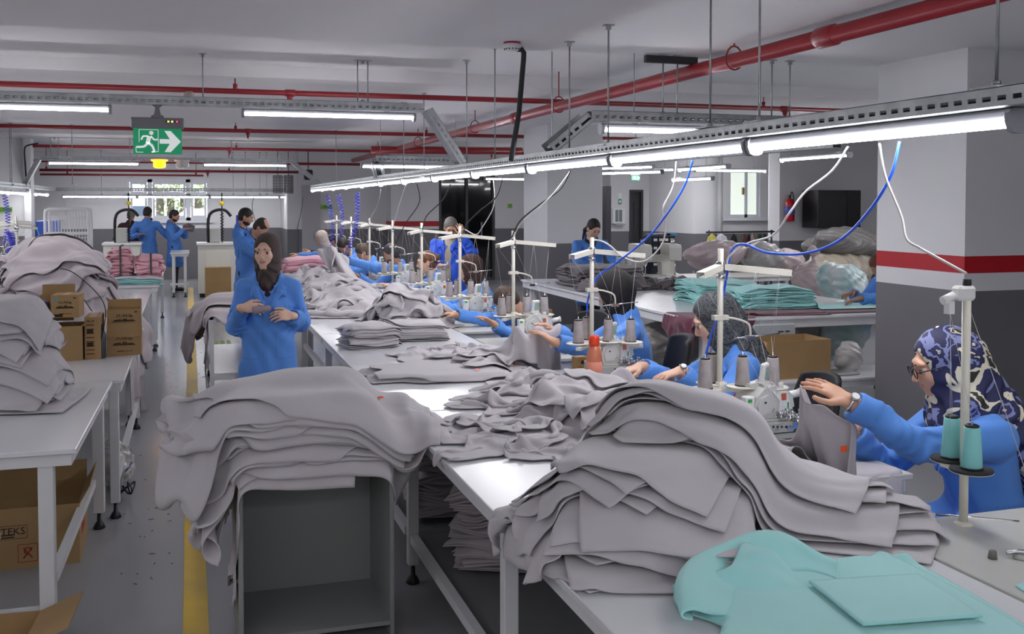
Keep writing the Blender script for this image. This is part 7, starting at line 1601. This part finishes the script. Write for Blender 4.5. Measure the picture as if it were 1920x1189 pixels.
# far: pressing machines with black arms, blue screen, blue cabinet at left
def press_machine(label, u0, u1, Y, screen=True):
    x0_, x1_ = pxw(u0, Y), pxw(u1, Y); root = thing('pressing_machine', label, 'machine', (x0_, Y, 0), 0, 'white cabinet machines by the far window'); w_ = x1_-x0_; zt = pzw(456, u0, Y)
    MB().box((0, 0, .08), (w_, .7, zt-.04), bev=.01).build('machine_cabinet', M_cream, root); MB().box((-.02, -.03, zt-.04), (w_+.02, .73, zt)).build('worktop', M_wht, root); MB().box((w_*.15, -.012, .15), (w_*.6, 0, zt-.15)).build('cabinet_door', M_ivory, root)
    for x in (.08, w_-.08): MB().box((x-.05, .05, 0), (x+.05, .15, .08)).build('foot', M_blackp, root)
    MB().box((.22, .1, zt), (.42, .35, zt+.28), bev=.02).build('motor_block', M_greyen, root)
    MB().tube(curve_pts([(.2, .3, zt), (.2, .3, zt+.45), (.3, .3, zt+.6), (.5, .3, zt+.62), (.62, .3, zt+.5)], 4), .028, 8).build('black_arm', M_blackp, root); MB().tube([(.45, .2, zt), (.45, .2, zt+.95)], .012, 6).sph((.45, .2, zt+.75), .045, 6, 1).build('spring_balancer', [M_blackp, M_yell], root)
    n = 60; MB().tube([(.45+.03*math.cos(i), .2+.03*math.sin(i), zt+.05+i*.009) for i in range(n)], .008, 5).build('coiled_lead', M_blackp, root)
    if screen: MB().box((.72, .45, zt+.02), (w_-.05, .5, zt+.52), M=Matrix.Shear('XZ', 3, (0, 0)) if False else None).box((.9, .44, zt+.30), (1.12, .449, zt+.38), 1).build('blue_hood', [mat('blue_hood_enamel', '2c4ab8', .4), M_wht], root)
press_machine('white cabinet machine with a blue hood and black arm, left of the tall man', 370, 470, 20.0); press_machine('white cabinet machine with a black arm behind the pink bundles', 192, 262, 20.5, False)
tag(MB().box((0, 0, 0), (pxw(104, 20)-pxw(61, 20), .5, pzw(415, 80, 20)), bev=.01).build('blue_locker', mat('blue_locker_enamel', '2648a4', .45), None, (pxw(61, 20), 20.35, 0)), 'deep blue cabinet behind the white cage trolley', 'cabinet')
# left sewing row: three cream machine stations
for k, (y, lb) in enumerate(((12.6, 'nearest of the left machines, behind the large left heap'), (14.6, 'middle one of the left machines'), (16.6, 'farthest of the left machines'))):
    x = pxw(25, y); wtable('cream machine table, '+lb, x-.35, x+.55, y-.3, y+.4, .8, quad_legs(x-.35, x+.55, y-.3, y+.4), 'sewing machine tables', mt=MT_)
    o = ocopy('overlock machine, '+lb, x+.1, y-.05, R(180)); o.location.z = .8; o = copy_tree(SP, None, 'ivory thread stand, '+lb, (x+.0, y+.2, .8), R(180)); o['group'] = 'ivory thread stands of the sewing line'
    for i in range(3): cone(x+.0-CZT[i][0], y+.2-CZT[i][1], 1.006, 'white thread cone on the stand of the '+['nearest', 'middle', 'farthest'][k]+' left machine', 'white thread cones at the left', M_wht)
cable('light blue hose looping to the left machines', pts_px([(62, 428, 13.5), (70, 432, 13.5), (75, 450, 13.5), (76, 466, 13.5)]), .007, mat('light_blue_hose', '4aa0d8', .4), 'air_hose', 'hose')
# cloths held in the air by workers
def held(label, corners, m, seed, n=20, m_=24, wav=.03, group=None):
    """sheet spanned between four world corners with soft folds"""
    rg_ = np.random.default_rng(seed); c = [A3(q) for q in corners]; s = np.linspace(0, 1, n)[:, None, None]; t = np.linspace(0, 1, m_)[None, :, None]
    P_ = (c[0]*(1-s)+c[1]*s)*(1-t)+(c[3]*(1-s)+c[2]*s)*t; N_ = unit(np.cross(c[1]-c[0], c[3]-c[0]))
    P_ = P_+N_*(noise2(n, m_, 3, rg_)*wav+np.sin(s[..., 0]*9+t[..., 0]*3+rg_.random()*6)*wav*.6)[..., None]*np.minimum(1, 4*t+.3); P_[..., 2] = np.maximum(P_[..., 2], TZ+.012)
    return cloth_obj('held_cloth', P_, m, label, 'garment', group)
held('grey garment held up under the outstretched hand of the man', [PY(592, 470, 12.3), PY(625, 462, 12.1), PY(678, 530, 11.3), PY(640, 538, 11.3)], M_grey, 1, wav=.05); held('fold of grey garment hanging from the outstretched hand of the man', [PY(625, 462, 12.1), PY(640, 480, 12.1), PY(672, 528, 11.4), PY(610, 520, 11.6)], M_grey, 2, wav=.06)
held('pale grey garment piece in the hands of the man in vivid blue', [PY(845, 487, 11.5), PY(832, 520, 11.5), PY(793, 520, 11.3), PY(800, 508, 11.3)], M_grey, 3, wav=.02)
def held_sim(label, wd, ln, cx, cy, ang, pins, m=M_grey, seed=1, comp=(.8, .8), amp=.06, steps=45, hmap=None):
    """garment resting on the table with some points lifted by hands"""
    rg_ = np.random.default_rng(seed); hm_ = hmap or ht; G = shape_grid('body', wd, ln, 30, 36); P_ = start_sheet(G, cx, cy, ang, 0, comp, 0, 4, rg_, .03)
    hz = hm_.at(P_[..., 0], P_[..., 1]); P_[..., 2] = hz+.03+np.abs(noise2(30, 36, 4, rg_))*amp; pm = np.zeros(P_.shape[:2], bool)
    for q in pins:
        q = A3(q); d = np.hypot(P_[..., 0]-q[0], P_[..., 1]-q[1]); i, j = np.unravel_index(d.argmin(), d.shape); w_ = np.exp(-(d/.16)**2)
        P_[..., 2] = np.maximum(P_[..., 2], P_[..., 2]*(1-w_)+q[2]*w_); i = min(max(i, 1), 28); j = min(max(j, 1), 34); pm[i-1:i+2, j-1:j+2] = True; sh_ = q-P_[i, j]; P_[i-1:i+2, j-1:j+2] += sh_
    X = drape(P_, G, hm_, steps, 4, .008, .6, .4, pins=pm); hm_.add(X, .004); return cloth_obj('held_cloth', X, m, label, 'garment', None)
held_sim('grey garment lifted by the hand of the plain black headscarf woman', .55, .8, 1.85, 5.95, R(80), [PY(1008, 612, 5.85), PY(970, 612, 5.85), PY(1045, 608, 5.9)], seed=4, comp=(.7, .75))
held_sim('grey garment running from the orange bottle machine to the watch hand', .6, .8, 2.08, 4.55, R(70), [PY(1255, 700, 4.5), PY(1165, 690, 4.75)], seed=5, comp=(.75, .8))
_pq = [PY(1505, 735, 3.12), PY(1545, 760, 3.05), PY(1590, 790, 3.0)]
hg = held_sim('grey garment with an orange sticker swinging under the hand of the floral headscarf woman', .55, .85, 2.35, 3.12, R(30), _pq, seed=6, comp=(.6, .8))
o = MB().box((-.011, -.002, -.011), (.011, .001, .011)).build('orange_sticker', M_orange, hg); q = PY(1582, 842, 2.93); o.location = Vector(q)-hg.location
held('grey cloth held up by the young bearded man', [PY(352, 418, 21.5), PY(366, 424, 21.5), PY(362, 436, 21.5), PY(350, 432, 21.5)], M_cgrey, 8, wav=.01)
# floor litter
rl = random.Random(8); mb = MB()
for i in range(150):
    u = rl.uniform(305, 440); v_ = rl.uniform(560, 760) if i < 120 else rl.uniform(800, 1100)
    if i >= 120: u = rl.uniform(210, 330)
    p = PZ(u, v_, 0); a = rl.uniform(0, 3); l = rl.uniform(.004, .015); mb.box((-l, -.0015, .0), (l, .002, .002), M=Matrix.Translation((p[0], p[1], .0005)) @ Matrix.Rotation(a, 4, 'Z'))
tag(mb.build('thread_scraps', mat('dark_thread_scraps', '4c4a4e', .9)), 'scattered dark thread scraps on the aisle floor', 'scraps', kind='stuff')
# outside: parked van, car and greenery
def outside():
    Yo = 33; v = thing('parked_van', 'white van parked outside the far window', 'van', (pxw(262, Yo), Yo, -1)); w_ = pxw(285, Yo)-pxw(240, Yo)
    MB().box((-w_/2, 0, .3), (w_/2, 2, 3.3), bev=.15).build('van_body', M_wht, v); MB().box((-w_*.42, -.02, 1.9), (w_*.42, -.001, 2.7)).build('rear_window', mat('van_glass', '46505c', .1), v); [MB().cyl((x, -.0, .35), (x, .3, .35), .35, 14).build('wheel', M_blackp, v) for x in (-w_*.38, w_*.38)]
    c = thing('parked_car', 'white car parked outside the right light of the far window', 'car', (pxw(372, 34), 34, -1)); MB().box((-.9, 0, .35), (.9, 3.5, 1.3), bev=.2).build('car_body', M_wht, c); MB().box((-.7, .5, 1.3), (.7, 2.8, 2.6), bev=.3).build('cabin', M_wht, c); MB().box((-.6, .48, 1.6), (.6, .5, 2.3)).build('windscreen', mat('van_glass', '46505c', .1), c); [MB().cyl((x-.1, .5, .33), (x+.1, .5, .33), .33, 12).build('wheel', M_blackp, c) for x in (-.8, .8)]
    mg_ = mat('tree_leaves', 'a8b878', .8, var=(3, .5)); 
    for i, u in enumerate((320, 345, 372, 300)):
        x = pxw(u, 42); t = thing('tree', ['bare looking tree outside the middle light of the far window', 'green tree outside the far window, middle', 'yellow green tree outside the right light of the far window', 'tree outside behind the white van'][i], 'tree', (x, 42, -1)); MB().cyl((0, 0, 0), (0, 0, 3), .15, 8).build('trunk', mat('bark', '5a5048', .9), t)
        mb = MB(); rr = random.Random(i)
        for _ in range(500):
            a = Vector((rr.gauss(0, 1.0), rr.gauss(0, .8), 3.6+rr.gauss(0, .9))); s_ = .09; r_ = Matrix.Translation(a) @ Matrix.Rotation(rr.uniform(0, 6), 4, Vector((rr.random(), rr.random(), rr.random()+.01)).normalized()); mb.add([(-s_, 0, 0), (0, s_*.5, 0), (s_, 0, 0), (0, -s_*.5, .01)], [(0, 1, 2, 3)], M=r_)
        mb.build('foliage', mg_, t)['kind'] = 'stuff'
outside()

# lettering: curves to plain meshes
dg = bpy.context.evaluated_depsgraph_get()
for o in [o for o in bpy.data.objects if o.type == 'FONT']:
    me = bpy.data.meshes.new_from_object(o.evaluated_get(dg)); n_ = bpy.data.objects.new('lettering', me); COL.objects.link(n_)
    n_.parent = o.parent; n_.location = o.location; n_.rotation_euler = o.rotation_euler
    if 'label' in o: n_['label'] = o['label']
    bpy.data.objects.remove(o)
